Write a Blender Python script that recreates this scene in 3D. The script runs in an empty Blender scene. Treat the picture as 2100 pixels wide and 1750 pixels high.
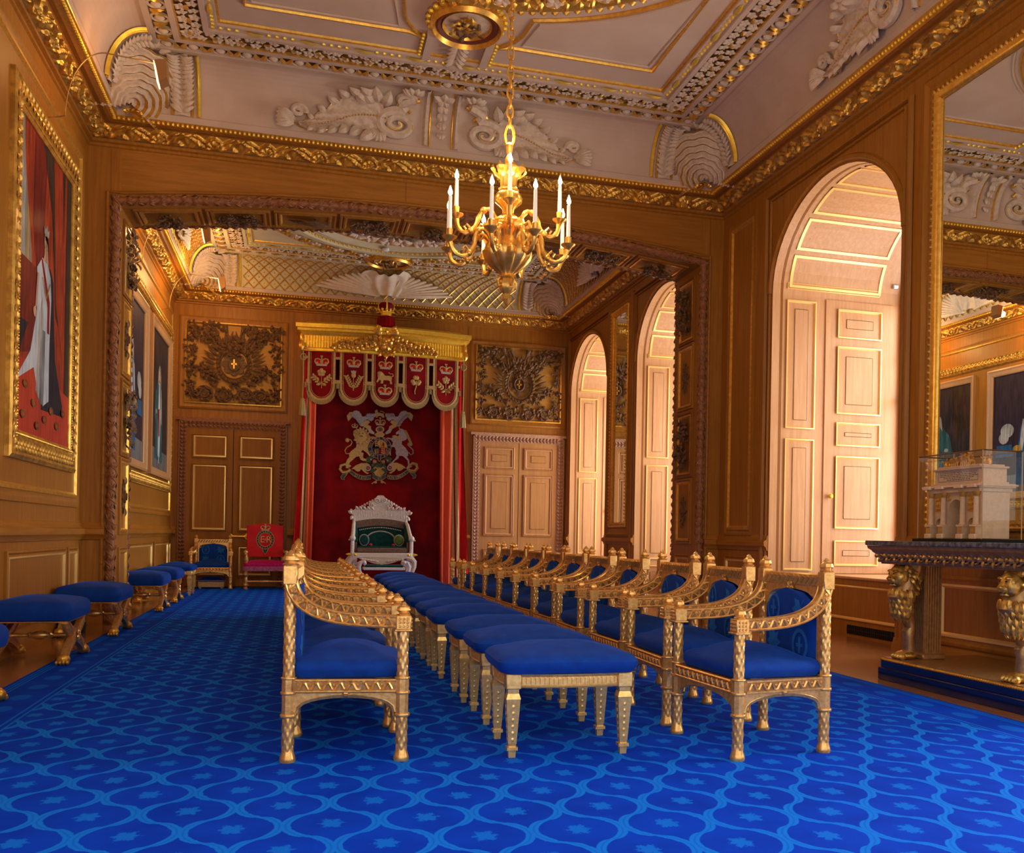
import bpy, math, random
from math import sin, cos, pi, sqrt, atan2, radians, hypot
from mathutils import Vector, Matrix
random.seed(7)
S = bpy.context.scene
COL = S.collection

# ------------------------------------------------------------------ camera
def make_camera():
    yaw, roll, f = .2919, .018, 2016.0
    r = Vector((cos(yaw), -sin(yaw), 0)); fw = Vector((sin(yaw), cos(yaw), 0)); u = Vector((0, 0, 1))
    r3 = r*cos(roll) + u*sin(roll); u3 = u*cos(roll) - r*sin(roll)
    cd = bpy.data.cameras.new('camera'); cam = bpy.data.objects.new('camera', cd); COL.objects.link(cam)
    m = Matrix((r3, u3, -fw)).transposed().to_4x4(); m.translation = (0, 0, 1.05)
    cam.matrix_world = m
    cd.sensor_fit = 'HORIZONTAL'; cd.sensor_width = 36; cd.lens = f/2100*36
    cd.shift_x = -170/2100; cd.shift_y = 226.5/2100; cd.clip_start = .05; cd.clip_end = 100
    S.camera = cam
make_camera()
# ------------------------------------------------------------------ light
S.view_settings.view_transform = 'Standard'; S.view_settings.look = 'None'
S.view_settings.gamma = 1; S.view_settings.use_curve_mapping = False
S.view_settings.exposure = 0.3
wd = bpy.data.worlds.new('daylight'); S.world = wd; wd.use_nodes = True
bg = wd.node_tree.nodes['Background']; bg.inputs['Color'].default_value = (1, .93, .86, 1); bg.inputs['Strength'].default_value = 1.3
def area(name, loc, rot, sx, sy, power, col=(1, 1, 1)):
    l = bpy.data.lights.new(name, 'AREA'); l.shape = 'RECTANGLE'; l.size = sx; l.size_y = sy; l.energy = power; l.color = col
    o = bpy.data.objects.new(name, l); COL.objects.link(o); o.location = loc; o.rotation_euler = rot
    return o
def point(name, loc, power, col, rad=.03):
    l = bpy.data.lights.new(name, 'POINT'); l.energy = power; l.color = col; l.shadow_soft_size = rad
    o = bpy.data.objects.new(name, l); COL.objects.link(o); o.location = loc
    return o
DAY = (1, .96, .93)
for k, (y, p) in enumerate(((9.08, 130), (3.9, 440), (13.93, 180), (17.98, 210))):
    area('window_daylight', (7.35, y, 2.35), (0, radians(90), 0), 3.3, 2.3, p, DAY)
# ------------------------------------------------------------------ materials
MATS = {}
def mat(name, col, rough=.5, metal=0., emis=None, estr=0, spec=.5, trans=0, sheen=0, coat=0, ior=1.45):
    if name in MATS: return MATS[name]
    m = bpy.data.materials.new(name); m.use_nodes = True
    b = m.node_tree.nodes['Principled BSDF']
    b.inputs['Base Color'].default_value = (*col, 1); b.inputs['Roughness'].default_value = rough
    b.inputs['Metallic'].default_value = metal; b.inputs['Specular IOR Level'].default_value = spec
    b.inputs['Transmission Weight'].default_value = trans; b.inputs['Sheen Weight'].default_value = sheen
    b.inputs['Coat Weight'].default_value = coat; b.inputs['IOR'].default_value = ior
    if sheen: b.inputs['Sheen Roughness'].default_value = .35
    if emis: b.inputs['Emission Color'].default_value = (*emis, 1); b.inputs['Emission Strength'].default_value = estr
    MATS[name] = m
    return m
class NT:
    def __init__(s, m): s.t = m.node_tree; s.b = s.t.nodes['Principled BSDF']
    def n(s, typ, **kw):
        x = s.t.nodes.new(typ)
        for k, v in kw.items():
            if k == 'op': x.operation = v
            elif isinstance(k, str) and hasattr(x, k) and not k.startswith('i_'): setattr(x, k, v)
        return x
    def l(s, a, b): s.t.links.new(a, b)
    def m(s, op, a, b=None, c=None):
        x = s.t.nodes.new('ShaderNodeMath'); x.operation = op
        for i, v in enumerate((a, b, c)):
            if v is None: continue
            if isinstance(v, (int, float)): x.inputs[i].default_value = v
            else: s.l(v, x.inputs[i])
        return x.outputs[0]
    def mix(s, f, a, b):
        x = s.t.nodes.new('ShaderNodeMix'); x.data_type = 'RGBA'
        for sk, v in ((x.inputs[0], f), (x.inputs[6], a), (x.inputs[7], b)):
            if isinstance(v, (int, float)): sk.default_value = v
            elif isinstance(v, tuple): sk.default_value = (*v, 1)
            else: s.l(v, sk)
        return x.outputs[2]
    def noise(s, vec, scale, detail=3, rough=.5):
        x = s.t.nodes.new('ShaderNodeTexNoise'); x.inputs['Scale'].default_value = scale
        x.inputs['Detail'].default_value = detail; x.inputs['Roughness'].default_value = rough
        if vec is not None: s.l(vec, x.inputs['Vector'])
        return x.outputs['Fac']
    def coord(s, kind='Object'): return s.t.nodes.new('ShaderNodeTexCoord').outputs[kind]
    def mapping(s, vec, scale=(1, 1, 1), rot=(0, 0, 0)):
        x = s.t.nodes.new('ShaderNodeMapping'); s.l(vec, x.inputs[0]); x.inputs['Scale'].default_value = scale; x.inputs['Rotation'].default_value = rot
        return x.outputs[0]
    def smooth(s, v, a, b):
        x = s.t.nodes.new('ShaderNodeMapRange'); x.interpolation_type = 'SMOOTHSTEP'; s.l(v, x.inputs[0])
        x.inputs[1].default_value = a; x.inputs[2].default_value = b
        return x.outputs[0]
    def bump(s, h, dist=.002, strength=.6):
        x = s.t.nodes.new('ShaderNodeBump'); s.l(h, x.inputs['Height']); x.inputs['Distance'].default_value = dist; x.inputs['Strength'].default_value = strength
        s.l(x.outputs[0], s.b.inputs['Normal'])
def wood(name, c1, c2, rough=.38, grain=(9, 9, .5), spec=.5):
    m = mat(name, c1, rough, spec=spec); t = NT(m); o = t.coord()
    g = t.noise(t.mapping(o, grain), 3.0, 6, .62); fine = t.noise(t.mapping(o, tuple(v*7 for v in grain)), 4, 3, .6)
    big = t.noise(t.mapping(o, (.7, .7, .35)), 1.3, 2)
    f = t.m('ADD', t.m('MULTIPLY', g, .75), t.m('MULTIPLY', fine, .3))
    c = t.mix(t.smooth(f, .35, .72), c1, c2)
    c = t.mix(t.m('MULTIPLY', t.smooth(big, .3, .7), .35), c, tuple(v*.72 for v in c1))
    t.l(c, t.b.inputs['Base Color']); t.bump(fine, .001, .25)
    return m
def worn(name, c1, c2, rough=.4, metal=0., scale=40, bump=.0015, r2=None, **kw):
    m = mat(name, c1, rough, metal, **kw); t = NT(m); o = t.coord()
    n = t.noise(o, scale, 4, .6); t.l(t.mix(t.smooth(n, .35, .68), c1, c2), t.b.inputs['Base Color'])
    if bump: t.bump(n, bump, .5)
    return m
WOOD = wood('oak_panelling', (.33, .122, .010), (.46, .19, .024), .44, spec=.35)
WOODH = wood('oak_cross_grain', (.33, .122, .010), (.46, .19, .024), .44, spec=.35, grain=(.5, .5, 9))
WOODL = wood('oak_shutter', (.56, .285, .12), (.68, .385, .19))
WOODD = wood('dark_oak', (.24, .082, .008), (.34, .125, .016), rough=.45, spec=.35)
CARVE = worn('carved_limewood', (.11, .055, .022), (.22, .11, .045), .58, scale=30, spec=.3)
ROPE = worn('carved_oak_moulding', (.25, .09, .03), (.35, .14, .05), .5, scale=25)
GOLD = worn('gilding', (.86, .52, .10), (.70, .36, .055), .34, .72, scale=22)
GOLDR = worn('relief_gilding', (.85, .50, .09), (.48, .24, .04), .36, .68, scale=9)
GOLDB = worn('bright_gilding', (1, .72, .09), (.9, .56, .05), .38, .55, scale=15)
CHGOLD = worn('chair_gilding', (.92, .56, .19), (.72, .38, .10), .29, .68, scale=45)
CHSHADE = worn('chair_recess_shade', (.52, .27, .09), (.36, .17, .05), .42, .55, scale=45)  # darker gold behind the zigzag bars: recess shade put into the colour
STGOLD = worn('stool_gilding', (.97, .66, .24), (.82, .50, .14), .3, .66, scale=45)
GILTMARK = mat('gilt_line', (1.0, .72, .27), .3, .55)
CREAM = worn('cream_plaster', (.56, .41, .31), (.61, .46, .36), .75, scale=2.2, bump=.0006)
CREAM2 = worn('pale_plaster_relief', (.70, .56, .43), (.58, .44, .32), .7, scale=20)
CREAM3 = worn('far_plaster', (.57, .50, .30), (.63, .56, .35), .75, scale=3, bump=.0006)
GROUND = mat('dark_gilt_ground', (.24, .13, .035), .5, .3)
def velvet(name, c, dark, sheen=.6, sc=14):
    m = mat(name, c, .75, sheen=sheen, spec=.2); t = NT(m); o = t.coord()
    n = t.noise(o, sc, 3, .55); t.l(t.mix(t.smooth(n, .3, .75), dark, c), t.b.inputs['Base Color'])
    m.node_tree.nodes['Principled BSDF'].inputs['Sheen Tint'].default_value = (*[min(1, v*1.6+.02) for v in c], 1)
    return m
BLUE = velvet('blue_velvet', (.002, .052, .35), (.0015, .036, .26))
BLUEL = velvet('blue_velvet_motif', (.012, .15, .52), (.008, .10, .42))
RED = velvet('crimson_velvet', (.30, .0015, .004), (.15, .0006, .004), sc=2.5)
REDB = velvet('bright_crimson_cloth', (.62, .012, .012), (.5, .006, .01), sc=3)
BLACK = mat('black_void', (.006, .006, .006), .8)
IVORY = worn('ivory', (.80, .77, .74), (.66, .62, .60), .35, scale=60)
IVORYW = worn('carved_ivory', (.78, .72, .66), (.5, .44, .40), .4, scale=90, bump=.003)
MIRROR = mat('mirror_glass', (.86, .87, .84), .0, 1.0)
def glass_mat():
    m = bpy.data.materials.new('clear_glass'); m.use_nodes = True; t = m.node_tree; t.nodes.clear()
    o = t.nodes.new('ShaderNodeOutputMaterial'); mx = t.nodes.new('ShaderNodeMixShader'); tr = t.nodes.new('ShaderNodeBsdfTransparent')
    gl = t.nodes.new('ShaderNodeBsdfGlossy'); gl.inputs['Roughness'].default_value = .01; 
    tr.inputs[0].default_value = (.95, .97, .96, 1); fr = t.nodes.new('ShaderNodeLayerWeight'); fr.inputs[0].default_value = .12
    t.links.new(fr.outputs['Facing'], mx.inputs[0]); t.links.new(tr.outputs[0], mx.inputs[1]); t.links.new(gl.outputs[0], mx.inputs[2]); t.links.new(mx.outputs[0], o.inputs[0])
    return m
GLASS = glass_mat()

# ------------------------------------------------------------------ mesh builder
class MB:
    def __init__(s): s.v = []; s.f = []; s.mi = []; s.mats = []; s.cur = 0; s.T = None
    def use(s, m):
        if m not in s.mats: s.mats.append(m)
        s.cur = s.mats.index(m); return s
    def add(s, vs, fs):
        b = len(s.v)
        if s.T is not None: vs = [s.T @ Vector(v) for v in vs]
        s.v.extend([tuple(v) for v in vs])
        for f in fs: s.f.append(tuple(b+i for i in f)); s.mi.append(s.cur)
        return s
    def box(s, x0, x1, y0, y1, z0, z1, bev=0):
        if bev:
            b = min(bev, abs(x1-x0)*.45, abs(y1-y0)*.45, abs(z1-z0)*.45)
            rings = []
            for z, i in ((z0, b), (z0+b, 0), (z1-b, 0), (z1, b)):
                rings.append([(x0+b, y0+i, z), (x1-b, y0+i, z), (x1-i, y0+b, z), (x1-i, y1-b, z), (x1-b, y1-i, z), (x0+b, y1-i, z), (x0+i, y1-b, z), (x0+i, y0+b, z)])
            return s.loft(rings, caps=True)
        vs = [(x, y, z) for z in (z0, z1) for y in (y0, y1) for x in (x0, x1)]
        return s.add(vs, [(0, 2, 3, 1), (4, 5, 7, 6), (0, 1, 5, 4), (2, 6, 7, 3), (0, 4, 6, 2), (1, 3, 7, 5)])
    def loft(s, rings, caps=True, closed=False):
        n = len(rings[0]); vs = [p for r in rings for p in r]; fs = []
        m = len(rings)
        for i in range(m if closed else m-1):
            a = i*n; b = ((i+1) % m)*n
            for j in range(n):
                k = (j+1) % n; fs.append((a+j, a+k, b+k, b+j))
        if caps and not closed: fs.append(tuple(range(n-1, -1, -1))); fs.append(tuple((m-1)*n+j for j in range(n)))
        return s.add(vs, fs)
    def lathe(s, prof, c=(0, 0, 0), seg=20, axis=2, caps=True, mod=None, sq=False):
        rings = []
        for r, z in prof:
            ring = []
            for j in range(seg):
                a = 2*pi*(j+(.5 if sq else 0))/seg; rr = r*(mod(a, z) if mod else 1)
                p = [rr*cos(a), rr*sin(a), z]
                if axis == 0: p = [p[2], p[0], p[1]]
                elif axis == 1: p = [p[1], p[2], p[0]]
                ring.append((c[0]+p[0], c[1]+p[1], c[2]+p[2]))
            rings.append(ring)
        return s.loft(rings, caps)
    def tube(s, pts, r, seg=8, closed=False, flat=None, caps=True):
        pts = [Vector(p) for p in pts]; n = len(pts); rings = []; up = None
        for i, p in enumerate(pts):
            if closed: t = pts[(i+1) % n]-pts[i-1]
            else: t = pts[min(i+1, n-1)]-pts[max(i-1, 0)]
            t = t.normalized() if t.length > 1e-9 else Vector((0, 0, 1))
            if up is None: up = Vector((0, 0, 1)) if abs(t.z) < .9 else Vector((1, 0, 0))
            a = (up-t*up.dot(t)); a = a.normalized() if a.length > 1e-6 else t.orthogonal().normalized()
            up = a; b = t.cross(a); rr = r[i] if isinstance(r, (list, tuple)) else r
            fl = flat if flat else 1
            rings.append([p+a*(rr*sin(2*pi*j/seg))+b*(rr*fl*cos(2*pi*j/seg)) for j in range(seg)])
        return s.loft(rings, caps, closed)
    def sph(s, c, r, nu=10, nv=7):
        if isinstance(r, (int, float)): r = (r, r, r)
        rings = []
        for i in range(nv+1):
            t = pi*i/nv; k = max(sin(t), .02)
            rings.append([(c[0]+r[0]*k*cos(2*pi*j/nu), c[1]+r[1]*k*sin(2*pi*j/nu), c[2]-r[2]*cos(t)) for j in range(nu)])
        return s.loft(rings)
    def prism(s, poly, fn, d0, d1):
        n = len(poly); vs = [fn(u, v, d0) for u, v in poly]+[fn(u, v, d1) for u, v in poly]
        fs = [tuple(range(n-1, -1, -1)), tuple(range(n, 2*n))]+[(i, (i+1) % n, n+(i+1) % n, n+i) for i in range(n)]
        return s.add(vs, fs)
    def grid(s, fn, nu, nv):
        vs = [fn(i/nu, j/nv) for j in range(nv+1) for i in range(nu+1)]; w = nu+1
        return s.add(vs, [(j*w+i, j*w+i+1, (j+1)*w+i+1, (j+1)*w+i) for j in range(nv) for i in range(nu)])
    def quad(s, a, b, c, d): return s.add([a, b, c, d], [(0, 1, 2, 3)])
    def frame(s, fn, u0, u1, v0, v1, prof):
        # moulding round a rectangle; prof = [(inset, height), ...]
        rings = [[fn(u0+i, v0+i, h), fn(u1-i, v0+i, h), fn(u1-i, v1-i, h), fn(u0+i, v1-i, h)] for i, h in prof]
        n = 4; vs = [p for r in rings for p in r]; fs = []
        for i in range(len(rings)-1):
            for j in range(4): k = (j+1) % 4; fs.append((i*4+j, i*4+k, (i+1)*4+k, (i+1)*4+j))
        return s.add(vs, fs)
    def rect(s, fn, u0, u1, v0, v1, h): return s.quad(fn(u0, v0, h), fn(u1, v0, h), fn(u1, v1, h), fn(u0, v1, h))
    def slab(s, fn, u0, u1, v0, v1, h0, h1):
        return s.prism([(u0, v0), (u1, v0), (u1, v1), (u0, v1)], fn, h0, h1)
    def leaf(s, p, d, n, L, W, curl=.3, lobes=0):
        p = Vector(p); d = Vector(d).normalized(); n = Vector(n).normalized(); b = d.cross(n).normalized(); k = 6
        vs = []; fs = []
        for i in range(k+1):
            t = i/k; w = W*sin(pi*min(1, t*.93+.07))**.8*(1+(.25*sin(t*pi*2*lobes) if lobes else 0)); h = L*curl*(sin(t*pi*.9))
            c = p+d*(L*t)+n*h
            vs += [c-b*w-n*(w*.35), c+n*(w*.25), c+b*w-n*(w*.35)]
        for i in range(k):
            a = i*3; fs += [(a, a+1, a+4, a+3), (a+1, a+2, a+5, a+4)]
        return s.add(vs, fs)
    def rose(s, c, n, r, petals=5):
        n = Vector(n).normalized(); a = n.orthogonal().normalized(); b = n.cross(a); c = Vector(c)
        for k in range(petals):
            t = 2*pi*k/petals+.3; d = a*cos(t)+b*sin(t); s.leaf(c, d, n, r, r*.42, .25)
        T0 = s.T; s.add([c+n*r*.32]+[c+n*r*.12+(a*cos(2*pi*j/7)+b*sin(2*pi*j/7))*r*.26 for j in range(7)], [(0, 1+j, 1+(j+1) % 7) for j in range(7)])
        return s
    def build(s, name, parent=None, m=None, smooth=True, ang=38, loc=None):
        me = bpy.data.meshes.new(name); me.from_pydata(s.v, [], s.f)
        for x in (s.mats or [m]): me.materials.append(x)
        if s.mats: me.polygons.foreach_set('material_index', s.mi)
        me.validate(); me.update()
        if smooth:
            me.polygons.foreach_set('use_smooth', [True]*len(me.polygons)); me.set_sharp_from_angle(angle=radians(ang))
        o = bpy.data.objects.new(name, me); COL.objects.link(o)
        if parent: o.parent = parent
        if loc: o.location = loc
        return o
def fix_normals(o):
    import bmesh
    b = bmesh.new(); b.from_mesh(o.data); bmesh.ops.recalc_face_normals(b, faces=b.faces); b.to_mesh(o.data); b.free()
def mb(m=None):
    x = MB()
    if m: x.use(m)
    return x
def tag(o, label, cat, group=None):
    o['label'] = label; o['category'] = cat
    if group: o['group'] = group
    return o
def thing(name, label, cat, loc=(0, 0, 0), rz=0, group=None):
    o = bpy.data.objects.new(name, None); COL.objects.link(o); o.location = loc; o.rotation_euler = (0, 0, rz)
    o.empty_display_size = .1
    return tag(o, label, cat, group)
def struct(o, label=None):
    o['kind'] = 'structure'
    if label: o['label'] = label
    return o
def sroot(name, label=None):
    o = bpy.data.objects.new(name, None); COL.objects.link(o); return struct(o, label)
def dup(root, loc, rz=0, label=None, group=None):
    r = root.copy(); COL.objects.link(r); r.location = loc; r.rotation_euler = (0, 0, rz)
    if label: r['label'] = label
    if group: r['group'] = group
    for ch in root.children:
        c = ch.copy(); COL.objects.link(c); c.parent = r
        for g in ch.children:
            d = g.copy(); COL.objects.link(d); d.parent = c
    return r
# wall planes: u along the wall, v = height, h = out of the wall into the room
XL, XR, YF, YB = -2.262, 5.218, 11.783, 19.419
YJ = 12.62      # far face of the arch wall
Y0 = 1.2        # near end of the modelled room
PL = lambda u, v, h: (XL+h, u, v)
PR = lambda u, v, h: (XR-h, u, v)
PF = lambda u, v, h: (u, YF-h, v)
PB = lambda u, v, h: (u, YB-h, v)
# ------------------------------------------------------------------ moulding profiles
P_GOLD = [(0, 0), (0, .02), (.012, .028), (.03, .016), (.045, .004)]
P_WOOD = [(0, 0), (.005, .03), (.03, .038), (.05, .02), (.07, .018), (.085, .002)]
P_BIG = [(0, 0), (0, .05), (.03, .07), (.06, .055), (.09, .06), (.13, .02)]
def panel(parent, fn, u0, u1, v0, v1, wm=WOOD, gm=GILTMARK, raised=.0, outer=.06, gw=.028, fm=None):
    """wood moulding outside, gilt line inside, flat or raised field"""
    b = mb(fm or wm)
    if outer: b.frame(fn, u0-outer, u1+outer, v0-outer, v1+outer, [(0, 0), (0, .022), (outer*.35, .028), (outer*.7, .012), (outer, .012)])
    b.use(gm).frame(fn, u0, u1, v0, v1, [(0, .012), (0, .024), (gw*.5, .026), (gw, .004)])
    b.use(wm)
    if raised:
        i = min(.09, (u1-u0)*.2)
        b.frame(fn, u0+gw, u1-gw, v0+gw, v1-gw, [(0, .004), (i, raised), (i+.004, raised+.006), (i+.5*min(u1-u0, v1-v0)*.0, raised+.006)])
        b.rect(fn, u0+gw+i, u1-gw-i, v0+gw+i, v1-gw-i, raised+.006)
    else: b.rect(fn, u0+gw, u1-gw, v0+gw, v1-gw, .004)
    return b.build('panel_moulding', parent)
def wall_joint(parent, fn, u, v0, v1, w=.012):
    return mb(WOODD).slab(fn, u-w/2, u+w/2, v0, v1, 0, .003).build('board_joint', parent, smooth=False)
def dado_rail(parent, fn, u0, u1, z=.99):
    prof = [(0, z-.07), (.02, z-.065), (.03, z-.03), (.055, z-.01), (.06, z+.03), (.05, z+.05), (.025, z+.06), (.018, z+.10), (0, z+.12)]
    return mb(WOODH).prism([(a, b) for a, b in prof], lambda h, v, d: fn(d, v, h), u0, u1).build('dado_rail', parent)
def skirting(parent, fn, u0, u1, name='skirting'):
    prof = [(0, 0), (.035, 0), (.035, .13), (.02, .15), (.015, .18), (0, .19)]
    return mb(WOODH).prism(prof, lambda h, v, d: fn(d, v, h), u0, u1).build(name, parent)
# ------------------------------------------------------------------ floor and carpet
FLOORM = wood('polished_floorboards', (.33, .13, .045), (.45, .20, .08), rough=.16, grain=(9, .6, 9))
fl = mb(FLOORM)
for k in range(61):
    x = -2.6+k*.16; fl.box(x+.001, x+.159, Y0-1.2, YB+.2, -.05, 0)
struct(fl.build('floor', smooth=False), 'polished oak floorboards showing along the walls beside the blue carpet')
def carpet_mat():
    m = mat('garter_blue_carpet', (.01, .1, .6), .95, spec=.08); t = NT(m); o = t.coord()
    sp = t.t.nodes.new('ShaderNodeSeparateXYZ'); t.l(o, sp.inputs[0]); x, y = sp.outputs[0], sp.outputs[1]
    A, Bq, x0, y0 = .335, .545, -.04, 4.44
    wob = t.m('MULTIPLY', t.m('SUBTRACT', t.noise(o, 38, 2), .5), .012)
    xs = t.m('ADD', t.m('SUBTRACT', x, x0), wob); ys = t.m('ADD', t.m('SUBTRACT', y, y0), wob)
    ph = t.m('MULTIPLY', ys, 2*pi/Bq)
    co = t.m('COSINE', ph); cv = t.m('MULTIPLY', t.m('MULTIPLY', t.m('SIGN', co), t.m('POWER', t.m('ABSOLUTE', co), .62)), .074)
    dx = t.m('MULTIPLY', t.m('SINE', ph), .074*2*pi/Bq)
    k = t.m('SQRT', t.m('ADD', t.m('MULTIPLY', dx, dx), 1))
    def dist(v): return t.m('DIVIDE', t.m('PINGPONG', v, A/2), k)
    d1 = dist(t.m('SUBTRACT', t.m('SUBTRACT', xs, A/4), cv)); d2 = dist(t.m('ADD', t.m('SUBTRACT', xs, 3*A/4), cv))
    d = t.m('MINIMUM', d1, d2)
    band = t.m('SUBTRACT', 1, t.smooth(d, .014, .019))
    inner = t.m('SUBTRACT', 1, t.smooth(t.m('ABSOLUTE', t.m('SUBTRACT', d, .0015)), .001, .003))
    def cell(ox, oy):
        ax = t.m('SUBTRACT', t.m('WRAP', t.m('SUBTRACT', xs, ox), A/2, -A/2), 0); ay = t.m('WRAP', t.m('SUBTRACT', ys, oy), Bq/2, -Bq/2)
        r = t.m('SQRT', t.m('ADD', t.m('MULTIPLY', ax, ax), t.m('MULTIPLY', t.m('MULTIPLY', ay, ay), .55)))
        an = t.m('ARCTAN2', ay, ax); pet = t.m('ADD', .036, t.m('MULTIPLY', t.m('COSINE', t.m('MULTIPLY', an, 6)), .007))
        return t.m('SUBTRACT', r, pet), r
    c1, r1 = cell(0, 0); c2, r2 = cell(A/2, Bq/2)
    nn = t.noise(o, 95, 2)
    cm = t.m('MINIMUM', c1, c2); cm = t.m('ADD', cm, t.m('MULTIPLY', t.m('SUBTRACT', nn, .5), .05))
    mot = t.m('SUBTRACT', 1, t.smooth(cm, -.004, .006))
    # field only inside the border lines
    xb = t.m('ABSOLUTE', t.m('SUBTRACT', x, 1.13)); field = t.m('LESS_THAN', xb, 2.56)
    ln = t.m('MAXIMUM', t.m('LESS_THAN', t.m('ABSOLUTE', t.m('SUBTRACT', xb, 2.565)), .006), t.m('LESS_THAN', t.m('ABSOLUTE', t.m('SUBTRACT', xb, 2.60)), .006))
    for q in (2.86, 2.885, 2.91): ln = t.m('MAXIMUM', ln, t.m('LESS_THAN', t.m('ABSOLUTE', t.m('SUBTRACT', xb, q)), .005))
    by = t.m('WRAP', y, .21, -.21); bx = t.m('SUBTRACT', xb, 2.735)
    bm = t.m('SUBTRACT', 1, t.smooth(t.m('ADD', t.m('SQRT', t.m('ADD', t.m('MULTIPLY', bx, bx), t.m('MULTIPLY', t.m('MULTIPLY', by, by), .3))), t.m('MULTIPLY', t.m('SUBTRACT', nn, .5), .03)), .05, .06))
    lt = t.m('MULTIPLY', t.m('MAXIMUM', band, t.m('MULTIPLY', mot, .75)), field)
    lt = t.m('MAXIMUM', lt, t.m('MAXIMUM', t.m('MULTIPLY', ln, .85), t.m('MULTIPLY', bm, t.m('MULTIPLY', t.m('GREATER_THAN', xb, 2.6), .45))))
    lt = t.m('SUBTRACT', lt, t.m('MULTIPLY', t.m('MULTIPLY', inner, field), .35))
    lt = t.m('MULTIPLY', lt, t.m('ADD', .75, t.m('MULTIPLY', t.noise(o, 240, 2), .5)))
    base = t.mix(t.smooth(t.noise(o, 3.5, 3), .35, .7), (.0004, .055, .68), (.0003, .042, .56))
    t.l(t.mix(lt, base, (.004, .20, .92)), t.b.inputs['Base Color'])
    t.bump(t.noise(o, 420, 2), .002, .4)
    return m
cp = mb(carpet_mat()); cp.box(-1.81-.0, 4.07, Y0-1.0, 19.05, 0, .012)
tag(cp.build('carpet', smooth=False), 'blue fitted carpet with pale ogee lattice and small medallions over the floor', 'carpet')
# ------------------------------------------------------------------ walls
WT = 5.6
wl = sroot('wall_left', 'oak panelled left wall hung with full length portraits')
mb(WOOD).box(XL-.25, XL, Y0, YF, 0, WT).build('wall_face', wl, smooth=False)
mb(WOOD).box(XL-.25, XL, YF, YB+.2, 0, WT).build('wall_face', wl, smooth=False)
for a, b_ in ((Y0, YF), (YJ, YB)):
    dado_rail(wl, PL, a, b_); skirting(wl, PL, a, b_)
panel(wl, PL, 7.2, 11.42, 1.36, 4.93, outer=.1, gm=GOLD, gw=.05)
for a, b_ in ((7.3, 8.65), (8.95, 10.95), (11.12, 11.5), (5.3, 7.0), (12.9, 14.2), (14.4, 17.0), (17.3, 18.95), (19.06, 19.28)):
    panel(wl, PL, a, b_, .26, .80, outer=.05)
panel(wl, PL, 12.95, 19.12, 1.36, 4.93, outer=.08, gm=GOLD, gw=.04)
panel(wl, PL, 2.2, 6.6, 1.36, 4.93, outer=.1, gm=GOLD, gw=.05)

wf = sroot('wall_front', 'oak wall with wide segmental arch between the two bays')
AX0, AX1 = -1.93, 4.90
def arcz(x): return 4.58+.23*(1-((x-1.485)/3.415)**2)
b = mb(WOODH)
NX = 40
xs_ = [AX0+(AX1-AX0)*i/NX for i in range(NX+1)]
b.use(WOOD)
for x0, x1 in ((XL-.1, AX0), (AX1, XR+.1)): b.box(x0, x1, YF, YJ, 0, WT)
b.use(WOODH)
for i in range(NX):
    x0, x1 = xs_[i], xs_[i+1]; z0, z1 = arcz(x0), arcz(x1)
    b.loft([[(x0, YF, z0), (x0, YJ, z0), (x0, YJ, WT), (x0, YF, WT)], [(x1, YF, z1), (x1, YJ, z1), (x1, YJ, WT), (x1, YF, WT)]], caps=False)
b.build('wall_face', wf, smooth=False)
for x in (-2.03, 5.03): wall_joint(wf, PF, x, 1.11, 5.23)
wall_joint(wf, PF, 1.485-.35, 4.95, 5.23, .008)
for a, b_ in ((XL, -2.03), (5.0, XR)): dado_rail(wf, PF, a, b_); skirting(wf, PF, a, b_)
panel(wf, PF, 5.06, 5.16, .26, .78, outer=.03)
def arch_path(y, off, n=44):
    p = [(AX0-off, y, .02)]+[(AX0-off, y, .25*k) for k in range(1, 18)]
    for i in range(n+1):
        x = AX0-off+(AX1-AX0+2*off)*i/n; p.append((x, y, arcz(min(max(x, AX0), AX1))+off))
    return p+[(AX1+off, y, .25*k) for k in range(17, 0, -1)]+[(AX1+off, y, .02)]
def resample(p, st):
    out = [Vector(p[0])]; acc = 0
    for a, c in zip(p, p[1:]):
        a = Vector(a); c = Vector(c); L = (c-a).length; d = st-acc
        while d < L: out.append(a+(c-a)*(d/L)); d += st
        acc = L-(d-st)
    return out
def rope(path, r, st=.016, pitch=.13, seg=14, name='rope_moulding', parent=None, m=ROPE, amp=.3):
    pts = resample(path, st); rings = []; n = len(pts); up = None
    for i, p in enumerate(pts):
        t = (pts[min(i+1, n-1)]-pts[max(i-1, 0)]).normalized()
        if up is None: up = t.orthogonal().normalized()
        a = (up-t*up.dot(t)).normalized(); up = a; c = t.cross(a)
        rings.append([p+(a*sin(q)+c*cos(q))*(r*.95) for q in (2*pi*j/seg for j in range(seg))])
    b = mb(m).loft(rings); fr = []; up = None
    for i, p in enumerate(pts):
        t = (pts[min(i+1, n-1)]-pts[max(i-1, 0)]).normalized()
        if up is None: up = t.orthogonal().normalized()
        a = (up-t*up.dot(t)).normalized(); up = a; fr.append((p, t, a, t.cross(a)))
    k0 = 2*pi*st/.24
    for ph in (0, pi): b.tube([p+(a*sin(i*k0+ph)+c*cos(i*k0+ph))*(r*1.02) for i, (p, t, a, c) in enumerate(fr)], r*.17, 5)
    u = int(.12/st)
    for i in range(0, n, u):
        for q in range(4):
            p, t, a, c = fr[i]; g = i*k0+pi/2+q*pi/2; o_ = a*sin(g)+c*cos(g)
            for w in (-.5, 0, .5): b.leaf(p+o_*r*.92, t+(t.cross(o_))*w, o_, .075, .014, .18)
    return b.build(name, parent)
for y, r in ((YF+.0, .045), (YJ, .040)): rope(arch_path(y, .045 if y == YF else .03), r, parent=wf)
b = mb(WOODH); path = arch_path(YF-.01, .13)
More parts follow.
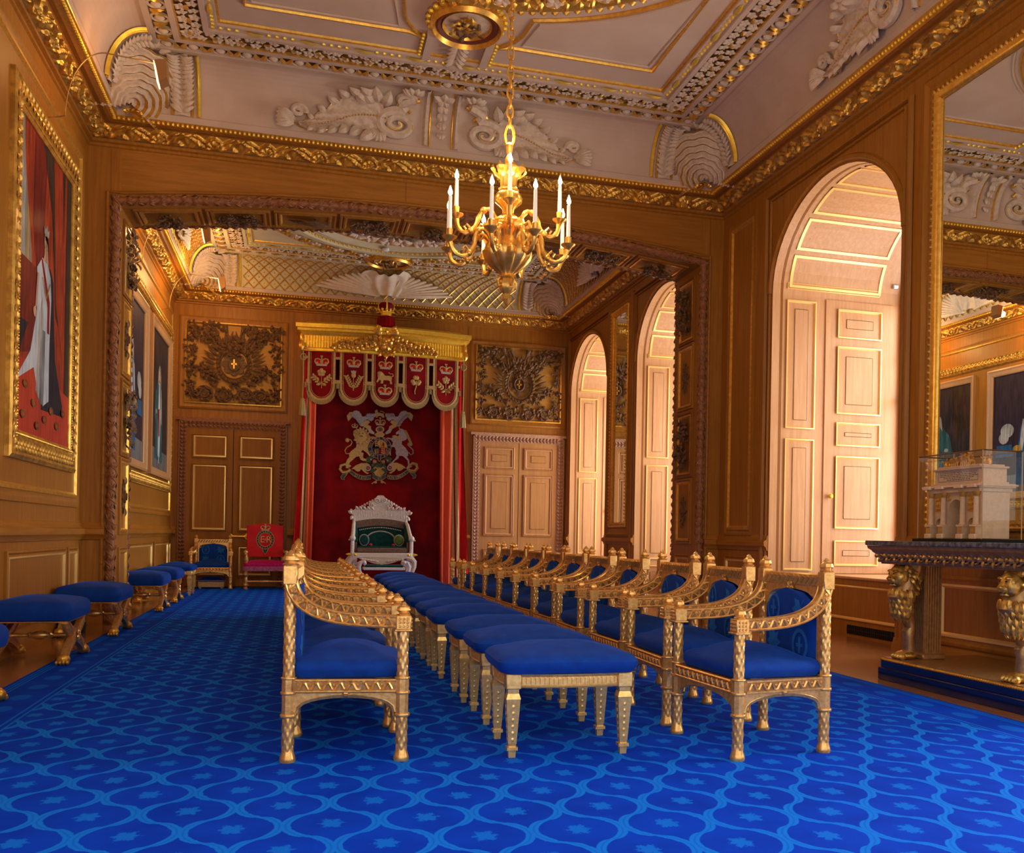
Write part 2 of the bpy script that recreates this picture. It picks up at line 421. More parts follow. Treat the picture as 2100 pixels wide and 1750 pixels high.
b.tube(path, .018, 6); b.build('architrave_bead', wf)
# jamb and soffit coffers
def foliage(b, fn, u0, u1, v0, v1, n, size, h0=.02, h1=.09, seed=1):
    rr = random.Random(seed); 
    def P(u, v, h): return Vector(fn(u, v, h))
    N = (P(u0, v0, 1)-P(u0, v0, 0)).normalized(); U = (P(u0+1, v0, 0)-P(u0, v0, 0)).normalized(); V = (P(u0, v0+1, 0)-P(u0, v0, 0)).normalized()
    for k in range(n):
        u = rr.uniform(u0, u1); v = rr.uniform(v0, v1); h = rr.uniform(h0, h1); s = size*rr.uniform(.6, 1.2)
        if rr.random() < .22: b.rose(P(u, v, h), N, s*.8)
        elif rr.random() < .3: b.sph(P(u, v, h), s*.3, 6, 4)
        else:
            a = rr.uniform(0, 2*pi); b.leaf(P(u, v, h), U*cos(a)+V*sin(a)+N*rr.uniform(-.1, .5), N, s*1.5, s*.36, .25, 2)
    return b
def star_badge(b, fn, u, v, r, tall=1.5, h=.02):
    pts = []
    for k in range(16):
        a = 2*pi*k/16; q = r*(1 if k % 2 == 0 else .55); pts.append((u+q*sin(a), v+q*tall*cos(a)))
    b.prism(pts, fn, 0, h); b.prism([(u+r*.42*sin(2*pi*k/14), v+r*.55*cos(2*pi*k/14)) for k in range(14)], fn, h, h*1.8)
    b.prism([(u+r*.2*sin(2*pi*k/14), v+r*.32*cos(2*pi*k/14)) for k in range(14)], fn, h*1.8, h*2.6)
    for s in (-1, 1):
        a = Vector(fn(u, v+s*r*tall*.6, h)); d = Vector(fn(u, v+s, 0))-Vector(fn(u, v, 0)); n = Vector(fn(u, v, 1))-Vector(fn(u, v, 0))
        b.leaf(a, d, n, r*.9, r*.22, .2)
PJL = lambda u, v, h: (AX0+h, u, v)
PJR = lambda u, v, h: (AX1-h, u, v)
for side, fn in (('l', PJL), ('r', PJR)):
    for k, (v0, v1) in enumerate(((.30, .80), (1.02, 1.80), (1.90, 2.68), (2.80, 3.58), (3.68, 4.44))):
        c = panel(wf, fn, 11.98, 12.44, v0, v1, gm=GOLD, outer=.04, gw=.035, wm=WOODD if k in (2, 4) else WOOD)
        c.name = 'coffer'
        q = mb(CARVE)
        if k in (2, 4):
            foliage(q, fn, 12.05, 12.37, v0+.08, v1-.08, 90, .065, seed=k*7+(side == 'l')); q.build('foliage_carving', c)
        elif k: star_badge(q, fn, 12.21, (v0+v1)/2, .13); q.build('star_carving', c)
CW = (AX1-AX0-.16)/9
for k in range(9):
    x0 = AX0+.08+k*CW; x1 = x0+CW; xc = (x0+x1)/2; zc = arcz(xc); sl = (arcz(x1)-arcz(x0))/(x1-x0)
    fn = (lambda xc, zc, sl: lambda u, v, h: (xc+u+sl*h, v, zc+sl*u-h))(xc, zc, sl)
    c = panel(wf, fn, -CW/2+.07, CW/2-.07, 11.98, 12.44, gm=GOLD, outer=.05, gw=.04, wm=WOOD); c.name = 'coffer'
    q = mb(CARVE)
    if k % 2: foliage(q, fn, -CW/2+.15, CW/2-.15, 12.06, 12.36, 90, .06, .01, .07, seed=k+50)
    elif k % 4 == 0:
        foliage(q, fn, -.14, .14, 12.08, 12.34, 45, .075, .01, .11, seed=k+90)
    else:
        for a in range(8): q.leaf(fn(-.2+.02*a, 12.2, .02), Vector(fn(1, 12.2+.1*(a-4), .02))-Vector(fn(0, 12.2, .02)), Vector(fn(0, 0, 1))-Vector(fn(0, 0, 0)), .4, .03, .15)
        q.lathe([(.1, 0), (.11, .03), (.06, .05)], fn(.03, 12.21, .0), 12)
    q.build('foliage_carving', c)

wfar = sroot('wall_far', 'oak panelled end wall behind the throne canopy')
mb(WOOD).box(XL-.2, XR+.2, YB, YB+.25, 0, WT).build('wall_face', wfar, smooth=False)
for a, b_ in ((XL, -2.17), (-.22, .05), (2.88, 3.24), (5.15, XR)): dado_rail(wfar, PB, a, b_); skirting(wfar, PB, a, b_)
for x in (-.16, 3.14): wall_joint(wfar, PB, x, 1.11, 5.2, .014)
for u0, u1 in ((-.16, .2), (2.8, 3.14)): wall_joint(wfar, PB, (u0+u1)/2, 3.0, 3.01)

# ------------------------------------------------------------------ right wall with deep arched window embrasures
wr = sroot('wall_right', 'oak panelled right wall with three arched window embrasures')
WINS = [(9.08, 1.28), (3.9, 1.28), (17.98, 1.22), (13.93, 1.22)]
ZS, RISE, XG, ZSILL, XUND = 3.92, .97, 6.92, .66, 5.9
spans = sorted((c-h_, c+h_) for c, h_ in WINS)
b = mb(WOOD); y = Y0
for a, e in spans+[(YB, YB)]:
    if a > y: b.box(XR, XR+.3, y, a, 0, WT)
    y = e
for c, hw in WINS:
    n = 24
    for i in range(n):
        t0 = pi*i/n; t1 = pi*(i+1)/n
        ya, yb = c+hw*cos(t0), c+hw*cos(t1); za, zb = ZS+RISE*sin(t0), ZS+RISE*sin(t1)
        b.loft([[(XR, ya, za), (XR+.3, ya, za), (XR+.3, ya, WT), (XR, ya, WT)], [(XR, yb, zb), (XR+.3, yb, zb), (XR+.3, yb, WT), (XR, yb, WT)]], caps=False)
b.build('wall_face', wr, smooth=False)
segs = []; y = Y0
for a, e in spans+[(YB, YB)]: segs.append((y, a)); y = e
for a, e in segs:
    for a2, e2 in ((a, min(e, YF)), (max(a, YJ), e)):
        if e2-a2 > .12: dado_rail(wr, PR, a2, e2); skirting(wr, PR, a2, e2)
panel(wr, PR, 10.86, 11.5, 1.17, 4.97, gm=GOLD, outer=.07, gw=.05)
panel(wr, PR, 10.86, 11.5, .28, .80, outer=.05)
panel(wr, PR, 15.5, 16.4, .28, .80, outer=.05)
panel(wr, PR, 5.5, 7.12, .27, .71, outer=.07, gw=.035)
for c, hw in WINS:
    o = mb(WOOD)
    for off, hh in ((.14, .035), (.05, .02)):
        o.tube([(XR-hh*.4, c-hw-off, .02)]+[(XR-hh*.4, c-hw-off, 4.97+off*.6), (XR-hh*.4, c+hw+off, 4.97+off*.6), (XR-hh*.4, c+hw+off, .02)], hh, 6)
    o.tube([(XR-.005, c+(hw+.05)*cos(pi*i/28), ZS+(RISE+.05)*sin(pi*i/28)) for i in range(29)], .035, 6)
    o.build('window_surround', wr)
def window(idx, c, hw, detail=True, label=None):
    w = sroot('window_%d' % idx, label)
    ya, yb = c-hw, c+hw
    b = mb(WOODL)
    # jamb linings, vault, soffit of the embrasure
    n = 24
    for xa, xb in ((XR-.002, XG),):
        yo, yi = yb-.004, ya+.004; b.quad((xa, yo, 0), (xb, yo, 0), (xb, yo, ZS), (xa, yo, ZS)); b.quad((xa, yi, 0), (xb, yi, 0), (xb, yi, ZS), (xa, yi, ZS))
        for i in range(n):
            t0 = pi*i/n; t1 = pi*(i+1)/n
            b.quad(*[(x_, c+(hw-.004)*cos(t), ZS+(RISE-.004)*sin(t)) for x_, t in ((xa, t0), (xb, t0), (xb, t1), (xa, t1))])
    b.use(WOODD)
    q = -.006
    b.quad((XR+.1, yb+q, 0), (XR+.13, yb+q, 0), (XR+.13, yb+q, ZS), (XR+.1, yb+q, ZS))
    for i in range(n):
        t0 = pi*i/n; t1 = pi*(i+1)/n
        b.quad(*[(x, c+(hw+q)*cos(t), ZS+(RISE+q)*sin(t)) for x, t in ((XR+.1, t0), (XR+.13, t0), (XR+.13, t1), (XR+.1, t1))])
    b.build('reveal_lining', w)
    # vault panels with gilt mouldings, mapped on the vault
    def V(s, x, h): return (x, c+(hw-h)*cos(s), ZS+(RISE-h)*sin(s))
    o = mb(GILTMARK); d = mb(WOODD)
    m = 7; s0 = .06; ds = (pi-.12)/m
    for k in range(m):
        a, e = s0+k*ds+.03, s0+(k+1)*ds-.03
        for xa, xb in ((XR+.20, XR+.235), (XG-.32, XG-.285)):
            for i in range(6):
                q0, q1 = a+(e-a)*i/6, a+(e-a)*(i+1)/6
                o.loft([[V(q0, xa, 0), V(q0, xb, 0), V(q0, xb, .016), V(q0, xa, .016)], [V(q1, xa, 0), V(q1, xb, 0), V(q1, xb, .016), V(q1, xa, .016)]])
        for q0 in (a, e-.03): o.loft([[V(q0, x, 0), V(q0+.03, x, 0), V(q0+.03, x, .016), V(q0, x, .016)] for x in (XR+.2, XG-.285)])
        for xa in (XR+.32, XG-.41):
            for i in range(5):
                q0, q1 = a+.07+(e-a-.14)*i/5, a+.07+(e-a-.14)*(i+1)/5
                d.loft([[V(q0, xa, 0), V(q0, xa+.01, 0), V(q0, xa+.01, .004), V(q0, xa, .004)], [V(q1, xa, 0), V(q1, xa+.01, 0), V(q1, xa+.01, .004), V(q1, xa, .004)]])
        for q0 in (a+.07, e-.08): d.loft([[V(q0, x, 0), V(q0+.01, x, 0), V(q0+.01, x, .004), V(q0, x, .004)] for x in (XR+.32, XG-.4)])
    o.build('gilt_vault_moulding', w); d.build('vault_panel_line', w)
    # the two jambs: frieze, fixed panels, hinged shutter
    for sgn, yj in ((1, yb), (-1, ya)):
        J = (lambda yj, sgn: lambda u, v, h: (u, yj-sgn*h, v))(yj, sgn)
        panel(w, J, XR+.18, XG-.3, 3.985, 4.06, wm=WOODL, outer=0, gw=.018).name = 'frieze_panel'
        for v0, v1 in ((.10, .60), (.70, 2.24), (2.36, 3.86)):
            panel(w, J, XR+.18, XR+.56, v0, v1, wm=WOODL, outer=0, gw=.026, raised=.012).name = 'jamb_panel'
        sh = mb(WOODL); sh.slab(J, XR+.69, XG-.10, ZSILL+.01, 3.90, 0, .02)
        s_ = sh.build('shutter', w, smooth=False)
        JS = (lambda J: lambda u, v, h: J(u, v, h+.02))(J)
        for v0, v1 in ((.76, 1.06), (1.20, 2.06), (2.18, 2.46), (2.56, 3.36), (3.46, 3.80)):
            panel(s_, JS, XR+.84, XG-.27, v0, v1, wm=WOODL, outer=0, gw=.026, raised=.012).name = 'shutter_panel'
        mb(WOODD).frame(J, XR+.682, XG-.095, ZSILL, 3.908, [(0, .003), (.008, .003)]).build('shutter_gap', w)
        k = mb(GOLDB); k.lathe([(.012, 0), (.012, .02), (.03, .035), (.03, .05), (.015, .065)], (0, 0, 0), 12, axis=1)
        k.v = [(x, -sgn*y_, z) for x, y_, z in k.v]
        k.build('knob', s_, loc=(XR+.77, yj-sgn*.02, 1.58))
    # apron below the sill, with the grille
    U = lambda u, v, h: (XUND-h, u, v)
    a_ = mb(WOOD); a_.box(XUND, XUND+.1, ya, yb, 0, ZSILL-.02); ap = a_.build('apron', w, smooth=False)
    panel(w, U, ya+.14, yb-.14, .18, .56, outer=0, gw=.03).name = 'apron_panel'
    mb(WOODL).box(XUND-.03, XG, ya, yb, ZSILL-.03, ZSILL, .008).build('sill', w)
    g = mb(BLACK); g.slab(U, c-.66, c+.66, .02, .12, 0, .004)
    g.use(mat('iron', (.03, .025, .02), .5, .6))
    for k in range(34): g.slab(U, c-.65+k*.039, c-.65+k*.039+.016, .025, .115, .004, .01)
    g.slab(U, c-.66, c+.66, .066, .074, .004, .012); g.build('vent_grille', w)
    # sash window at the outer face
    f = mb(WOODL); x = XG
    fw = .07
    f.box(x, x+.08, ya, ya+fw, ZSILL, ZS); f.box(x, x+.08, yb-fw, yb, ZSILL, ZS)
    for i in range(n):
        t0 = pi*i/n; t1 = pi*(i+1)/n
        f.loft([[(xx, c+(hw-o_)*cos(t), ZS+(RISE-o_)*sin(t)) for xx, o_ in ((x, 0), (x+.08, 0), (x+.08, fw), (x, fw))] for t in (t0, t1)])
    f.box(x, x+.07, ya, yb, ZSILL, ZSILL+.09); f.box(x, x+.09, ya, yb, 2.72, 2.80); f.box(x, x+.07, ya, yb, ZS-.03, ZS+.03)
    for k in (1, 2, 3): yy = ya+(yb-ya)*k/4; f.box(x+.015, x+.055, yy-.018, yy+.018, ZSILL, ZS+RISE*sqrt(max(0, 1-((yy-c)/hw)**2)))
    for z in (1.2, 1.72, 2.22, 3.3): f.box(x+.015, x+.055, ya, yb, z-.016, z+.016)
    f.build('sash', w, smooth=False)
    p = mb(GLASS); m_ = 24
    pts = [(c+hw*cos(pi*i/m_), ZS+RISE*sin(pi*i/m_)) for i in range(m_+1)]+[(ya, ZSILL), (yb, ZSILL)]
    p.add([(x+.035, a, z) for a, z in pts], [tuple(range(len(pts)))]); p.build('pane', w, smooth=False)
    # white roller blind bracket hardware
    h = mb(mat('steel_fitting', (.7, .75, .8), .3, .9)); h.box(XG-.12, XG-.05, yb-.08, yb-.02, 4.45, 4.62, .01); h.box(XG-.14, XG-.06, yb-.07, yb-.02, 4.10, 4.15, .01)
    h.lathe([(.014, 4.62), (.014, 4.72)], (XG-.08, yb-.05, 0), 8); h.build('blind_bracket', w)
WL = ['tall arched window embrasure with pale panelled shutters beside the console table',
      'arched window embrasure nearest the camera, out of the picture on the right',
      'arched window embrasure in the far corner beside the right hand door',
      'arched window embrasure just beyond the arch, partly hidden by its jamb']
for k, (c, hw) in enumerate(WINS): window(k+1, c, hw, label=WL[k])
# ------------------------------------------------------------------ cornices
def relief_h(x, t, P, H):
    """carved scroll frieze: shells in rings, palmettes and curling stems; x along (m), t across 0..1"""
    q = (x/P) % 1.0; e = lambda d, w: math.exp(-(d/w)**2); h = 0
    y = t*H
    dx = (q-.25)*P; dy = y-.42*H; r = hypot(dx, dy); a = atan2(dy+.28*H, dx)
    if r < .34*H: h = max(h, (.55+.45*cos(a*11))*(1-(r/(.36*H))**3))
    h = max(h, .95*e(r-.43*H, .05*H))
    dx2 = (q-.75)*P; a2 = atan2(y-.02*H, dx2); r2 = hypot(dx2, y-.02*H)
    h = max(h, .9*max(0, cos(a2*6+pi))**1.0*e(r2-.5*H, .34*H) if abs(dx2) < .5*H else 0)
    for s in (-1, 1):
        cx = dx2-s*.62*H; cy = y-.40*H; rr = hypot(cx, cy); th = atan2(cy, cx*s)
        h = max(h, .8*e((rr-(.10+.05*(th/pi))*H), .05*H), .9*e(rr, .07*H))
        h = max(h, .75*e(y-(.55+.38*sin((q-.5)*2*pi*1.0+s*.6))*H, .06*H))
    for bx in (-.12, 0, .12): h = max(h, .7*e(hypot(dx2-bx*H, y-.94*H), .05*H), .7*e(hypot(dx-bx*H, y-.95*H), .05*H))
    return h*min(1, t*9)*min(1, (1-t)*9)
def cornice(idx, y0, y1, label):
    tr = sroot('trim_%d' % idx, label)
    fnz = lambda u, v, h: (u, v, h)
    b = mb(WOOD)
    b.frame(fnz, XL, XR, y0, y1, [(0, 5.19), (.02, 5.20), (.02, 5.225), (.055, 5.235), (.055, 5.262), (.04, 5.268)])
    b.use(GROUND).frame(fnz, XL, XR, y0, y1, [(.055, 5.264), (.19, 5.385)])
    b.use(WOODD).frame(fnz, XL, XR, y0, y1, [(.19, 5.38), (.20, 5.388), (.245, 5.385), (.265, 5.398), (.27, 5.40)])
    b.use(GOLD).frame(fnz, XL, XR, y0, y1, [(.27, 5.40), (.29, 5.405), (.335, 5.425), (.34, 5.432)])
    b.use(CREAM).frame(fnz, XL, XR, y0, y1, [(.34, 5.432), (.34, 5.495), (.352, 5.5)])
    b.build('cornice_moulding', tr, smooth=False)
    P, H = .56, .18
    sides = [(PL, y0, y1), (PR, y0, y1), (lambda u, v, h: (u, y1-h, v), XL, XR), (lambda u, v, h: (u, y0+h, v), XL, XR)]
    for k, (fn, a, e) in enumerate(sides):
        if k == 3: continue
        g = mb(GOLDR); L = e-a; nu = int(L/.0135); nv = 15
        def f(s, t, fn=fn, a=a, L=L):
            o = .057+.133*t; z = 5.266+.117*t; u = a+o+(L-2*o)*s
            h = relief_h(u, t, P, H)*.05
            return fn(u, z-h*.72, o+h*.66)
        g.grid(f, nu, nv); g.build('gilt_scroll_frieze', tr, ang=80)
        d = mb(GOLDB); n = int(L/.052)
        for i in range(n):
            u = a+.3+(L-.6)*i/(n-1); d.sph(fn(u, 5.408, .309), (.017, .017, .017), 6, 4)
        d.build('bead_row', tr)
    return tr
cornice(1, Y0, YF, 'gilded carved cornice around the near bay')
cornice(2, YJ, YB, 'gilded carved cornice around the far bay')
# ------------------------------------------------------------------ coved ceilings
def cove(o0, z0, o1, z1):
    def C(fn, u, s, h=0):
        a = s*pi/2; out = o0+(o1-o0)*(1-cos(a)); z = z0+(z1-z0)*sin(a)
        return fn(u, z-h*sin(a)*.9, out+h*cos(a))
    return C
CV = cove(.345, 5.497, .73, 6.03)
def ceiling(idx, y0, y1, cm, far=False, label=''):
    c = bpy.data.objects.new('ceiling', None); COL.objects.link(c); struct(c, label)
    fnz = lambda u, v, h: (u, v, h)
    sides = {'L': (PL, y0, y1), 'R': (PR, y0, y1), 'F': (lambda u, v, h: (u, y1-h, v), XL, XR), 'N': (lambda u, v, h: (u, y0+h, v), XL, XR)}
    b = mb(cm)
    prof = [(.345+.385*(1-cos(pi/2*i/12)), 5.497+.533*sin(pi/2*i/12)) for i in range(13)]
    b.frame(fnz, XL, XR, y0, y1, prof)
    b.frame(fnz, XL, XR, y0, y1, [(.73, 6.03), (.73, 6.0), (.79, 6.0), (.79, 6.045), (.96, 6.045), (.96, 6.005), (1.02, 6.005), (1.02, 6.05)])
    b.frame(fnz, XL, XR, y0, y1, [(1.26, 6.05), (1.26, 6.005), (1.31, 6.005), (1.31, 6.03), (1.40, 6.03), (1.40, 6.08)])
    b.rect(fnz, XL+1.40, XR-1.40, y0+1.40, y1-1.40, 6.08)
    b.use(GROUND).frame(fnz, XL, XR, y0, y1, [(.79, 6.044), (.96, 6.044)])
    b.frame(fnz, XL, XR, y0, y1, [(1.02, 6.049), (1.26, 6.049)])
    b.use(GOLD).frame(fnz, XL, XR, y0, y1, [(1.02, 6.012), (1.035, 6.005), (1.035, 6.045)])
    b.frame(fnz, XL, XR, y0, y1, [(1.40, 6.075), (1.40, 6.055), (1.425, 6.06), (1.43, 6.08)])
    b.build('ceiling_plaster', c, smooth=False)
    # egg and dart, flower band, bead row
    eg = mb(CREAM2); da = mb(GOLD); fl = mb(CREAM2); be = mb(GOLDB)
    for key, (fn, a, e) in sides.items():
        L = e-a-1.74; n = int(L/.26)
        for i in range(n+1):
            u = a+.87+L*i/n; T = lambda du, do, z: fn(u+du, z, .875+do)
            eg.sph(T(0, 0, 6.03), (.052, .052, .04), 8, 5)
            eg.tube([T(.082*cos(q), .082*sin(q), 6.028) for q in (2*pi*j/10 for j in range(10))], .016, 5, closed=True)
            if i < n:
                u2 = u+L/n/2
                for s in (-1, 1): da.leaf(fn(u2+s*.012, 6.02, .80), Vector(fn(u2+s*.045, 6.02, .95))-Vector(fn(u2, 6.02, .80)), (0, 0, -1), .15, .03, .15)
        L = e-a-2.28; n = int(L/.125); rr = random.Random(idx*10+len(key))
        for i in range(n+1):
            u = a+1.14+L*i/n
            for s in (-1, 1):
                fl.rose(fn(u+rr.uniform(-.02, .02)+s*.03, 6.035, 1.14+s*.055), (rr.uniform(-.2, .2), rr.uniform(-.2, .2), -1), .062)
            if i % 2: da.leaf(fn(u+.06, 6.03, 1.14), Vector(fn(1, 6, rr.uniform(-1, 1)))-Vector(fn(0, 6, 0)), (0, 0, -1), .08, .025)
        L = e-a-2.7; n = int(L/.075)
        for i in range(n):
            u = a+1.35+L*i/n; z = 6.028; k = i % 7
            if k < 4: be.sph(fn(u, z, 1.355), (.022, .022, .02), 6, 4)
            elif k == 5: be.leaf(fn(u-.08, z, 1.355), Vector(fn(1, z, 1.355))-Vector(fn(0, z, 1.355)), (0, 0, -1), .2, .028, .12)
    eg.build('egg_and_dart_eggs', c); da.build('gilt_darts', c); fl.build('flower_band', c); be.build('gilt_bead_band', c)
    # corner shells in the cove
    for key in ('L', 'R'):
        for far_end in ((1,) if not far else (1, 0)):
            sx = 1 if key == 'L' else -1; x = XL if key == 'L' else XR; yy = y1 if far_end else y0; sy = -1 if far_end else 1
            P0 = Vector((x+sx*.42, yy+sy*.42, 5.53)); up = Vector((sx*.5, sy*.5, .78)).normalized(); rt = Vector((sx*1, -sy*1, 0)).normalized(); nr = up.cross(rt).normalized()
            if nr.z > 0: nr = -nr
            sh = mb(CREAM2); R = .56
            NB = 8
            def pt(r, th, R=R):
                sc = 1+.05*abs(sin(th*5.5))
                rad = R*r*sc; cx = rad*sin(th); cz = rad*cos(th)
                # eccentric rings growing away from the hinge
                return P0+rt*(cx*.92)+up*(cz*.86+.16*r*R+.05)+nr*(.07+.10*sin(pi*min(1, r))*.9+.02*sin(r*NB*2*pi)+.012*cos(th*11)*r)
            for k in range(NB):
                r0, r1 = (k+.0)/NB, (k+1)/NB
                sh.use(CREAM2).grid(lambda s, t, r0=r0, r1=r1: pt(r0+(r1-r0)*.74*t+.02, -2.15+4.3*s), 34, 3)
                sh.use(GOLD).grid(lambda s, t, r0=r0, r1=r1: pt(r0+(r1-r0)*(.74+.28*t)+.02, -2.15+4.3*s)-nr*.006, 34, 1)
            sh.use(GOLD)
            for k in range(7): a = -1.2+.4*k; sh.leaf(P0+up*.0+nr*.10, up*(-.3+.6*cos(a))+rt*sin(a)+nr*.7, nr, .15, .04, .4)
            sh.use(CREAM2)
            for k in range(26):
                a = -2.3+4.6*k/25; q = pt(1.03, a); d = (rt*sin(a)+up*cos(a)+nr*.15)
                sh.leaf(q-nr*.04, d+rt*.5*(1 if k % 2 else .2), nr, .17, .05, .2)
            sh.build('cove_shell', c)
            # leaf bands and gilt ribs flanking the shell, following the cove
            for kk, (fn, ue, sg) in enumerate((((sides['F'] if far_end else sides['N'])[0], x, sx), (sides[key][0], yy, sy))):
                bd = mb(CREAM2); 
                for w0, w1, m_, hh in ((.86, .90, GOLD, .03), (.90, 1.06, CREAM2, .045), (1.06, 1.09, GOLD, .03), (1.12, 1.165, GOLDB, .05)):
                    bd.use(m_).grid(lambda s, t: CV(fn, ue+sg*(w0+(w1-w0)*t), s, hh*sin(pi*(t*.8+.1))), 14, 4)
                bd.use(CREAM2)
                for i in range(13):
                    s = .04+.92*i/12
                    for lr in (-1, 1):
                        p = Vector(CV(fn, ue+sg*.98, s, .05)); d = Vector(CV(fn, ue+sg*(.98+lr*.1), s+.07, .05))-p
                        n_ = Vector(CV(fn, ue+sg*.98, s, .1))-p; bd.leaf(p, d, n_, .14, .03, .3)
                bd.build('cove_leaf_band', c)
    return c, sides
NEARC, NS = ceiling(1, Y0+1.3, YF, CREAM, False, 'near bay ceiling of pinkish cream plaster with gilt mouldings')
FARC, FS = ceiling(2, YJ, YB, CREAM3, True, 'far bay ceiling with gilt trellis cove and round centre')
mb(CREAM).box(XL-.25, XR+.3, Y0-.2, Y0+1.31, 5.55, 5.75).build('ceiling_strip', NEARC, smooth=False)
def spiral(cx, cy, r0, r1, a0, turns, n=44):
    return [(cx+(r0+(r1-r0)*i/n)*cos(a0+turns*2*pi*i/n), cy+(r0+(r1-r0)*i/n)*sin(a0+turns*2*pi*i/n)) for i in range(n+1)]
def scroll_ornament(fn, uc, parent):
    """fillet band with husks, flanked by volutes and long acanthus tails, on the cove. 2D (x, y): y 0..1 up the cove"""
    b = mb(CREAM2)
    W = lambda x, y, h=.03: Vector(CV(fn, uc+x, min(max(y, -.02), 1.02), h))
    for w0, w1, hh, m_ in ((-.21, -.14, .05, CREAM2), (.14, .21, .05, CREAM2), (-.14, -.115, .02, GOLD), (.115, .14, .02, GOLD)):
        b.use(m_).grid(lambda s, t: W(w0+(w1-w0)*t, .02+.96*s, hh if 0 < t < 1 else .0), 12, 3)
    b.use(CREAM2)
    def lf(x, y, dx, dy, L, w, curl=.25, h=.03, m_=CREAM2):
        p = W(x, y, h); d = W(x+dx*.05, y+dy*.05, h+.01)-p; n_ = W(x, y, h+.1)-p
        b.use(m_).leaf(p, d, n_, L, w, curl, 3)
    for k in range(5): lf(0, .82-.15*k, .25, -1, .12-.012*k, .045); lf(0, .82-.15*k, -.25, -1, .12-.012*k, .045)
    for k in range(3): lf(0, .72, -.8+.8*k, 1, .15, .05)
    for s in (-1, 1):
        up = spiral(.385, .735, .12, .012, -pi*.45, 1.5); lo = spiral(.50, .29, .225, .02, pi*.62, -2.0)
        for path, r in ((up, .045), (lo, .06)):
            n = len(path); f_ = lambda i: 1-.62*i/n
            b.use(CREAM2).tube([W(s*x, y*.93, .045) for x, y in path], [r*f_(i) for i in range(n)], 7)
            cxm = sum(x for x, y in path)/n; cym = sum(y for x, y in path)/n
            b.use(GOLD).tube([W(s*(x+(x-cxm)*.14), (y+(y-cym)*.14)*.93, .068) for x, y in path], [.017*f_(i) for i in range(n)], 5)
        for m_, dx, r in ((CREAM2, 0, .055), (GOLD, -.05, .022), (GOLD, .05, .022)):
            b.use(m_).tube([W(s*(.31+dx+.10*t+.09*sin(pi*t)), .70-.24*t, .05) for t in (i/8 for i in range(9))], r, 6)
        # broad acanthus leaf tapering outward, ribbed, with a scalloped edge
        cen = lambda t: (.60+.98*t, .33-.19*t+.07*sin(2*pi*t*.9))
        def leafpt(t, v):
            cx, cy = cen(t); sc = 1+.30*abs(sin(pi*t*6.5)); k = max(0, 1-t)**.75
            w = (.36 if v > 0 else .24)*k*(sc if abs(v) > .8 else 1+(sc-1)*abs(v))
            return W(s*(cx+v*.10*(1 if v > 0 else -1)*0+abs(v)*.12*k), cy+v*w, .02+.055*(1-v*v)+.014*cos(22*(v*.55-t*1.4))+.02*(abs(v)**4))
        b.use(CREAM2).grid(lambda a, c: leafpt(a, 2*c-1), 46, 16)
        for t in (i/30 for i in range(1, 29)): b.use(GOLD).sph(W(s*cen(t)[0], cen(t)[1], .085), .011*(1.2-t*.6), 5, 3)
        for i in range(7):
            t = (i+.5)/6.5*.98; cx, cy = cen(t); k = max(0, 1-t)**.75
            for v, hh in ((1, .36), (-1, .24)):
                x, y = cx+.12*k, cy+v*hh*k*1.25
                lf(s*(x-.04), y-v*.05, s*.8, v*.8, .17*k+.05, .05*k+.012, .45, .04); b.use(GOLD).tube([leafpt(max(0, t-.06+.12*q/6), v*.98)+Vector((0, 0, -.006)) for q in range(7)], .008, 4)
        for k in range(4): lf(s*(.66+.05*k), .50+.05*k*(1 if k < 2 else .2), s*(-.2+.35*k), 1, .22, .06, .45, .04)
        sp = spiral(1.57, .27, .085, .012, pi*1.1, -1.5, 26); b.use(CREAM2).tube([W(s*x, y, .05) for x, y in sp], [.034*(1-.5*i/26) for i in range(27)], 6)
        for k in range(5): lf(s*1.60, .13, s*1, -.5+.3*k, .22, .05, .35)
        for k in range(5): lf(s*.34, .83, s*(-.5+.35*k), 1, .16, .05, .4)
        for k in range(5): lf(s*.70, .16, s*(-.4+.3*k), -1, .15, .05, .35)
    return b.build('cove_scroll_ornament', parent)
scroll_ornament(NS['F'][0], 1.48, NEARC); scroll_ornament(NS['R'][0], 6.95, NEARC); scroll_ornament(NS['L'][0], 6.95, NEARC)
# near bay flat: round boss, oval medallions, panels with cusped corners
CX, CY = 1.478, 7.15
def ring(b, cx, cy, prof, n=64, z=6.08, ry=1):
    for (r0, h0), (r1, h1) in zip(prof, prof[1:]):
        b.grid(lambda s, t: (cx+(r0+(r1-r0)*t)*cos(2*pi*s), cy+ry*(r0+(r1-r0)*t)*sin(2*pi*s), z-(h0+(h1-h0)*t)), n, 1)
b = mb(GOLD); ring(b, CX, CY, [(1.55, 0), (1.55, .06), (1.62, .09), (1.70, .06), (1.95, .06), (2.0, .09), (2.04, .05), (2.04, 0)])
for k in range(48):
    a = 2*pi*k/48; p = Vector((CX+1.84*cos(a), CY+1.84*sin(a), 6.0)); t = Vector((-sin(a), cos(a), 0)); r = Vector((cos(a), sin(a), 0))
    if k % 2: b.use(CREAM2).rose(p, (0, 0, -1), .10); b.use(GOLD).tube([p+t*(.105*cos(q))+r*(.105*sin(q)) for q in (2*pi*j/10 for j in range(10))], .014, 5, closed=True)
    else:
        for q in range(5): b.use(GOLD).leaf(p, t*cos(q*1.25)+r*sin(q*1.25), (0, 0, -1), .13, .035)
for k in range(120):
    a = 2*pi*k/120; b.use(GOLD).leaf((CX+2.0*cos(a), CY+2.0*sin(a), 6.03), (cos(a)+.3*sin(a), sin(a)-.3*cos(a), 0), (0, 0, -1), .12, .035, .25, 2)
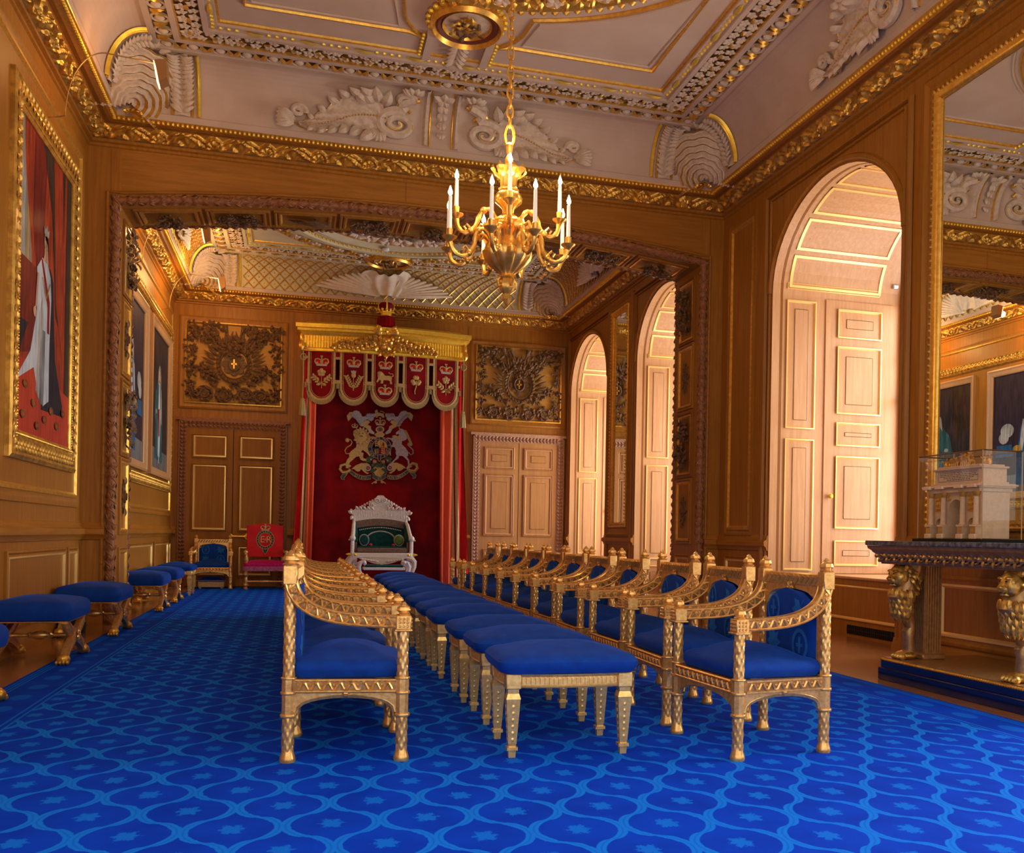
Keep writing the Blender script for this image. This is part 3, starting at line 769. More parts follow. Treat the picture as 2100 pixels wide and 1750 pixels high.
for k in range(48):
    a = 2*pi*(k+.5)/48
    for q in (-1, 1): b.leaf((CX+1.84*cos(a), CY+1.84*sin(a), 6.0), (cos(a)*q-sin(a)*.5, sin(a)*q+cos(a)*.5, 0), (0, 0, -1), .14, .03, .35, 2)
b.use(CREAM)
ring(b, CX, CY, [(0, .02), (1.55, .02)])
b.build('ceiling_rose', NEARC)
def medallion(cx, cy, r, ry, parent, seed):
    b = mb(GOLD); ring(b, cx, cy, [(r*1.18, -.02), (r*1.18, .08), (r*1.10, .12), (r*1.02, .08)], 40, 6.07, ry)
    b.use(mat('medallion_red', (.16, .035, .02), .5)); ring(b, cx, cy, [(r*1.02, .08), (r*.94, .09), (r*.80, .06)], 40, 6.07, ry)
    b.use(GOLD); ring(b, cx, cy, [(r*.80, .06), (r*.80, .08), (r*.74, .05)], 40, 6.07, ry)
    b.use(CREAM2); ring(b, cx, cy, [(r*.74, .05), (.0, .05)], 40, 6.07, ry)
    fnm = lambda u, v, h: (cx+u, cy+v, 6.02-h)
    foliage(b.use(GOLD), fnm, -r*.45, r*.45, -r*.45, r*.45, 22, r*.28, .0, .05, seed)
    foliage(b.use(CARVE), fnm, -r*.4, r*.45, -r*.2, r*.5, 12, r*.3, .0, .05, seed+1)
    for k in range(26):
        a = 2*pi*k/26; b.use(GOLDB).sph((cx+r*1.24*cos(a), cy+ry*r*1.24*sin(a), 6.04), .03, 6, 4)
    b.build('ceiling_medallion', parent)
medallion(CX, 9.55, .30, 1.12, NEARC, 3)
b = mb(CREAM)
for s in (-1, 1):
    b.use(CREAM).box(CX+s*.30-.04, CX+s*.30+.04, 9.9, 10.42, 6.02, 6.08); b.use(GOLDB)
    for k in range(7): b.sph((CX+s*.37, 9.95+.07*k, 6.05), .022, 6, 4)
b.use(CREAM2)
for k in range(6):
    for s in (-1, 1): b.leaf((CX, 9.92+.09*k, 6.05), (s*.8, .8, 0), (0, 0, -1), .17, .03)
b.build('ceiling_strap', NEARC)
def line_panel(pts, parent, m=GOLD, r=.026, z=6.075):
    mb(m).tube([(x, y, z) for x, y in pts], r, 6, closed=True, flat=.8).build('gilt_panel_line', parent)
for s in (-1, 1):
    X = lambda d: CX+s*d
    yo = YF-1.85
    arc = [(X(2.42*sin(a)), CY+2.42*cos(a)) for a in [.40+.9*i/16 for i in range(17)]]
    pts = [(X(.52), yo), (X(.62), yo-.02)]
    cus = [(X(.62+.10*sin(pi*.5*t)), yo-.05-.45*t) for t in (0, .3, .6, 1)]
    yo = 9.97; cus = [(X(.60*sin(a)), 9.55+.60*cos(a)) for a in [.62+.95*i/8 for i in range(9)]]
    arc = [(X(2.3*sin(a)), CY+2.3*cos(a)) for a in [.275+.845*i/18 for i in range(19)]]
    line_panel([(X(.52), yo)]+cus+arc+[(X(2.07), CY+1.0), (X(2.07), yo)], NEARC)
    line_panel([(X(.62), yo-.07)]+[(X(2.38*sin(a)), CY+2.38*cos(a)) for a in [.30+.76*i/18 for i in range(19)]]+[(X(2.0), yo-.07)], NEARC, CREAM, .016)
# far bay: trellis on the cove, end shell with fronds, round centre
tr = mb(GOLD); st = mb(GOLD); lat = mb(mat('trellis_field', (.55, .50, .38), .7))
for key, (fn, a, e) in FS.items():
    u0, u1 = a+1.2, e-1.2; D = .18; n = int((u1-u0)/D)
    for i in range(-6, n+7):
        for sg in (-1, 1):
            ps = []
            for k in range(13):
                s = k/12; u = u0+i*D+sg*s*.72
                if u0 <= u <= u1: ps.append(CV(fn, u, s, .012))
            if len(ps) > 1: tr.tube(ps, .010, 4)
    for i in range(n*2+1):
        for k in range(1, 8):
            s = k*.125
            if (i+k) % 2 and u0 < u0+i*D/2 < u1: st.sph(CV(fn, u0+i*D/2, s, .006), .014, 5, 3)
tr.build('cove_trellis', FARC); st.build('cove_studs', FARC)
FANM = worn('white_plaster', (.80, .70, .56), (.70, .60, .46), .7, scale=12)
def fan(fn, uc, parent):
    b = mb(FANM); W = lambda x, y, h=.03: Vector(CV(fn, uc+x, min(max(y, 0), 1.05), h))
    b.grid(lambda s, t: W((s-.5)*.95*(.35+.65*sin(pi*min(1, t*.75+.1))), .05+.98*t, .10+.10*sin(pi*s)+.02*cos(s*22)), 44, 10)
    for s in (-1, 1):
        for k in range(10):
            a = .12+.14*k; L = 1.15-.06*k; pts = []
            for i in range(9):
                t = i/8; pts.append(W(s*(.12+L*t*cos(a*.9)), .04+t*(.12+.95*sin(a))*(1-.28*t)*.9, .09+.03*sin(pi*t)))
            b.tube(pts, [.055*(1-.6*abs(2*i/8-1)) for i in range(9)], 6)
            if k % 3 == 1:
                for i in range(2, 7): b.use(GOLD).sph(pts[i]+Vector((0, 0, -.05)), .02, 5, 3)
                b.use(FANM)
    b.build('cove_fan_shell', parent)
fan(FS['F'][0], CX, FARC)
fan(FS['R'][0], 16.02, FARC); fan(FS['L'][0], 16.02, FARC)
medallion(CX, YB-1.12, .34, .9, FARC, 11)
CYF = 16.02
b = mb(CREAM3); ring(b, CX, CYF, [(1.35, 0), (1.35, .04), (1.5, .09), (1.62, .05), (1.66, .05)], 72)
ring(b, CX, CYF, [(1.70, .03), (1.75, .10), (1.9, .08), (1.95, 0)], 72)
b.use(GOLD); ring(b, CX, CYF, [(1.30, 0), (1.30, .04), (1.35, .04)], 72); ring(b, CX, CYF, [(1.66, .05), (1.70, .03)], 72)
ring(b, CX, CYF, [(.7, 0), (.72, .05), (.76, 0)], 60)
for k in range(120): a = 2*pi*k/120; b.use(GOLDB).sph((CX+1.68*cos(a), CYF+1.68*sin(a), 6.01), .024, 6, 4)
for k in range(56):
    a = 2*pi*k/56; p = (CX+2.1*cos(a), CYF+2.1*sin(a), 6.03)
    b.use(GOLD if k % 2 else CREAM2).rose(p, (0, 0, -1), .11)
    for q in (-1, 1): b.use(GOLD).leaf(p, (-sin(a)*q+cos(a)*.4, cos(a)*q+sin(a)*.4, 0), (0, 0, -1), .15, .04)
for k in range(34):
    a = 2*pi*k/34; p = (CX+1.05*cos(a), CYF+1.05*sin(a), 6.05)
    for q in range(4): b.use(CREAM2).leaf(p, (cos(a*3+q*1.6), sin(a*3+q*1.6), 0), (0, 0, -1), .22, .05, .3, 2)
b.build('ceiling_rose', FARC)
d = mb(mat('detector_white', (.8, .82, .85), .4)); d.lathe([(.06, 0), (.06, -.03), (.04, -.045)], (1.35, 17.45, 6.0), 14); tag(d.build('smoke_detector'), 'small white smoke detector on the far ceiling ring', 'smoke detector')
# ------------------------------------------------------------------ doors in the end wall
def carved_band(fn, u0, u1, v0, v1, w, parent, m, seed=1):
    """architrave with carved leaf band round three sides"""
    b = mb(m); rr = random.Random(seed)
    for (a0, a1, c0, c1) in ((u0, u0+w, 0, v1), (u1-w, u1, 0, v1), (u0+w, u1-w, v1-w, v1)):
        b.slab(fn, a0, a1, c0, c1, 0, .035)
    for (a0, a1, c0, c1) in ((u0, u0+.02, 0, v1), (u1-.02, u1, 0, v1), (u0, u1, v1-.02, v1), (u0-.05, u1+.05, v1, v1+.05)): b.slab(fn, a0, a1, c0, c1, 0, .065)
    N = Vector(fn(0, 0, 1))-Vector(fn(0, 0, 0)); U = Vector(fn(1, 0, 0))-Vector(fn(0, 0, 0)); V = Vector((0, 0, 1))
    n = int(v1/.07)
    for s, uc in ((1, u0+w*.55), (-1, u1-w*.55)):
        for k in range(n):
            p = Vector(fn(uc, .04+k*.07, .032))
            for q in (-1, 1): b.leaf(p, V*.9+U*(q*.75)+N*.25, N, .085, .022, .3)
    m_ = int((u1-u0-w)/.07)
    for k in range(m_):
        p = Vector(fn(u0+w*.6+k*.07, v1-w*.5, .032))
        for q in (-1, 1): b.leaf(p, U*.9+V*(q*.75)+N*.25, N, .085, .022, .3)
    return b.build('architrave', parent)
def door(idx, u0, u1, vt, wm, label, gm, raised, handle_u):
    d = sroot('door_%d' % idx, label)
    w = .135; carved_band(PB, u0, u1, 0, vt, w, d, ROPE if idx == 1 else worn('pale_carved_oak', (.42, .22, .12), (.55, .32, .2), .5, scale=25), idx)
    a, e = u0+w, u1-w; mid = (a+e)/2
    for k, (x0, x1) in enumerate(((a, mid-.006), (mid+.006, e))):
        lf = mb(wm); lf.slab(PB, x0, x1, .01, vt-w, .004, .03); o = lf.build('door_leaf', d, smooth=False)
        FN = lambda u, v, h: PB(u, v, h+.03)
        p0, p1 = x0+.12, x1-.12
        for v0, v1 in ((.22, .74), (1.06, 2.24), (2.40, 2.78)):
            panel(o, FN, p0, p1, v0, v1, wm=wm, gm=gm, outer=.03, gw=.032, raised=raised).name = 'door_panel'
    mb(BLACK).slab(PB, mid-.006, mid+.006, .01, vt-w, .002, .006).build('door_gap', d, smooth=False)
    if handle_u is not None:
        h = mb(GOLDB); N = lambda u, v, q: PB(u, v, .03+q)
        c = (handle_u, .94)
        h.prism([(c[0]-.0+.075*cos(2*pi*k/8)*(1 if k % 2 == 0 else .62), c[1]+.075*sin(2*pi*k/8)*(1 if k % 2 == 0 else .62)) for k in range(8)], N, 0, .01)
        h.sph(N(c[0], c[1], .05), .032, 10, 7); h.tube([N(c[0]-.02, c[1], .012), N(c[0]-.26, c[1], .012)], .013, 6)
        h.prism([(c[0]-.28+.05*cos(2*pi*k/8)*(1 if k % 2 == 0 else .6), c[1]+.05*sin(2*pi*k/8)*(1 if k % 2 == 0 else .6)) for k in range(8)], N, 0, .01)
        h.build('door_handle', d)
    mb(BLACK).slab(PB, a, e, .0, .012, 0, .03).build('threshold', d, smooth=False)
    return d
door(1, -2.14, -.26, 3.06, wood('brown_door_oak', (.30, .115, .012), (.40, .165, .022), rough=.5, spec=.25), 'dark oak double door with gilt panel lines behind the armchairs', GILTMARK, 0, -.93)
door(2, 3.27, 5.13, 3.04, wood('pale_door_oak', (.46, .215, .07), (.58, .29, .10)), 'pale oak double door with raised panels right of the canopy', WOODL, .016, None)
# ------------------------------------------------------------------ carved overdoor panels
def overdoor(u0, u1, v0, v1, label, star):
    t = thing('carved_overdoor_panel', label, 'carved panel', group='carved overdoor panels')
    f = mb(WOOD); f.frame(PB, u0-.1, u1+.1, v0-.1, v1+.1, [(0, 0), (0, .03), (.03, .045), (.06, .03), (.1, .02)]); 
    f.use(GOLD).frame(PB, u0, u1, v0, v1, [(0, .02), (0, .045), (.02, .05), (.045, .02)]); f.build('frame', t)
    g = mb(wood('golden_oak_board', (.50, .235, .035), (.62, .32, .06), .5, grain=(.5, .5, 9), spec=.3)); g.slab(PB, u0+.03, u1-.03, v0+.03, v1-.03, .002, .012); g.build('back_board', t, smooth=False)
    W, H = u1-u0, v1-v0; uc, vc = (u0+u1)/2, (v0+v1)/2
    b = mb(CARVE); rr = random.Random(int(u0*100)); P = lambda x, y, h=.04: Vector(PB(uc+x*W, v0+y*H, h)); N = Vector((0, -1, 0))
    def clump(x, y, n, sz, spread):
        for k in range(n):
            a = rr.uniform(0, 2*pi); r = spread*sqrt(rr.random()); p = P(x, y, rr.uniform(.02, .08))+Vector((r*cos(a), 0, r*sin(a)))
            q = rr.random()
            if q < .25: b.rose(p, N+Vector((rr.uniform(-.4, .4), 0, rr.uniform(-.4, .4))), sz*.75)
            elif q < .36: b.sph(p, sz*.3, 6, 4)
            else: b.leaf(p, Vector((cos(a), rr.uniform(-.6, 0), sin(a))), N, sz*1.5, sz*.36, .3, 2)
    for s in (-1, 1):
        for k in range(11): clump(s*.44+.008*sin(k*2), .93-.083*k, 6 if k % 3 else 10, .06, .045 if k % 3 else .075)
        for k in range(9):
            x = s*(.39-.048*k); y = .90-.22*sin(pi*.5*k/8)+.0; clump(x, y, 11, .07, .075)
        clump(s*.25, .93, 10, .08, .05); clump(s*.16, .90, 6, .09, .04)
        for k in range(9):   # reed fans springing outward from the wreath
            a = radians(-28+13*k); p = P(0, .50, .05)+Vector((s*.36*cos(a)*.9, 0, .36*sin(a)))
            b.leaf(p, Vector((s*cos(a+.45), -.1, sin(a+.45))), N, .27, .024, .15); b.leaf(p, Vector((s*cos(a+.1), -.15, sin(a+.1))), N, .17, .02, .25)
        for k in range(8): clump(s*(.17+.026*k), .27+.022*k*1.1, 6, .065, .05)
        for cx in (.11, .29):
            sp = spiral(0, 0, .155, .02, rr.uniform(0, 6), s*2.0, 40)
            b.tube([P(s*cx, .115, .06)+Vector((x, 0, y)) for x, y in sp], [.022]*41, 6)
            sp = spiral(0, 0, .12, .05, rr.uniform(0, 6), -s*.9, 20); b.tube([P(s*cx, .115, .08)+Vector((x, 0, y)) for x, y in sp], [.018]*21, 5)
            b.rose(P(s*cx, .115, .06), N, .07)
            for k in range(7): a = 2*pi*k/7; b.leaf(P(s*cx, .115, .05)+Vector((.10*cos(a), 0, .10*sin(a))), Vector((-sin(a), -.3, cos(a))), N, .12, .03, .3, 2)
        clump(s*.41, .10, 10, .06, .07)
        b.tube([P(s*.05, .80, .08), P(s*.075, .88, .09), P(s*.10, .96, .10)], [.012, .02, .055], 10)
    clump(0, .765, 24, .07, .10); clump(0, .235, 12, .055, .06); clump(0, .10, 8, .05, .04)
    cx, cz = 0, .50
    for rr_, r_ in ((.33, .022), (.28, .016)):
        b.tube([P(cx, cz, .06)+Vector((rr_*.86*cos(q), 0, rr_*sin(q))) for q in (2*pi*k/28 for k in range(28))], r_, 6, closed=True)
    for k in range(30):
        a = 2*pi*k/30; b.leaf(P(cx, cz, .05)+Vector((.29*.88*cos(a), 0, .31*sin(a))), Vector((-sin(a)+.4*cos(a), -.3, cos(a)+.4*sin(a))), N, .12, .025, .3)
    c = mb(CARVE); FN = lambda u, v, h: PB(uc+u, v0+H*.5+v, h)
    if star:
        for k in range(8):
            a = 2*pi*k/8; L = .24 if k % 2 == 0 else .19
            for j in range(-3, 4):
                q = a+j*.10; c.leaf(FN(.03*sin(q), .03*cos(q), .02), Vector((sin(q), -.05, cos(q))), N, L*(1-.07*abs(j)), .014, .1)
    else:
        for k in range(8):
            a = 2*pi*k/8; c.prism([(.15*sin(a)+.068*sin(q), .15*cos(a)+.068*cos(q)) for q in (2*pi*j/12 for j in range(12))], FN, .01, .045)
        c.prism([(.16*sin(2*pi*j/20), .16*cos(2*pi*j/20)) for j in range(20)], FN, .01, .05)
    c.tube([FN(.10*sin(q), .125*cos(q), .06) for q in (2*pi*j/20 for j in range(20))], .016, 6, closed=True)
    c.use(GOLD)
    for w_, h_ in ((.012, .085), (.05, .014)): c.slab(FN, -w_, w_, -h_, h_, .05, .065)
    b.build('foliage_carving', t); c.build('star_badge', t)
    return t
overdoor(-2.06, -.37, 3.38, 4.88, 'square limewood carving with an eight-lobed badge above the dark left door', False)
overdoor(3.30, 5.05, 3.34, 4.82, 'square limewood carving with a rayed star badge above the pale right door', True)
# ------------------------------------------------------------------ portraits
def carved_frame(fn, u0, u1, v0, v1, w, parent, m=GOLDR, seed=2, name='frame'):
    b = mb(m); b.frame(fn, u0, u1, v0, v1, [(0, 0), (0, .04), (w*.12, .055), (w*.2, .045), (w*.45, .055), (w*.75, .04), (w*.85, .034), (w*.9, .04), (w, .025), (w, .012)])
    N = Vector(fn(0, 0, 1))-Vector(fn(0, 0, 0)); U = Vector(fn(1, 0, 0))-Vector(fn(0, 0, 0)); V = Vector((0, 0, 1)); rr = random.Random(seed)
    def run(p0, p1, t):
        L = (p1-p0).length; n = int(L/.05); s = t.cross(N).normalized()
        for k in range(n):
            p = p0+(p1-p0)*((k+.5)/n)
            q = 1 if k % 2 else -1
            b.leaf(p-t*.03, t*.8+s*q*.7+N*.05, N, .085, .022, .14, 2)
            if k % 3 == 0: b.rose(p-N*.008, N, .034)
            for e_ in (0, .025): b.sph(p+s*w*.40-N*.012+t*e_, .010, 5, 3); b.sph(p-s*w*.40-N*.006+t*e_, .010, 5, 3)
    i = w*.45
    run(Vector(fn(u0+i, v0+i, .048)), Vector(fn(u1-i, v0+i, .048)), U); run(Vector(fn(u1-i, v1-i, .048)), Vector(fn(u0+i, v1-i, .048)), -U)
    run(Vector(fn(u0+i, v1-i, .048)), Vector(fn(u0+i, v0+i, .048)), -V); run(Vector(fn(u1-i, v0+i, .048)), Vector(fn(u1-i, v1-i, .048)), V)
    return b.build(name, parent)
def pm(n, c, c2=None):
    m = mat('paint_'+n, c, .6, spec=.2)
    if len(m.node_tree.nodes) < 4:      # brushwork: long vertical strokes over soft patches
        t = NT(m); o = t.coord(); st = t.noise(t.mapping(o, (14, 14, 1.6)), 1.6, 5, .65); pa = t.noise(o, 3.2, 3)
        f = t.smooth(t.m('ADD', t.m('MULTIPLY', st, .7), t.m('MULTIPLY', pa, .3)), .36, .64)
        t.l(t.mix(f, c2 or tuple(v*.42 for v in c), tuple(min(1, v*1.25) for v in c)), t.b.inputs['Base Color'])
    return m
def painting(fn, u0, u1, v0, v1, layers, parent, h0=.02):
    """painted shapes on one canvas; polygons in 0..1 canvas coordinates"""
    b = mb(); h = h0
    for m_, poly in layers:
        b.use(m_); h += .0004
        b.add([fn(u0+(u1-u0)*x, v0+(v1-v0)*y, h) for x, y in poly], [tuple(range(len(poly)))])
    return b.build('canvas', parent, smooth=False)
def ell(cx, cy, rx, ry, n=18): return [(cx+rx*cos(2*pi*k/n), cy+ry*sin(2*pi*k/n)) for k in range(n)]
sq = [(0, 0), (1, 0), (1, 1), (0, 1)]
SKIN = pm('skin', (.62, .36, .24)); WHT = pm('white_satin', (.50, .55, .60), (.36, .42, .50)); DRED = pm('deep_red', (.20, .022, .012), (.10, .012, .01)); ORED = pm('red_curtain', (.36, .05, .015), (.2, .025, .01))
CRP = pm('red_carpet', (.45, .05, .022), (.36, .035, .02)); NAVY = pm('dark_robe', (.025, .02, .035)); LGREY = pm('pale_grey', (.42, .42, .40)); COLM = pm('stone_column', (.26, .25, .22), (.2, .17, .12)); DK = pm('shadow_brown', (.055, .03, .02)); GLD = pm('gold_paint', (.5, .3, .06)); BLR = pm('blue_robe', (.02, .10, .22), (.015, .06, .14)); BRN = pm('dark_ground', (.045, .03, .03), (.02, .016, .018)); SASH = pm('red_sash', (.30, .01, .012)); WIG = pm('grey_wig', (.30, .28, .26)); GRNR = pm('green_robe', (.04, .12, .13)); TILE = pm('floor_tile', (.16, .16, .16), (.09, .09, .09)); PURP = pm('violet_ground', (.035, .022, .035), (.02, .012, .02))
p = thing('portrait', 'large gilt framed portrait of a person in white robes and a red sash', 'portrait')
U0, U1, V0, V1 = 8.82, 11.22, 1.61, 4.72
carved_frame(PL, U0, U1, V0, V1, .24, p, GOLDR)
L = [(ORED, sq), (COLM, [(0, .30), (.27, .30), (.24, .6), (.12, .86), (.10, 1), (0, 1)]), (LGREY, [(.03, .35), (.12, .35), (.12, .80), (.05, .9), (.03, .9)]), (GLD, [(.17, .35), (.19, .35), (.19, .72), (.17, .74)]),
     (DRED, [(.28, 1), (.5, 1), (.44, .6), (.33, .55), (.26, .7)]), (DK, [(.42, 1), (.86, 1), (.82, .4), (.70, .45), (.60, .8)]), (ORED, [(.62, 1), (.80, 1), (.86, .6), (.84, .32), (.70, .5)]), (DK, [(.90, .1), (1, .1), (1, 1), (.90, 1)]),
     (DRED, [(0, .24), (.30, .28), (.32, .56), (0, .56)]), (CRP, [(.0, .0), (1, 0), (1, .19), (.5, .23), (0, .24)]), (NAVY, [(0, .20), (.12, .3), (.2, .36), (.06, .36), (0, .34)]),
     (NAVY, [(.44, .10), (.84, .11), (.86, .16), (.70, .34), (.66, .52), (.64, .68), (.57, .73), (.50, .5)]), (WHT, [(.0, .17), (.30, .26), (.38, .16), (.48, .12), (.58, .15), (.58, .40), (.60, .60), (.58, .69), (.52, .74), (.42, .74), (.33, .68), (.34, .5), (.24, .32)]),
     (LGREY, [(.34, .17), (.44, .12), (.46, .4), (.44, .58), (.38, .5)]), (pm('silver_skirt', (.24, .25, .29)), [(.40, .14), (.48, .115), (.50, .44), (.44, .44)]), (SASH, [(.40, .735), (.43, .735), (.57, .58), (.57, .44), (.53, .44), (.53, .55)]),
     (GLD, [(.42, .66), (.44, .66), (.50, .585), (.56, .66), (.58, .66), (.50, .57)]), (SKIN, [(.44, .735), (.54, .735), (.52, .76), (.515, .79), (.455, .79), (.455, .76)]), (SKIN, ell(.485, .822, .037, .037)), (DK, [(.455, .84), (.52, .845), (.535, .80), (.525, .77), (.51, .80), (.50, .85)]),
     (LGREY, [(.44, .85), (.53, .85), (.535, .885), (.51, .87), (.49, .895), (.47, .87), (.445, .885)]), (SKIN, ell(.30, .49, .03, .022)), (SKIN, [(.33, .66), (.36, .66), (.33, .52), (.30, .50)]), (pm('lip', (.4, .08, .06)), ell(.478, .803, .01, .003, 8)), (DK, ell(.47, .828, .007, .003, 8)), (DK, ell(.498, .828, .007, .003, 8))]
L = [(m_, [(x, (.1+(y-.1)*.8 if k > 10 and y > .1 else y)) for x, y in pl]) for k, (m_, pl) in enumerate(L)]
for x, y in ((.16, .16), (.3, .11), (.5, .07), (.74, .065), (.62, .11), (.12, .06), (.86, .12), (.36, .04)): L.append((pm('carpet_badge', (.2, .10, .02)), ell(x, y, .042, .014, 10))); L.append((CRP, ell(x, y, .022, .006, 8)))
painting(PL, U0+.23, U1-.23, V0+.23, V1-.23, L, p, .010)
gf = thing('gilt_wall_surround', 'long gilt carved surround enclosing the two far portraits on the left wall', 'picture surround')
carved_frame(PL, 13.15, 18.98, 1.70, 4.62, .17, gf, GOLDR, 9)
def oldportrait(u0, u1, label, bgm, robe, wig, plume):
    t = thing('portrait', label, 'portrait', group='far portraits'); v0, v1 = 1.90, 4.36
    f = mb(wood('pale_picture_frame', (.50, .27, .11), (.60, .34, .15))); f.frame(PL, u0, u1, v0, v1, [(0, 0), (0, .07), (.03, .08), (.06, .06), (.10, .055), (.13, .03), (.13, .01)]); f.build('frame', t)
    L = [(bgm, sq), (TILE, [(0, 0), (1, 0), (1, .14), (0, .16)]), (DK, [(0, .6), (.25, .5), (.3, 1), (0, 1)]), (robe, [(.30, .08), (.72, .06), (.70, .35), (.66, .55), (.58, .64), (.42, .64), (.32, .55), (.34, .3)]), (WHT, [(.48, .10), (.58, .10), (.60, .40), (.55, .62), (.49, .62), (.47, .4)]),
         (SASH, [(.46, .44), (.54, .46), (.56, .26), (.50, .24)]), (robe, [(.32, .56), (.26, .40), (.34, .34), (.44, .42), (.42, .52)]), (LGREY, [(.58, .62), (.64, .60), (.68, .36), (.64, .34)]), (LGREY, ell(.36, .42, .03, .018)), (wig, [(.42, .60), (.44, .72), (.50, .775), (.57, .76), (.60, .70), (.61, .60), (.56, .66), (.48, .66)]),
         (SKIN, ell(.515, .695, .034, .036)), (SKIN, [(.495, .64), (.535, .64), (.535, .67), (.495, .67)]), (WHT, [(.48, .645), (.545, .645), (.53, .56), (.50, .56)]), (DK, ell(.503, .705, .007, .003, 8)), (DK, ell(.53, .705, .007, .003, 8)), (WHT, [(.50, .0+.05), (.54, .05), (.54, .12), (.50, .12)])]
    if plume: L += [(LGREY, ell(.82, .52, .08, .06)), (LGREY, ell(.86, .46, .06, .05)), (BLR, [(.76, .40), (.94, .40), (.96, .3), (.74, .3)]), (GLD, ell(.70, .36, .05, .03))]
    painting(PL, u0+.12, u1-.12, v0+.12, v1-.12, L, t, .012)
oldportrait(16.35, 18.72, 'wood framed portrait of a person in pale and green robes, nearest the dark door', BRN, GRNR, WIG, False)
oldportrait(13.45, 15.95, 'wood framed portrait of a person in a blue robe and grey wig, nearest the arch', PURP, BLR, WIG, True)
# ------------------------------------------------------------------ picture lights on wire arms
def picture_light(y0, z0, dx, dz, label, W=45):
    t = thing('picture_light', label, 'picture light', group='picture lights'); A = Vector((XL+.15, y0, z0+.09))
    pts = [Vector((XL-.002, y0, z0+.05)), A+Vector((-.05, 0, -.02))]+[A+Vector((dx*(1-cos(q)), 0, dz*sin(q))) for q in (pi/2*i/14 for i in range(15))]
    E_ = pts[-1]; pts.append(E_+Vector((.42, 0, -.03)))
    mb(mat('brass_wire', (.5, .32, .12), .35, .9)).tube(pts, .006, 5).build('wire_arm', t)
    H = pts[-1]; h = mb(mat('lamp_shade_copper', (.55, .28, .10), .4, .6)); h.loft([[H+Vector((0, dy, 0)), H+Vector((.10, dy, .02)), H+Vector((.11, dy, -.15)), H+Vector((.04, dy, -.20))] for dy in (-.09, .09)]); h.build('lamp_shade', t, smooth=False)
    g = mb(mat('lamp_glow', (1, .6, .35), .4, emis=(1, .42, .16), estr=5)); g.loft([[H+Vector((-.012, dy, -.01)), H+Vector((-.004, dy, -.01)), H+Vector((.034, dy, -.20)), H+Vector((.022, dy, -.20))] for dy in (-.085, .085)]); g.build('lamp_tube', t, smooth=False)
    point('picture_lamp', tuple(H+Vector((-.06, 0, -.12))), W, (1, .58, .22), .05)
picture_light(10.0, 4.72, .33, .62, 'picture light on a curved wire above the large portrait in the near bay', 7)
picture_light(17.5, 4.60, .33, .58, 'picture light on a curved wire above the portrait next to the dark door')
picture_light(14.6, 4.60, .33, .58, 'picture light on a curved wire just beyond the left end of the arch')
# ------------------------------------------------------------------ pier mirrors
def mirror(y0, y1, z0, z1, label):
    t = thing('pier_mirror', label, 'mirror')
    w = mb(WOOD); w.frame(PR, y0-.16, y1+.16, z0-.16, z1+.16, [(0, 0), (0, .03), (.04, .06), (.08, .035), (.12, .045), (.16, .02)]); w.build('outer_frame', t)
    f = mb(GOLD); f.frame(PR, y0, y1, z0, z1, [(0, .01), (0, .05), (.02, .062), (.05, .05), (.075, .03), (.085, .012)])
    L = 0
    for (a, c, fx) in ((z0, z1, 0), (z0, z1, 1), (y0, y1, 2), (y0, y1, 3)):
        n = int((c-a)/.06)
        for k in range(n):
            q = a+(c-a)*(k+.5)/n; pp = {0: (y0+.03, q), 1: (y1-.03, q), 2: (q, z0+.03), 3: (q, z1-.03)}[fx]
            f.leaf(PR(pp[0], pp[1], .055), (0, 1, .5) if fx < 2 else (0, .5, 1), (-1, 0, 0), .05, .016, .3)
    f.build('gilt_frame', t)
    g = mb(BLACK); g.slab(PR, y0+.03, y1-.03, z0+.03, z1-.03, .001, .006); g.build('backing', t, smooth=False)
    m_ = mb(MIRROR); m_.rect(PR, y0+.08, y1-.08, z0+.08, z1-.08, .010); m_.build('mirror_glass', t, smooth=False)
mirror(4.05, 7.29, 1.15, 4.93, 'large gilt framed pier mirror above the console table')
mirror(15.46, 16.40, 1.22, 4.95, 'narrow gilt framed mirror between the two far windows')
# ------------------------------------------------------------------ throne canopy
can = thing('throne_canopy', 'tall crimson throne canopy with bright gilt pelmet, lappet valance and side curtains', 'canopy', (1.48, 18.85, 0))
CN = lambda x, y, z: (x-1.48, y-18.85, z)
EMB = worn('gold_embroidery', (.62, .44, .17), (.42, .28, .09), .6, .2, scale=60)
EMBS = worn('silver_embroidery', (.50, .46, .46), (.36, .32, .33), .6, .1, scale=50)
TRIM = worn('gold_braid', (.60, .42, .18), (.45, .30, .11), .6, .2, scale=70)
FRINGE = worn('bullion_fringe', (.44, .34, .15), (.28, .2, .07), .65, .15, scale=80)
ORNG = mat('orange_red_lining', (.75, .10, .03), .7, sheen=.3)
XC0, XC1 = .02, 2.94
def bow(x): t = (x-1.48)/1.46; return 18.86-.16*max(0, 1-t*t)
p = mb(GOLDB)
prof = [(0.0, 4.37), (.05, 4.38), (.05, 4.42), (.025, 4.44), (.025, 4.66), (.05, 4.68), (.07, 4.715), (.12, 4.735), (.12, 4.775), (.15, 4.79), (.15, 4.86), (.06, 4.875), (-.05, 4.93), (-.12, 4.93)]
n = 24; xs2 = [XC0+(XC1-XC0)*i/n for i in range(n+1)]
rings = []
rings.append([CN(XC0-a, 19.40, z) for a, z in prof])
rings.append([CN(XC0-a, bow(XC0)-a, z) for a, z in prof])
for x in xs2[1:-1]: rings.append([CN(x, bow(x)-a, z) for a, z in prof])
rings.append([CN(XC1+a, bow(XC1)-a, z) for a, z in prof]); rings.append([CN(XC1+a, 19.40, z) for a, z in prof])
m_ = len(prof); vs = [q for r in rings for q in r]
p.add(vs, [(i*m_+j, (i+1)*m_+j, (i+1)*m_+j+1, i*m_+j+1) for i in range(len(rings)-1) for j in range(m_-1)])
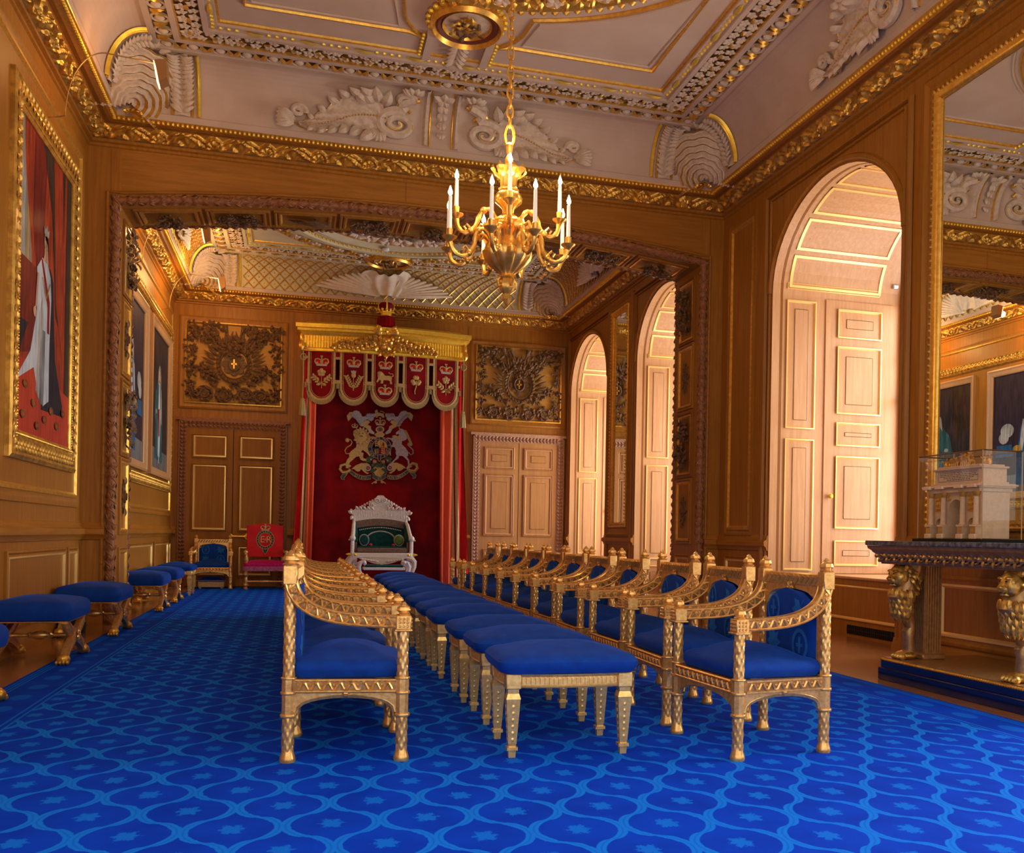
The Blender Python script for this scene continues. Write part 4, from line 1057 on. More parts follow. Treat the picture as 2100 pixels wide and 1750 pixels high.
pel = p.build('pelmet', can, ang=25)
f = mb(GOLDB)
for k in range(58):
    x = XC0+.04+(XC1-XC0-.08)*k/57
    for z0, z1 in ((4.445, 4.545), (4.56, 4.655)): f.tube([CN(x, bow(x)-.028, z0), CN(x, bow(x)-.030, z1)], .017, 6)
for k in range(12):
    for x, sx in ((XC0, -1), (XC1, 1)): f.tube([CN(x+sx*.027, 18.9+.04*k, 4.445), CN(x+sx*.027, 18.9+.04*k, 4.655)], .016, 6)
f.build('fluting', pel); f = mb(GOLDB)
for k in range(84):
    x = XC0-.1+(XC1-XC0+.2)*k/83; f.box(*[v for pr in ((x-1.48-.011, x-1.48+.011), (bow(x)-18.85-.14, bow(x)-18.85-.10), (4.738, 4.772)) for v in pr])
f.build('dentil_course', pel)
o = mb(GOLD); rr = random.Random(5)
fnp = lambda u, v, h: CN(u, bow(u)-.03-h, v)
for s in (-1, 1):
    for k in range(10):
        x = 1.48+s*(.12+.085*k); z = 4.56-.010*k+.04*sin(k*1.1)
        for q in range(4): o.leaf(fnp(x, z, .03), Vector((s*cos(q*.9-1), -.3, sin(q*.9-1.2))), (0, -1, 0), .17-.008*k, .035, .35, 2)
        if k % 2 == 0: o.rose(fnp(x, z, .05), (0, -1, 0), .06)
    o.tube([fnp(1.48+s*(.1+.9*t), 4.54+.10*sin(t*5), .04) for t in (i/16 for i in range(17))], .02, 6)
o.tube([fnp(1.48+.19*cos(q), 4.56+.20*sin(q), .05) for q in (2*pi*k/22 for k in range(22))], .03, 6, closed=True)
for k in range(12): a = 2*pi*k/12; o.leaf(fnp(1.48+.15*cos(a), 4.56+.15*sin(a), .05), (cos(a), -.4, sin(a)), (0, -1, 0), .15, .04, .3, 2)
o.sph(fnp(1.48, 4.56, .05), (.14, .06, .15), 12, 8); o.rose(fnp(1.48, 4.56, .10), (0, -1, 0), .13, 8)
for s in (-1, 1):
    for k in range(3): o.leaf(fnp(1.48+s*.08, 4.74-.02*k, .05), (s*(.5+.3*k), -.3, .8), (0, -1, 0), .2, .045, .4, 2)
    sx = XC0-.04 if s < 0 else XC1+.04
    o.sph(CN(sx, 18.82, 4.6), (.045, .045, .10), 8, 6); o.leaf(CN(sx, 18.78, 4.56), (0, -.2, -1), (0, -1, 0), .2, .05, .3)
o.build('gilt_cartouche', pel)
mb(RED).quad(CN(XC0, 18.75, 4.40), CN(XC1, 18.75, 4.40), CN(XC1, 19.40, 4.40), CN(XC0, 19.40, 4.40)).build('canopy_ceiling', can, smooth=False)
# back cloth
g = mb(RED); g.grid(lambda s, t: CN(.16+2.64*s, 19.385-.012*sin(s*31)*(1-t*.4)-.01*sin(s*9), .12+4.28*t), 70, 6); bc = g.build('back_cloth', can)
# lappets
def offset_poly(pts, d):
    out = []; n = len(pts)
    for i in range(n):
        a, b_, c = Vector(pts[i-1]), Vector(pts[i]), Vector(pts[(i+1) % n])
        e1 = (b_-a); e2 = (c-b_); n1 = Vector((-e1.y, e1.x)).normalized(); n2 = Vector((-e2.y, e2.x)).normalized()
        k = n1+n2; k = k/max(.35, k.dot(n1)) if k.length > 1e-6 else n1
        q = b_+k*d; out.append((q.x, q.y))
    return out
def ribbon(b, fn, pts, d0, d1, h):
    A_, B_ = offset_poly(pts, d0), offset_poly(pts, d1); n = len(pts)
    b.add([fn(x, y, h) for x, y in A_]+[fn(x, y, h) for x, y in B_], [(i, (i+1) % n, n+(i+1) % n, n+i) for i in range(n)])
def poly(b, fn, pts, h0, h1): b.prism(pts, fn, h0, h1)
def crown(b, fn, cx, cy, s, h=.004, gold=EMB, cap=None, base=EMBS):
    q = lambda L: [(cx+s*x, cy+s*y) for x, y in L]
    if cap: b.use(cap); poly(b, fn, q([(-.38, 0), (.38, 0), (.42, .30), (.2, .36), (0, .28), (-.2, .36), (-.42, .30)]), h*.4, h*.8)
    b.use(gold)
    for sg in (-1, 1):
        b.tube([fn(cx+sg*s*x, cy+s*y, h) for x, y in ((.36, .0), (.48, .18), (.44, .36), (.26, .42), (.10, .34), (.0, .24))], .055*s, 5)
        poly(b, fn, q([(sg*.30, 0), (sg*.40, .16), (sg*.30, .2), (sg*.22, .14)]), 0, h)
    b.tube([fn(cx, cy, h), fn(cx, cy+s*.40, h)], .05*s, 5)
    poly(b, fn, q([(-.07, .1), (.07, .1), (.12, .2), (0, .28), (-.12, .2)]), 0, h*1.3)
    b.sph(fn(cx, cy+s*.44, h), .07*s, 7, 5); poly(b, fn, q([(-.05, .5), (.05, .5), (.05, .56), (.1, .56), (.1, .64), (-.1, .64), (-.1, .56), (-.05, .56)]), 0, h)
    b.use(base); poly(b, fn, q([(-.38, -.12), (.38, -.12), (.36, 0), (-.36, 0)]), 0, h*1.1)
    b.use(gold); poly(b, fn, q([(-.36, 0), (.36, 0), (.36, .05), (-.36, .05)]), 0, h*1.2)
val = []
PITCH = 2.86/5
def lap_outline(w):
    P_ = [(-w, 4.47), (-w, 3.86), (-w-.045, 3.86), (-w-.045, 3.80), (-w+.005, 3.79)]
    arcp = [(-(w-.005)*cos(pi*i/14), 3.74-.27*sin(pi*i/14)) for i in range(15)]
    return P_+arcp+[(w-.005, 3.79), (w+.045, 3.80), (w+.045, 3.86), (w, 3.86), (w, 4.47)]
for k in range(5):
    xc = .05+PITCH*(k+.5); w = PITCH/2-.038
    FN = (lambda xc: lambda u, v, h: CN(xc+u, bow(xc+u)+.012-h, v))(xc)
    b = mb(RED); out = lap_outline(w); poly(b, FN, out, -.008, .0)
    b.use(TRIM); ribbon(b, FN, out, .0, .042, .002)
    b.use(TRIM); ribbon(b, FN, out, .058, .066, .002)
    lp = b.build('lappet', can, smooth=False)
    fr = mb(FRINGE)
    edge = [(-(w+.01)*cos(pi*i/40), 3.75-.275*sin(pi*i/40)) for i in range(41)]
    for (x, z), (x1, z1) in zip(edge, edge[1:]):
        fr.loft([[FN(x, z, -.006), FN(x1, z1, -.006), FN(x1, z1, .006), FN(x, z, .006)], [FN(x*1.03, z-.075, -.004), FN(x1*1.03-.004, z1-.075, -.004), FN(x1*1.03-.004, z1-.075, .008), FN(x*1.03, z-.075, .008)]])
    for s in (-1, 1):
        for j in range(3): fr.box(*[v for pr in (sorted((FN(s*(w+.012+.014*j)-.006, 0, 0)[0], FN(s*(w+.012+.014*j)+.006, 0, 0)[0])), (FN(0, 0, .008)[1], FN(0, 0, 0)[1]), (3.70, 3.80)) for v in pr])
    fr.build('fringe', lp)
    e = mb(EMB); crown(e, FN, 0, 4.14, .25, .006, cap=REDB)
    N = Vector((0, -1, 0))
    def lf(x, z, a, L, w_=.02, m_=EMB): e.use(m_).leaf(FN(x, z, .004), Vector((cos(a), -.1, sin(a))), N, L, w_, .12)
    if k in (0, 4):
        for j in range(5): a = 2*pi*j/5+pi/2; e.use(EMB).sph(FN(.045*cos(a), 3.99+.045*sin(a), .004), (.034, .01, .034), 8, 4)
        e.use(EMBS).sph(FN(0, 3.99, .008), (.024, .012, .024), 8, 4)
        e.use(EMB).tube([FN(0, 3.93, .005), FN(.005, 3.70, .005)], .006, 5)
        for s in (-1, 1):
            e.tube([FN(0, 3.80, .005), FN(s*.12, 3.88, .005), FN(s*.15, 3.95, .005)], .005, 5)
            for j in range(3): lf(s*(.05+.04*j), 3.83+.035*j, pi/2-s*.3, .075); lf(s*(.05+.04*j), 3.83+.035*j, pi/2-s*1.9, .075)
            lf(s*.01, 3.79, pi/2-s*2.0, .09, .026)
    elif k == 1:
        e.use(EMB).sph(FN(0, 3.96, .006), (.042, .014, .048), 10, 6); e.use(EMBS); poly(e, FN, [(-.035, 3.99), (.035, 3.99), (.05, 4.05), (.025, 4.04), (0, 4.055), (-.025, 4.04), (-.05, 4.05)], 0, .008)
        e.use(EMB).tube([FN(0, 3.92, .005), FN(0, 3.68, .005)], .007, 5)
        for s in (-1, 1):
            e.tube([FN(s*x, z, .005) for x, z in ((0, 3.72), (.07, 3.77), (.115, 3.86), (.13, 3.95))], .008, 5)
            for j in range(6): lf(s*(.03+.018*j), 3.74+.036*j, pi/2-s*1.1, .07, .014); lf(s*(.03+.018*j), 3.74+.036*j, pi/2+s*.5, .06, .014)
    elif k == 2:
        q = lambda L: [(x*.21, 3.90+z*.19) for x, z in L]
        e.use(EMB)
        poly(e, FN, q([(-.62, .55), (-.48, .78), (-.2, .72), (.0, .45), (.45, .48), (.58, .3), (.56, 0), (.62, -.32), (.42, -.32), (.44, -.1), (.3, .02), (-.15, .02), (-.18, -.32), (-.42, -.32), (-.34, -.05), (-.5, .02), (-.62, -.22), (-.76, -.2), (-.6, .2), (-.66, .4)]), 0, .008)
        e.tube([FN(x*.21, 3.90+z*.19, .006) for x, z in ((.55, .4), (.72, .5), (.62, .68), (.4, .66), (.3, .8))], .009, 5); e.sph(FN(-.095, 4.02, .006), (.05, .012, .045), 8, 5)
        crown(e, FN, 0, 3.66, .25, .006, cap=REDB)
    else:
        for a in (pi/2, pi/2+2.1, pi/2-2.1):
            for d in (-.35, .35): e.use(EMB).sph(FN(.062*cos(a+d*.8), 3.93+.062*sin(a+d*.8), .004), (.042, .012, .042), 10, 5)
        e.tube([FN(x, z, .005) for x, z in ((0, 3.93), (.005, 3.82), (-.02, 3.74), (-.015, 3.68))], .008, 5)
    e.build('embroidered_emblem', lp)
for k in range(6):
    xc = .05+PITCH*k
    FN = (lambda xc: lambda u, v, h: CN(xc+u, bow(min(max(xc+u, XC0), XC1))+.010-h, v))(xc)
    vb = mb(RED); e_ = .042; vb.slab(FN, -e_, e_, 4.24, 4.47, -.008, 0); vb.use(TRIM).slab(FN, -e_, e_, 4.24, 4.285, 0, .003); vb.build('valance_strip', can, smooth=False)
sc = mb(TRIM)
for k in range(40):
    x = XC0+.05+(XC1-XC0-.1)*k/39; sc.tube([CN(x+.035*cos(q), bow(x)-.004, 4.405+.03*sin(q)) for q in (-pi*i/6 for i in range(7))], .006, 4)
sc.build('scalloped_braid', can)
for sx, x in ((-1, XC0+.03), (1, XC1-.03)):
    g = mb(RED); g.grid(lambda s, t: CN(x+sx*.01, 18.88+.5*s, 4.40-.62*t-.10*sin(pi*s)*t), 8, 8); g.use(TRIM).grid(lambda s, t: CN(x+sx*.014, 18.88+.5*s, 3.80-.06*t-.10*sin(pi*s)), 8, 1); g.build('side_valance', can)
    # cord and tassel
    xx = XC0-.01 if sx < 0 else XC1+.01
    t = mb(FRINGE); zt = 3.50 if sx < 0 else 3.42
    t.tube([CN(xx, 18.76, 4.36), CN(xx+.008, 18.75, 3.9), CN(xx, 18.75, zt)], .011, 6)
    t.tube([CN(xx, 18.77, 4.30)]+[CN(xx+.05*cos(q), 18.76, 4.25+.06*sin(q)) for q in (2*pi*k/10+pi/2 for k in range(11))], .012, 6)
    t.lathe([(.012, zt), (.036, zt-.03), (.03, zt-.06), (.04, zt-.07), (.045, zt-.12), (.062, zt-.32), (.058, zt-.33)], CN(xx, 18.75, 0), 14, mod=lambda a, z: 1+.10*cos(a*7))
    t.build('tassel', can)
    # curtain: inner leg runs forward from the wall, then turns outward at the front
    xi = XC0+.24 if sx < 0 else XC1-.40; xo = XC0+.02 if sx < 0 else XC1+.0
    def plan(s, t):
        z = .10+4.30*t; fl = (1-t)**1.5; L_ = xo-xi
        X_ = xi+L_*s+sx*fl*(.20*s*s)+(.06*fl if sx > 0 else -.05*fl)*(1-s)
        return X_, 18.90-.035*sin(s*pi*(5+2*fl))*(.5+.6*fl)-.03*s, z
    c = mb(RED); c.grid(lambda s, t: CN(plan(0, t)[0]+sx*.03*s, 18.90+.47*s+.02*sin(s*12), plan(0, t)[2]), 10, 16)
    a_, b_ = (.50, .76) if sx < 0 else (.52, .78)
    c.use(ORNG).grid(lambda s, t: CN(*plan(s*a_, t)), 16, 16); c.use(TRIM).grid(lambda s, t: CN(*plan(a_+s*.09, t)), 3, 16); c.use(RED).grid(lambda s, t: CN(*plan(a_+.09+s*.05, t)), 2, 16); c.use(TRIM).grid(lambda s, t: CN(*plan(a_+.14+s*(b_-a_-.14), t)), 3, 16)
    c.use(REDB).grid(lambda s, t: CN(*plan(b_+s*(1-b_), t)), 22, 16); c.use(RED).grid(lambda s, t: CN(plan(1, t)[0]+sx*.01, 18.86+.5*s, plan(1, t)[2]), 4, 16); c.build('curtain', can)
# crown finial standing on the pelmet
CNc = lambda u, v, h: CN(1.48+u, 18.72-h, v)
cr = mb(RED)
cr.lathe([(.17, 4.88), (.185, 4.90), (.165, 5.12), (.15, 5.14)], CN(1.48, 18.74, 0), 30, mod=lambda a, z: 1+.04*cos(a*15))
cr.use(GOLDB).lathe([(.11, 5.13), (.125, 5.15), (.105, 5.17), (.105, 5.21), (.12, 5.22), (.12, 5.26)], CN(1.48, 18.74, 0), 18)
cr.use(RED).lathe([(.10, 5.25), (.13, 5.33), (.15, 5.41), (.12, 5.46), (.05, 5.47)], CN(1.48, 18.74, 0), 18)
cr.use(GOLDB)
for k in range(4):
    a = pi/2*k; c_ = lambda r, z: CN(1.48+r*sin(a), 18.74-r*cos(a), z)
    cr.tube([c_(.12, 5.25), c_(.155, 5.36), c_(.15, 5.44), c_(.08, 5.47), c_(.0, 5.45)], .016, 6); cr.sph(c_(.125, 5.29), .03, 7, 5)
    a += pi/4; cr.leaf(c_(.12, 5.25), (0, 0, 1), Vector(c_(1, 0))-Vector(c_(0, 0)), .10, .035, .1)
cr.sph(CN(1.48, 18.74, 5.49), .03, 8, 6); cr.tube([CN(1.48, 18.74, 5.50), CN(1.48, 18.74, 5.585)], .012, 5); cr.tube([CN(1.44, 18.74, 5.555), CN(1.52, 18.74, 5.555)], .011, 5)
cr.v = [(x*.92, y, (z-4.88)*.80+4.88) for x, y, z in cr.v]
cr.build('crown_finial', can)
# ------------------------------------------------------------------ embroidered coat of arms (traced heraldry, raised needlework)
AX, AZ = 1.44, 2.665
def AP(x, y): return ((x-1025)/985, -((y-.052*(x-1025))-870)/985)
FA = lambda u, v, h: CN(AX+u, 19.352-h, AZ+v)
def ap(b, pts, h0=0, h1=.012): poly(b, FA, [AP(x, y) for x, y in pts], h0, h1)
def at(b, pts, r, h=.012): b.tube([FA(*AP(x, y), h) for x, y in pts], r, 5)
a = mb(EMB)
lion = [(545, 520), (600, 490), (680, 475), (760, 510), (820, 570), (855, 650), (860, 700), (830, 790), (800, 830), (850, 900), (905, 960), (900, 1000), (850, 1000), (790, 930), (720, 880), (690, 920), (740, 940), (730, 1000), (740, 1040), (800, 1050), (790, 1090), (730, 1090), (680, 1060), (660, 1000), (600, 1010), (530, 1080), (490, 1110), (480, 1150), (520, 1180), (490, 1210), (420, 1200), (410, 1140), (440, 1060), (480, 1010), (470, 950), (520, 890), (600, 830), (610, 760), (580, 670), (545, 590)]
ap(a, lion, 0, .014)
at(a, [(470, 950), (420, 950), (395, 890), (430, 830), (500, 790), (525, 740), (500, 690), (450, 680)], .011); a.sph(FA(*AP(435, 695), .01), (.042, .015, .042), 8, 5)
a.sph(FA(*AP(690, 590), .016), (.085, .02, .10), 10, 6); a.sph(FA(*AP(690, 660), .016), (.12, .016, .13), 10, 6)
for k in range(13): q = radians(-60+300*k/12); a.leaf(FA(*AP(690+90*sin(q), 620-100*cos(q)), .014), (sin(q), -.1, cos(q)), (0, -1, 0), .075, .024, .2)
at(a, [(850, 650), (920, 650), (960, 665)], .022)
a.use(NAVY); 
for dx in (-32, 28): a.sph(FA(*AP(690+dx, 570), .036), (.012, .006, .009), 6, 4)
a.tube([FA(*AP(660, 625), .036), FA(*AP(690, 612), .038), FA(*AP(715, 635), .036)], .006, 4)
crown(a, FA, *AP(570, 450), .12, .012)
a.use(EMBS)
uni = [(1330, 560), (1400, 500), (1420, 480), (1460, 490), (1540, 560), (1560, 640), (1520, 700), (1450, 720), (1445, 780), (1520, 850), (1575, 930), (1570, 1000), (1545, 1020), (1590, 1080), (1600, 1170), (1605, 1215), (1560, 1260), (1540, 1240), (1575, 1180), (1560, 1090), (1500, 1030), (1460, 1000), (1400, 1000), (1395, 1045), (1340, 1080), (1270, 1145), (1255, 1130), (1330, 1050), (1355, 1000), (1330, 930), (1345, 910), (1310, 830), (1250, 830), (1240, 900), (1245, 990), (1225, 990), (1222, 830), (1270, 790), (1280, 740), (1240, 690), (1160, 665), (1170, 650), (1250, 660), (1290, 640), (1350, 640), (1400, 600), (1370, 580), (1340, 600)]
ap(a, uni, 0, .014)
at(a, [(1580, 940), (1620, 985), (1665, 960), (1660, 890), (1600, 830), (1560, 790), (1575, 750)], .011); a.use(EMB); a.sph(FA(*AP(1615, 780), .01), (.04, .015, .04), 8, 5)
for k in range(9): x, y = 1480+12*k, 510+26*k; a.leaf(FA(*AP(x, y), .014), (.8, -.1, -.5), (0, -1, 0), .085, .02, .2)
a.tube([FA(*AP(1400, 490), .02), FA(*AP(1385, 420), .02)], [.012, .003], 5); ap(a, [(1255, 625), (1310, 605), (1420, 640), (1440, 700), (1380, 690), (1300, 650)], .013, .02)
a.use(NAVY); a.sph(FA(*AP(1415, 520), .016), .009, 6, 4)
# garter and quartered shield
cx, cy = 1030, 840
a.use(EMB); ap(a, ell(cx, cy, 222, 210, 36), .010, .015); a.use(pm('garter_blue', (.02, .025, .11), (.015, .015, .06))); ap(a, ell(cx, cy, 212, 200, 36), .015, .018); a.use(EMB); ap(a, ell(cx, cy, 148, 152, 32), .018, .020)
SHR = pm('shield_red', (.30, .006, .012)); SHG = pm('shield_gold', (.58, .36, .07)); SHB = pm('shield_blue', (.03, .03, .10))
def quarter(m_, x0, x1, y0, y1): a.use(m_); ap(a, [(x0, y0), (x1, y0), (x1, y1), (x0, y1)], .020, .022)
pts = ell(cx, cy, 140, 145, 32)
for m_, f_ in ((SHR, lambda x, y: x <= cx and y <= cy), (SHG, lambda x, y: x >= cx and y <= cy), (SHB, lambda x, y: x <= cx and y >= cy), (SHR, lambda x, y: x >= cx and y >= cy)):
    a.use(m_); ap(a, [(cx, cy)]+[p_ for p_ in sorted([q for q in pts if f_(q[0]+ (1e-6 if False else 0), q[1])], key=lambda q: atan2(q[1]-cy, q[0]-cx))], .020, .022)
def mini_lion(x, y, s=1):
    a.use(EMB); ap(a, [(x-30*s, y-12*s), (x-14*s, y-20*s), (x-4*s, y-10*s), (x+22*s, y-10*s), (x+34*s, y-18*s), (x+28*s, y), (x+30*s, y+16*s), (x+20*s, y+16*s), (x+16*s, y+4*s), (x-8*s, y+4*s), (x-12*s, y+16*s), (x-22*s, y+16*s), (x-18*s, y)], .022, .026)
for k in range(3): mini_lion(975, 735+36*k, 1.1); mini_lion(1095, 870+38*k, 1.1)
a.use(SHR); ap(a, [(1080, 745), (1110, 750), (1125, 775), (1115, 800), (1125, 825), (1105, 825), (1100, 800), (1080, 815), (1072, 800), (1090, 780)], .022, .026)
a.use(EMB); at(a, [(955, 950), (945, 880), (1000, 860), (1010, 945), (955, 950)], .009, .026)
for k in range(4): at(a, [(960+12*k, 948), (955+14*k, 880-4*k)], .003, .026)
a.use(SHB); ap(a, [(1000, 975), (1060, 975), (1055, 1075), (1030, 1110), (1005, 1075)], .015, .024); a.use(EMB); at(a, [(1000, 975), (1005, 1075), (1030, 1110), (1055, 1075), (1060, 975), (1000, 975)], .006, .024)
# helm, royal crown, lion crest, mantling
a.use(EMB); ap(a, [(930, 590), (990, 545), (1080, 545), (1130, 590), (1090, 640), (970, 640)], 0, .014); ap(a, ell(1035, 495, 82, 62, 20), .0, .018); a.use(pm('helm_dark', (.10, .02, .02))); ap(a, ell(1035, 495, 50, 40, 18), .018, .021); a.use(EMB)
for dx in (-28, 0, 28): at(a, [(1035+dx, 460), (1035+dx, 532)], .005, .022)
crown(a, FA, *AP(1037, 395), .20, .014, cap=SHR)
ap(a, [(935, 140), (965, 115), (985, 130), (990, 170), (1060, 185), (1090, 200), (1115, 260), (1090, 275), (1050, 240), (1000, 240), (985, 270), (950, 265), (940, 200)], 0, .014); at(a, [(1090, 205), (1108, 175), (1060, 150), (1030, 150)], .010)
for s in (-1, 1):
    X = lambda x: 1035+s*(x-1035) if s > 0 else x
    M = lambda L: [(1035-s*(1035-x), y) for x, y in L]
    a.use(EMBS); ap(a, M([(940, 560), (880, 500), (860, 450), (800, 480), (840, 560), (920, 590)]), 0, .014)
    ap(a, M([(700, 250), (680, 200), (640, 150), (580, 135), (540, 150), (520, 200), (560, 230), (540, 280), (620, 310), (650, 360), (700, 420), (760, 470), (720, 400), (740, 330), (800, 300), (870, 340), (920, 300), (900, 250), (850, 240), (790, 205), (750, 250)]), 0, .012)
    a.use(EMB); ap(a, M([(540, 165), (470, 170), (420, 230), (430, 290), (450, 340), (480, 300), (510, 270), (560, 240)]), .0, .016); ap(a, M([(760, 320), (820, 320), (850, 360), (800, 400), (870, 440), (850, 490), (790, 480), (720, 430), (720, 370)]), .0, .016)
    for k in range(6): x, y = (570+32*k, 250+22*k*(.6+.2*k)); a.use(EMBS).leaf(FA(*AP(1035-s*(1035-x), y), .012), (-s*(1), -.1, .4), (0, -1, 0), .10, .03, .25)
    for k in range(5): x = 780+32*k; a.leaf(FA(*AP(1035-s*(1035-x), 270), .012), (s*.3, -.1, 1), (0, -1, 0), .09, .026, .25)
# compartment: roses, thistles, scallop, gold scrolls, motto ribbon
GRN = pm('green_leaf', (.07, .14, .08), (.04, .08, .05)); TEAL = pm('motto_blue', (.06, .10, .12), (.04, .07, .09)); PINK = pm('rose_pink', (.55, .2, .16))
for x, y in ((830, 1080), (870, 1040), (1215, 1090), (1180, 1050), (930, 1175), (1010, 1185), (1110, 1185), (1060, 1180), (910, 1280), (1140, 1290)):
    a.use(GRN)
    for k in range(4): q = k*1.6+x; a.leaf(FA(*AP(x, y), .006), (cos(q), -.1, sin(q)), (0, -1, 0), .065, .024, .2)
for x, y in ((950, 1105), (1100, 1110)):
    a.use(PINK).sph(FA(*AP(x, y), .012), (.042, .014, .042), 10, 5); a.use(EMB).sph(FA(*AP(x, y), .02), (.022, .014, .022), 8, 4)
for x, y in ((872, 1065), (1188, 1085)): a.use(EMBS).sph(FA(*AP(x, y), .012), (.024, .016, .024), 8, 4)
a.use(EMB)
for s in (-1, 1):
    M = lambda L: [(1030-s*(1030-x), y+(22 if s > 0 else 0)*0) for x, y in L]
    ap(a, M([(520, 1240), (600, 1170), (700, 1130), (800, 1130), (860, 1160), (820, 1180), (790, 1200), (770, 1240), (790, 1290), (850, 1320), (810, 1340), (740, 1290), (700, 1240), (680, 1280), (640, 1290), (600, 1270), (570, 1240)]), 0, .016)
    at(a, M([(500, 1260), (440, 1290), (360, 1300), (310, 1240), (330, 1170), (400, 1150), (450, 1180), (430, 1220)]), .030, .012)
    a.use(EMBS); ap(a, M(ell(826, 1225, 56, 60, 18)), .016, .020); a.use(SHR); ap(a, M(ell(826, 1225, 34, 36, 16)), .02, .023); a.use(EMBS); ap(a, M(ell(826, 1225, 14, 14, 10)), .023, .026); a.use(EMB)
for k in range(9):
    q = radians(-56+112*k/8); a.tube([FA(*AP(1030, 1240), .016), FA(*AP(1030+110*sin(q), 1240+150*cos(q)), .022)], [.014, .022], 5)
at(a, [(930, 1240), (960, 1215), (990, 1240), (1030, 1225), (1070, 1240), (1100, 1215), (1130, 1240)], .018, .018)
def motto(path, text, sz):
    up = [(x, y-36) for x, y in path]; dn = [(x, y+36) for x, y in path]
    a.use(TEAL); n = len(path)
    for i in range(n-1): ap(a, [up[i], up[i+1], dn[i+1], dn[i]], .004, .012)
    a.use(EMB); at(a, up, .005, .013); at(a, dn, .005, .013)
cur = lambda x0, y0, x1, y1, sag, n=10: [(x0+(x1-x0)*i/n, y0+(y1-y0)*i/n+sag*sin(pi*i/n)) for i in range(n+1)]
m1, m2, m3 = cur(460, 1245, 885, 1395, 75), cur(905, 1370, 1170, 1370, 60), cur(1190, 1395, 1610, 1260, 75)
motto(m1, 'DIEU', 1); motto(m2, 'ET', 1); motto(m3, 'MON DROIT', 1)
for s in (-1, 1):
    M = lambda L: [(1030-s*(1030-x), y) for x, y in L]
    a.use(TEAL); ap(a, M([(460, 1310), (430, 1350), (390, 1400), (395, 1440), (340, 1425), (330, 1380), (360, 1335), (420, 1330)]), .0, .010); a.use(EMB); at(a, M([(460, 1310), (430, 1350), (390, 1400), (395, 1440), (340, 1425), (330, 1380), (360, 1335), (420, 1330), (460, 1310)]), .005, .012)
    at(a, M([(1000, 1460), (950, 1490), (900, 1525)]), .012, .01); a.sph(FA(*AP(1030-s*60, 1500), .01), (.03, .012, .024), 8, 4)
arms = a.build('coat_of_arms', can)
def text_mesh(txt, size, depth=.002):
    c = bpy.data.curves.new('t', 'FONT'); c.body = txt; c.size = size; c.extrude = depth; c.align_x = 'CENTER'; c.align_y = 'CENTER'; c.resolution_u = 3
    o = bpy.data.objects.new('t', c); COL.objects.link(o); dg = bpy.context.evaluated_depsgraph_get(); me = o.evaluated_get(dg).to_mesh()
    r = [tuple(v.co) for v in me.vertices], [tuple(f.vertices) for f in me.polygons]
    o.evaluated_get(dg).to_mesh_clear(); bpy.data.objects.remove(o); bpy.data.curves.remove(c)
    return r
def text_along(b, fn, txt, path, size, h, depth=.003, stretch=1):
    """letters one by one along a 2D path (u, v)"""
    L = [0]; 
    for p0, p1 in zip(path, path[1:]): L.append(L[-1]+hypot(p1[0]-p0[0], p1[1]-p0[1]))
    n = len(txt)
    for i, ch in enumerate(txt):
        if ch == ' ': continue
        s = L[-1]*(i+.5)/n; j = max(k for k in range(len(L)-1) if L[k] <= s); t = (s-L[j])/(L[j+1]-L[j]+1e-9)
        p0, p1 = path[j], path[j+1]; x, y = p0[0]+(p1[0]-p0[0])*t, p0[1]+(p1[1]-p0[1])*t; q = atan2(p1[1]-p0[1], p1[0]-p0[0])
        v, f_ = text_mesh(ch, size, depth); b.add([fn(x+vx*cos(q)-vy*sin(q), y+vx*sin(q)+vy*cos(q), h+vz) for vx, vy, vz in v], f_)
tx = mb(EMB)
P2 = lambda m, a0=0, a1=1: [AP(*q) for q in m]
text_along(tx, FA, 'DIEU', P2(m1[3:9]), .075, .015); text_along(tx, FA, 'ET', P2(m2[4:8]), .075, .015); text_along(tx, FA, 'MON DROIT', P2(m3[0:9]), .072, .015)
gp = [AP(cx+180*sin(q), cy-176*cos(q)) for q in (radians(-155+310*i/40) for i in range(41))]
text_along(tx, FA, 'HONI SOIT QUI MAL Y PENSE', gp, .062, .020); tx.build('motto_lettering', arms, smooth=False)
# ------------------------------------------------------------------ dais, throne and its footstool
dz = .20
da = mb(RED); da.box(.72, 2.14, 17.42, 19.2, .0125, dz, .02); tag(da.build('dais'), 'low crimson covered step under the ivory throne', 'dais')
TGRN = velvet('dark_green_velvet', (.005, .085, .08), (.003, .045, .045)); LGRN = velvet('light_green_velvet', (.12, .22, .05), (.08, .14, .03)); BROC = worn('brown_brocade', (.22, .14, .11), (.09, .055, .045), .7, scale=70)
th = thing('throne', 'carved ivory throne with pierced crest and green cushions under the canopy', 'throne', (1.43, 18.35, dz+.001))
W, H = .44, 1.545
FT = lambda u, v, h: (u, .30-h, v)       # plane of the back
b = mb(IVORYW)
crest = [(-.50, 1.18), (-.545, 1.20), (-.55, 1.27), (-.53, 1.29), (-.49, 1.26), (-.44, 1.30), (-.38, 1.30), (-.30, 1.28), (-.22, 1.33), (-.17, 1.38), (-.17, 1.43), (-.12, 1.43), (-.09, 1.50), (-.05, 1.545), (.0, 1.55)]
out = crest+[(-x, z) for x, z in reversed(crest[:-1])]
b.prism(out+[(.46, 1.20), (-.46, 1.20)], FT, 0, .05)
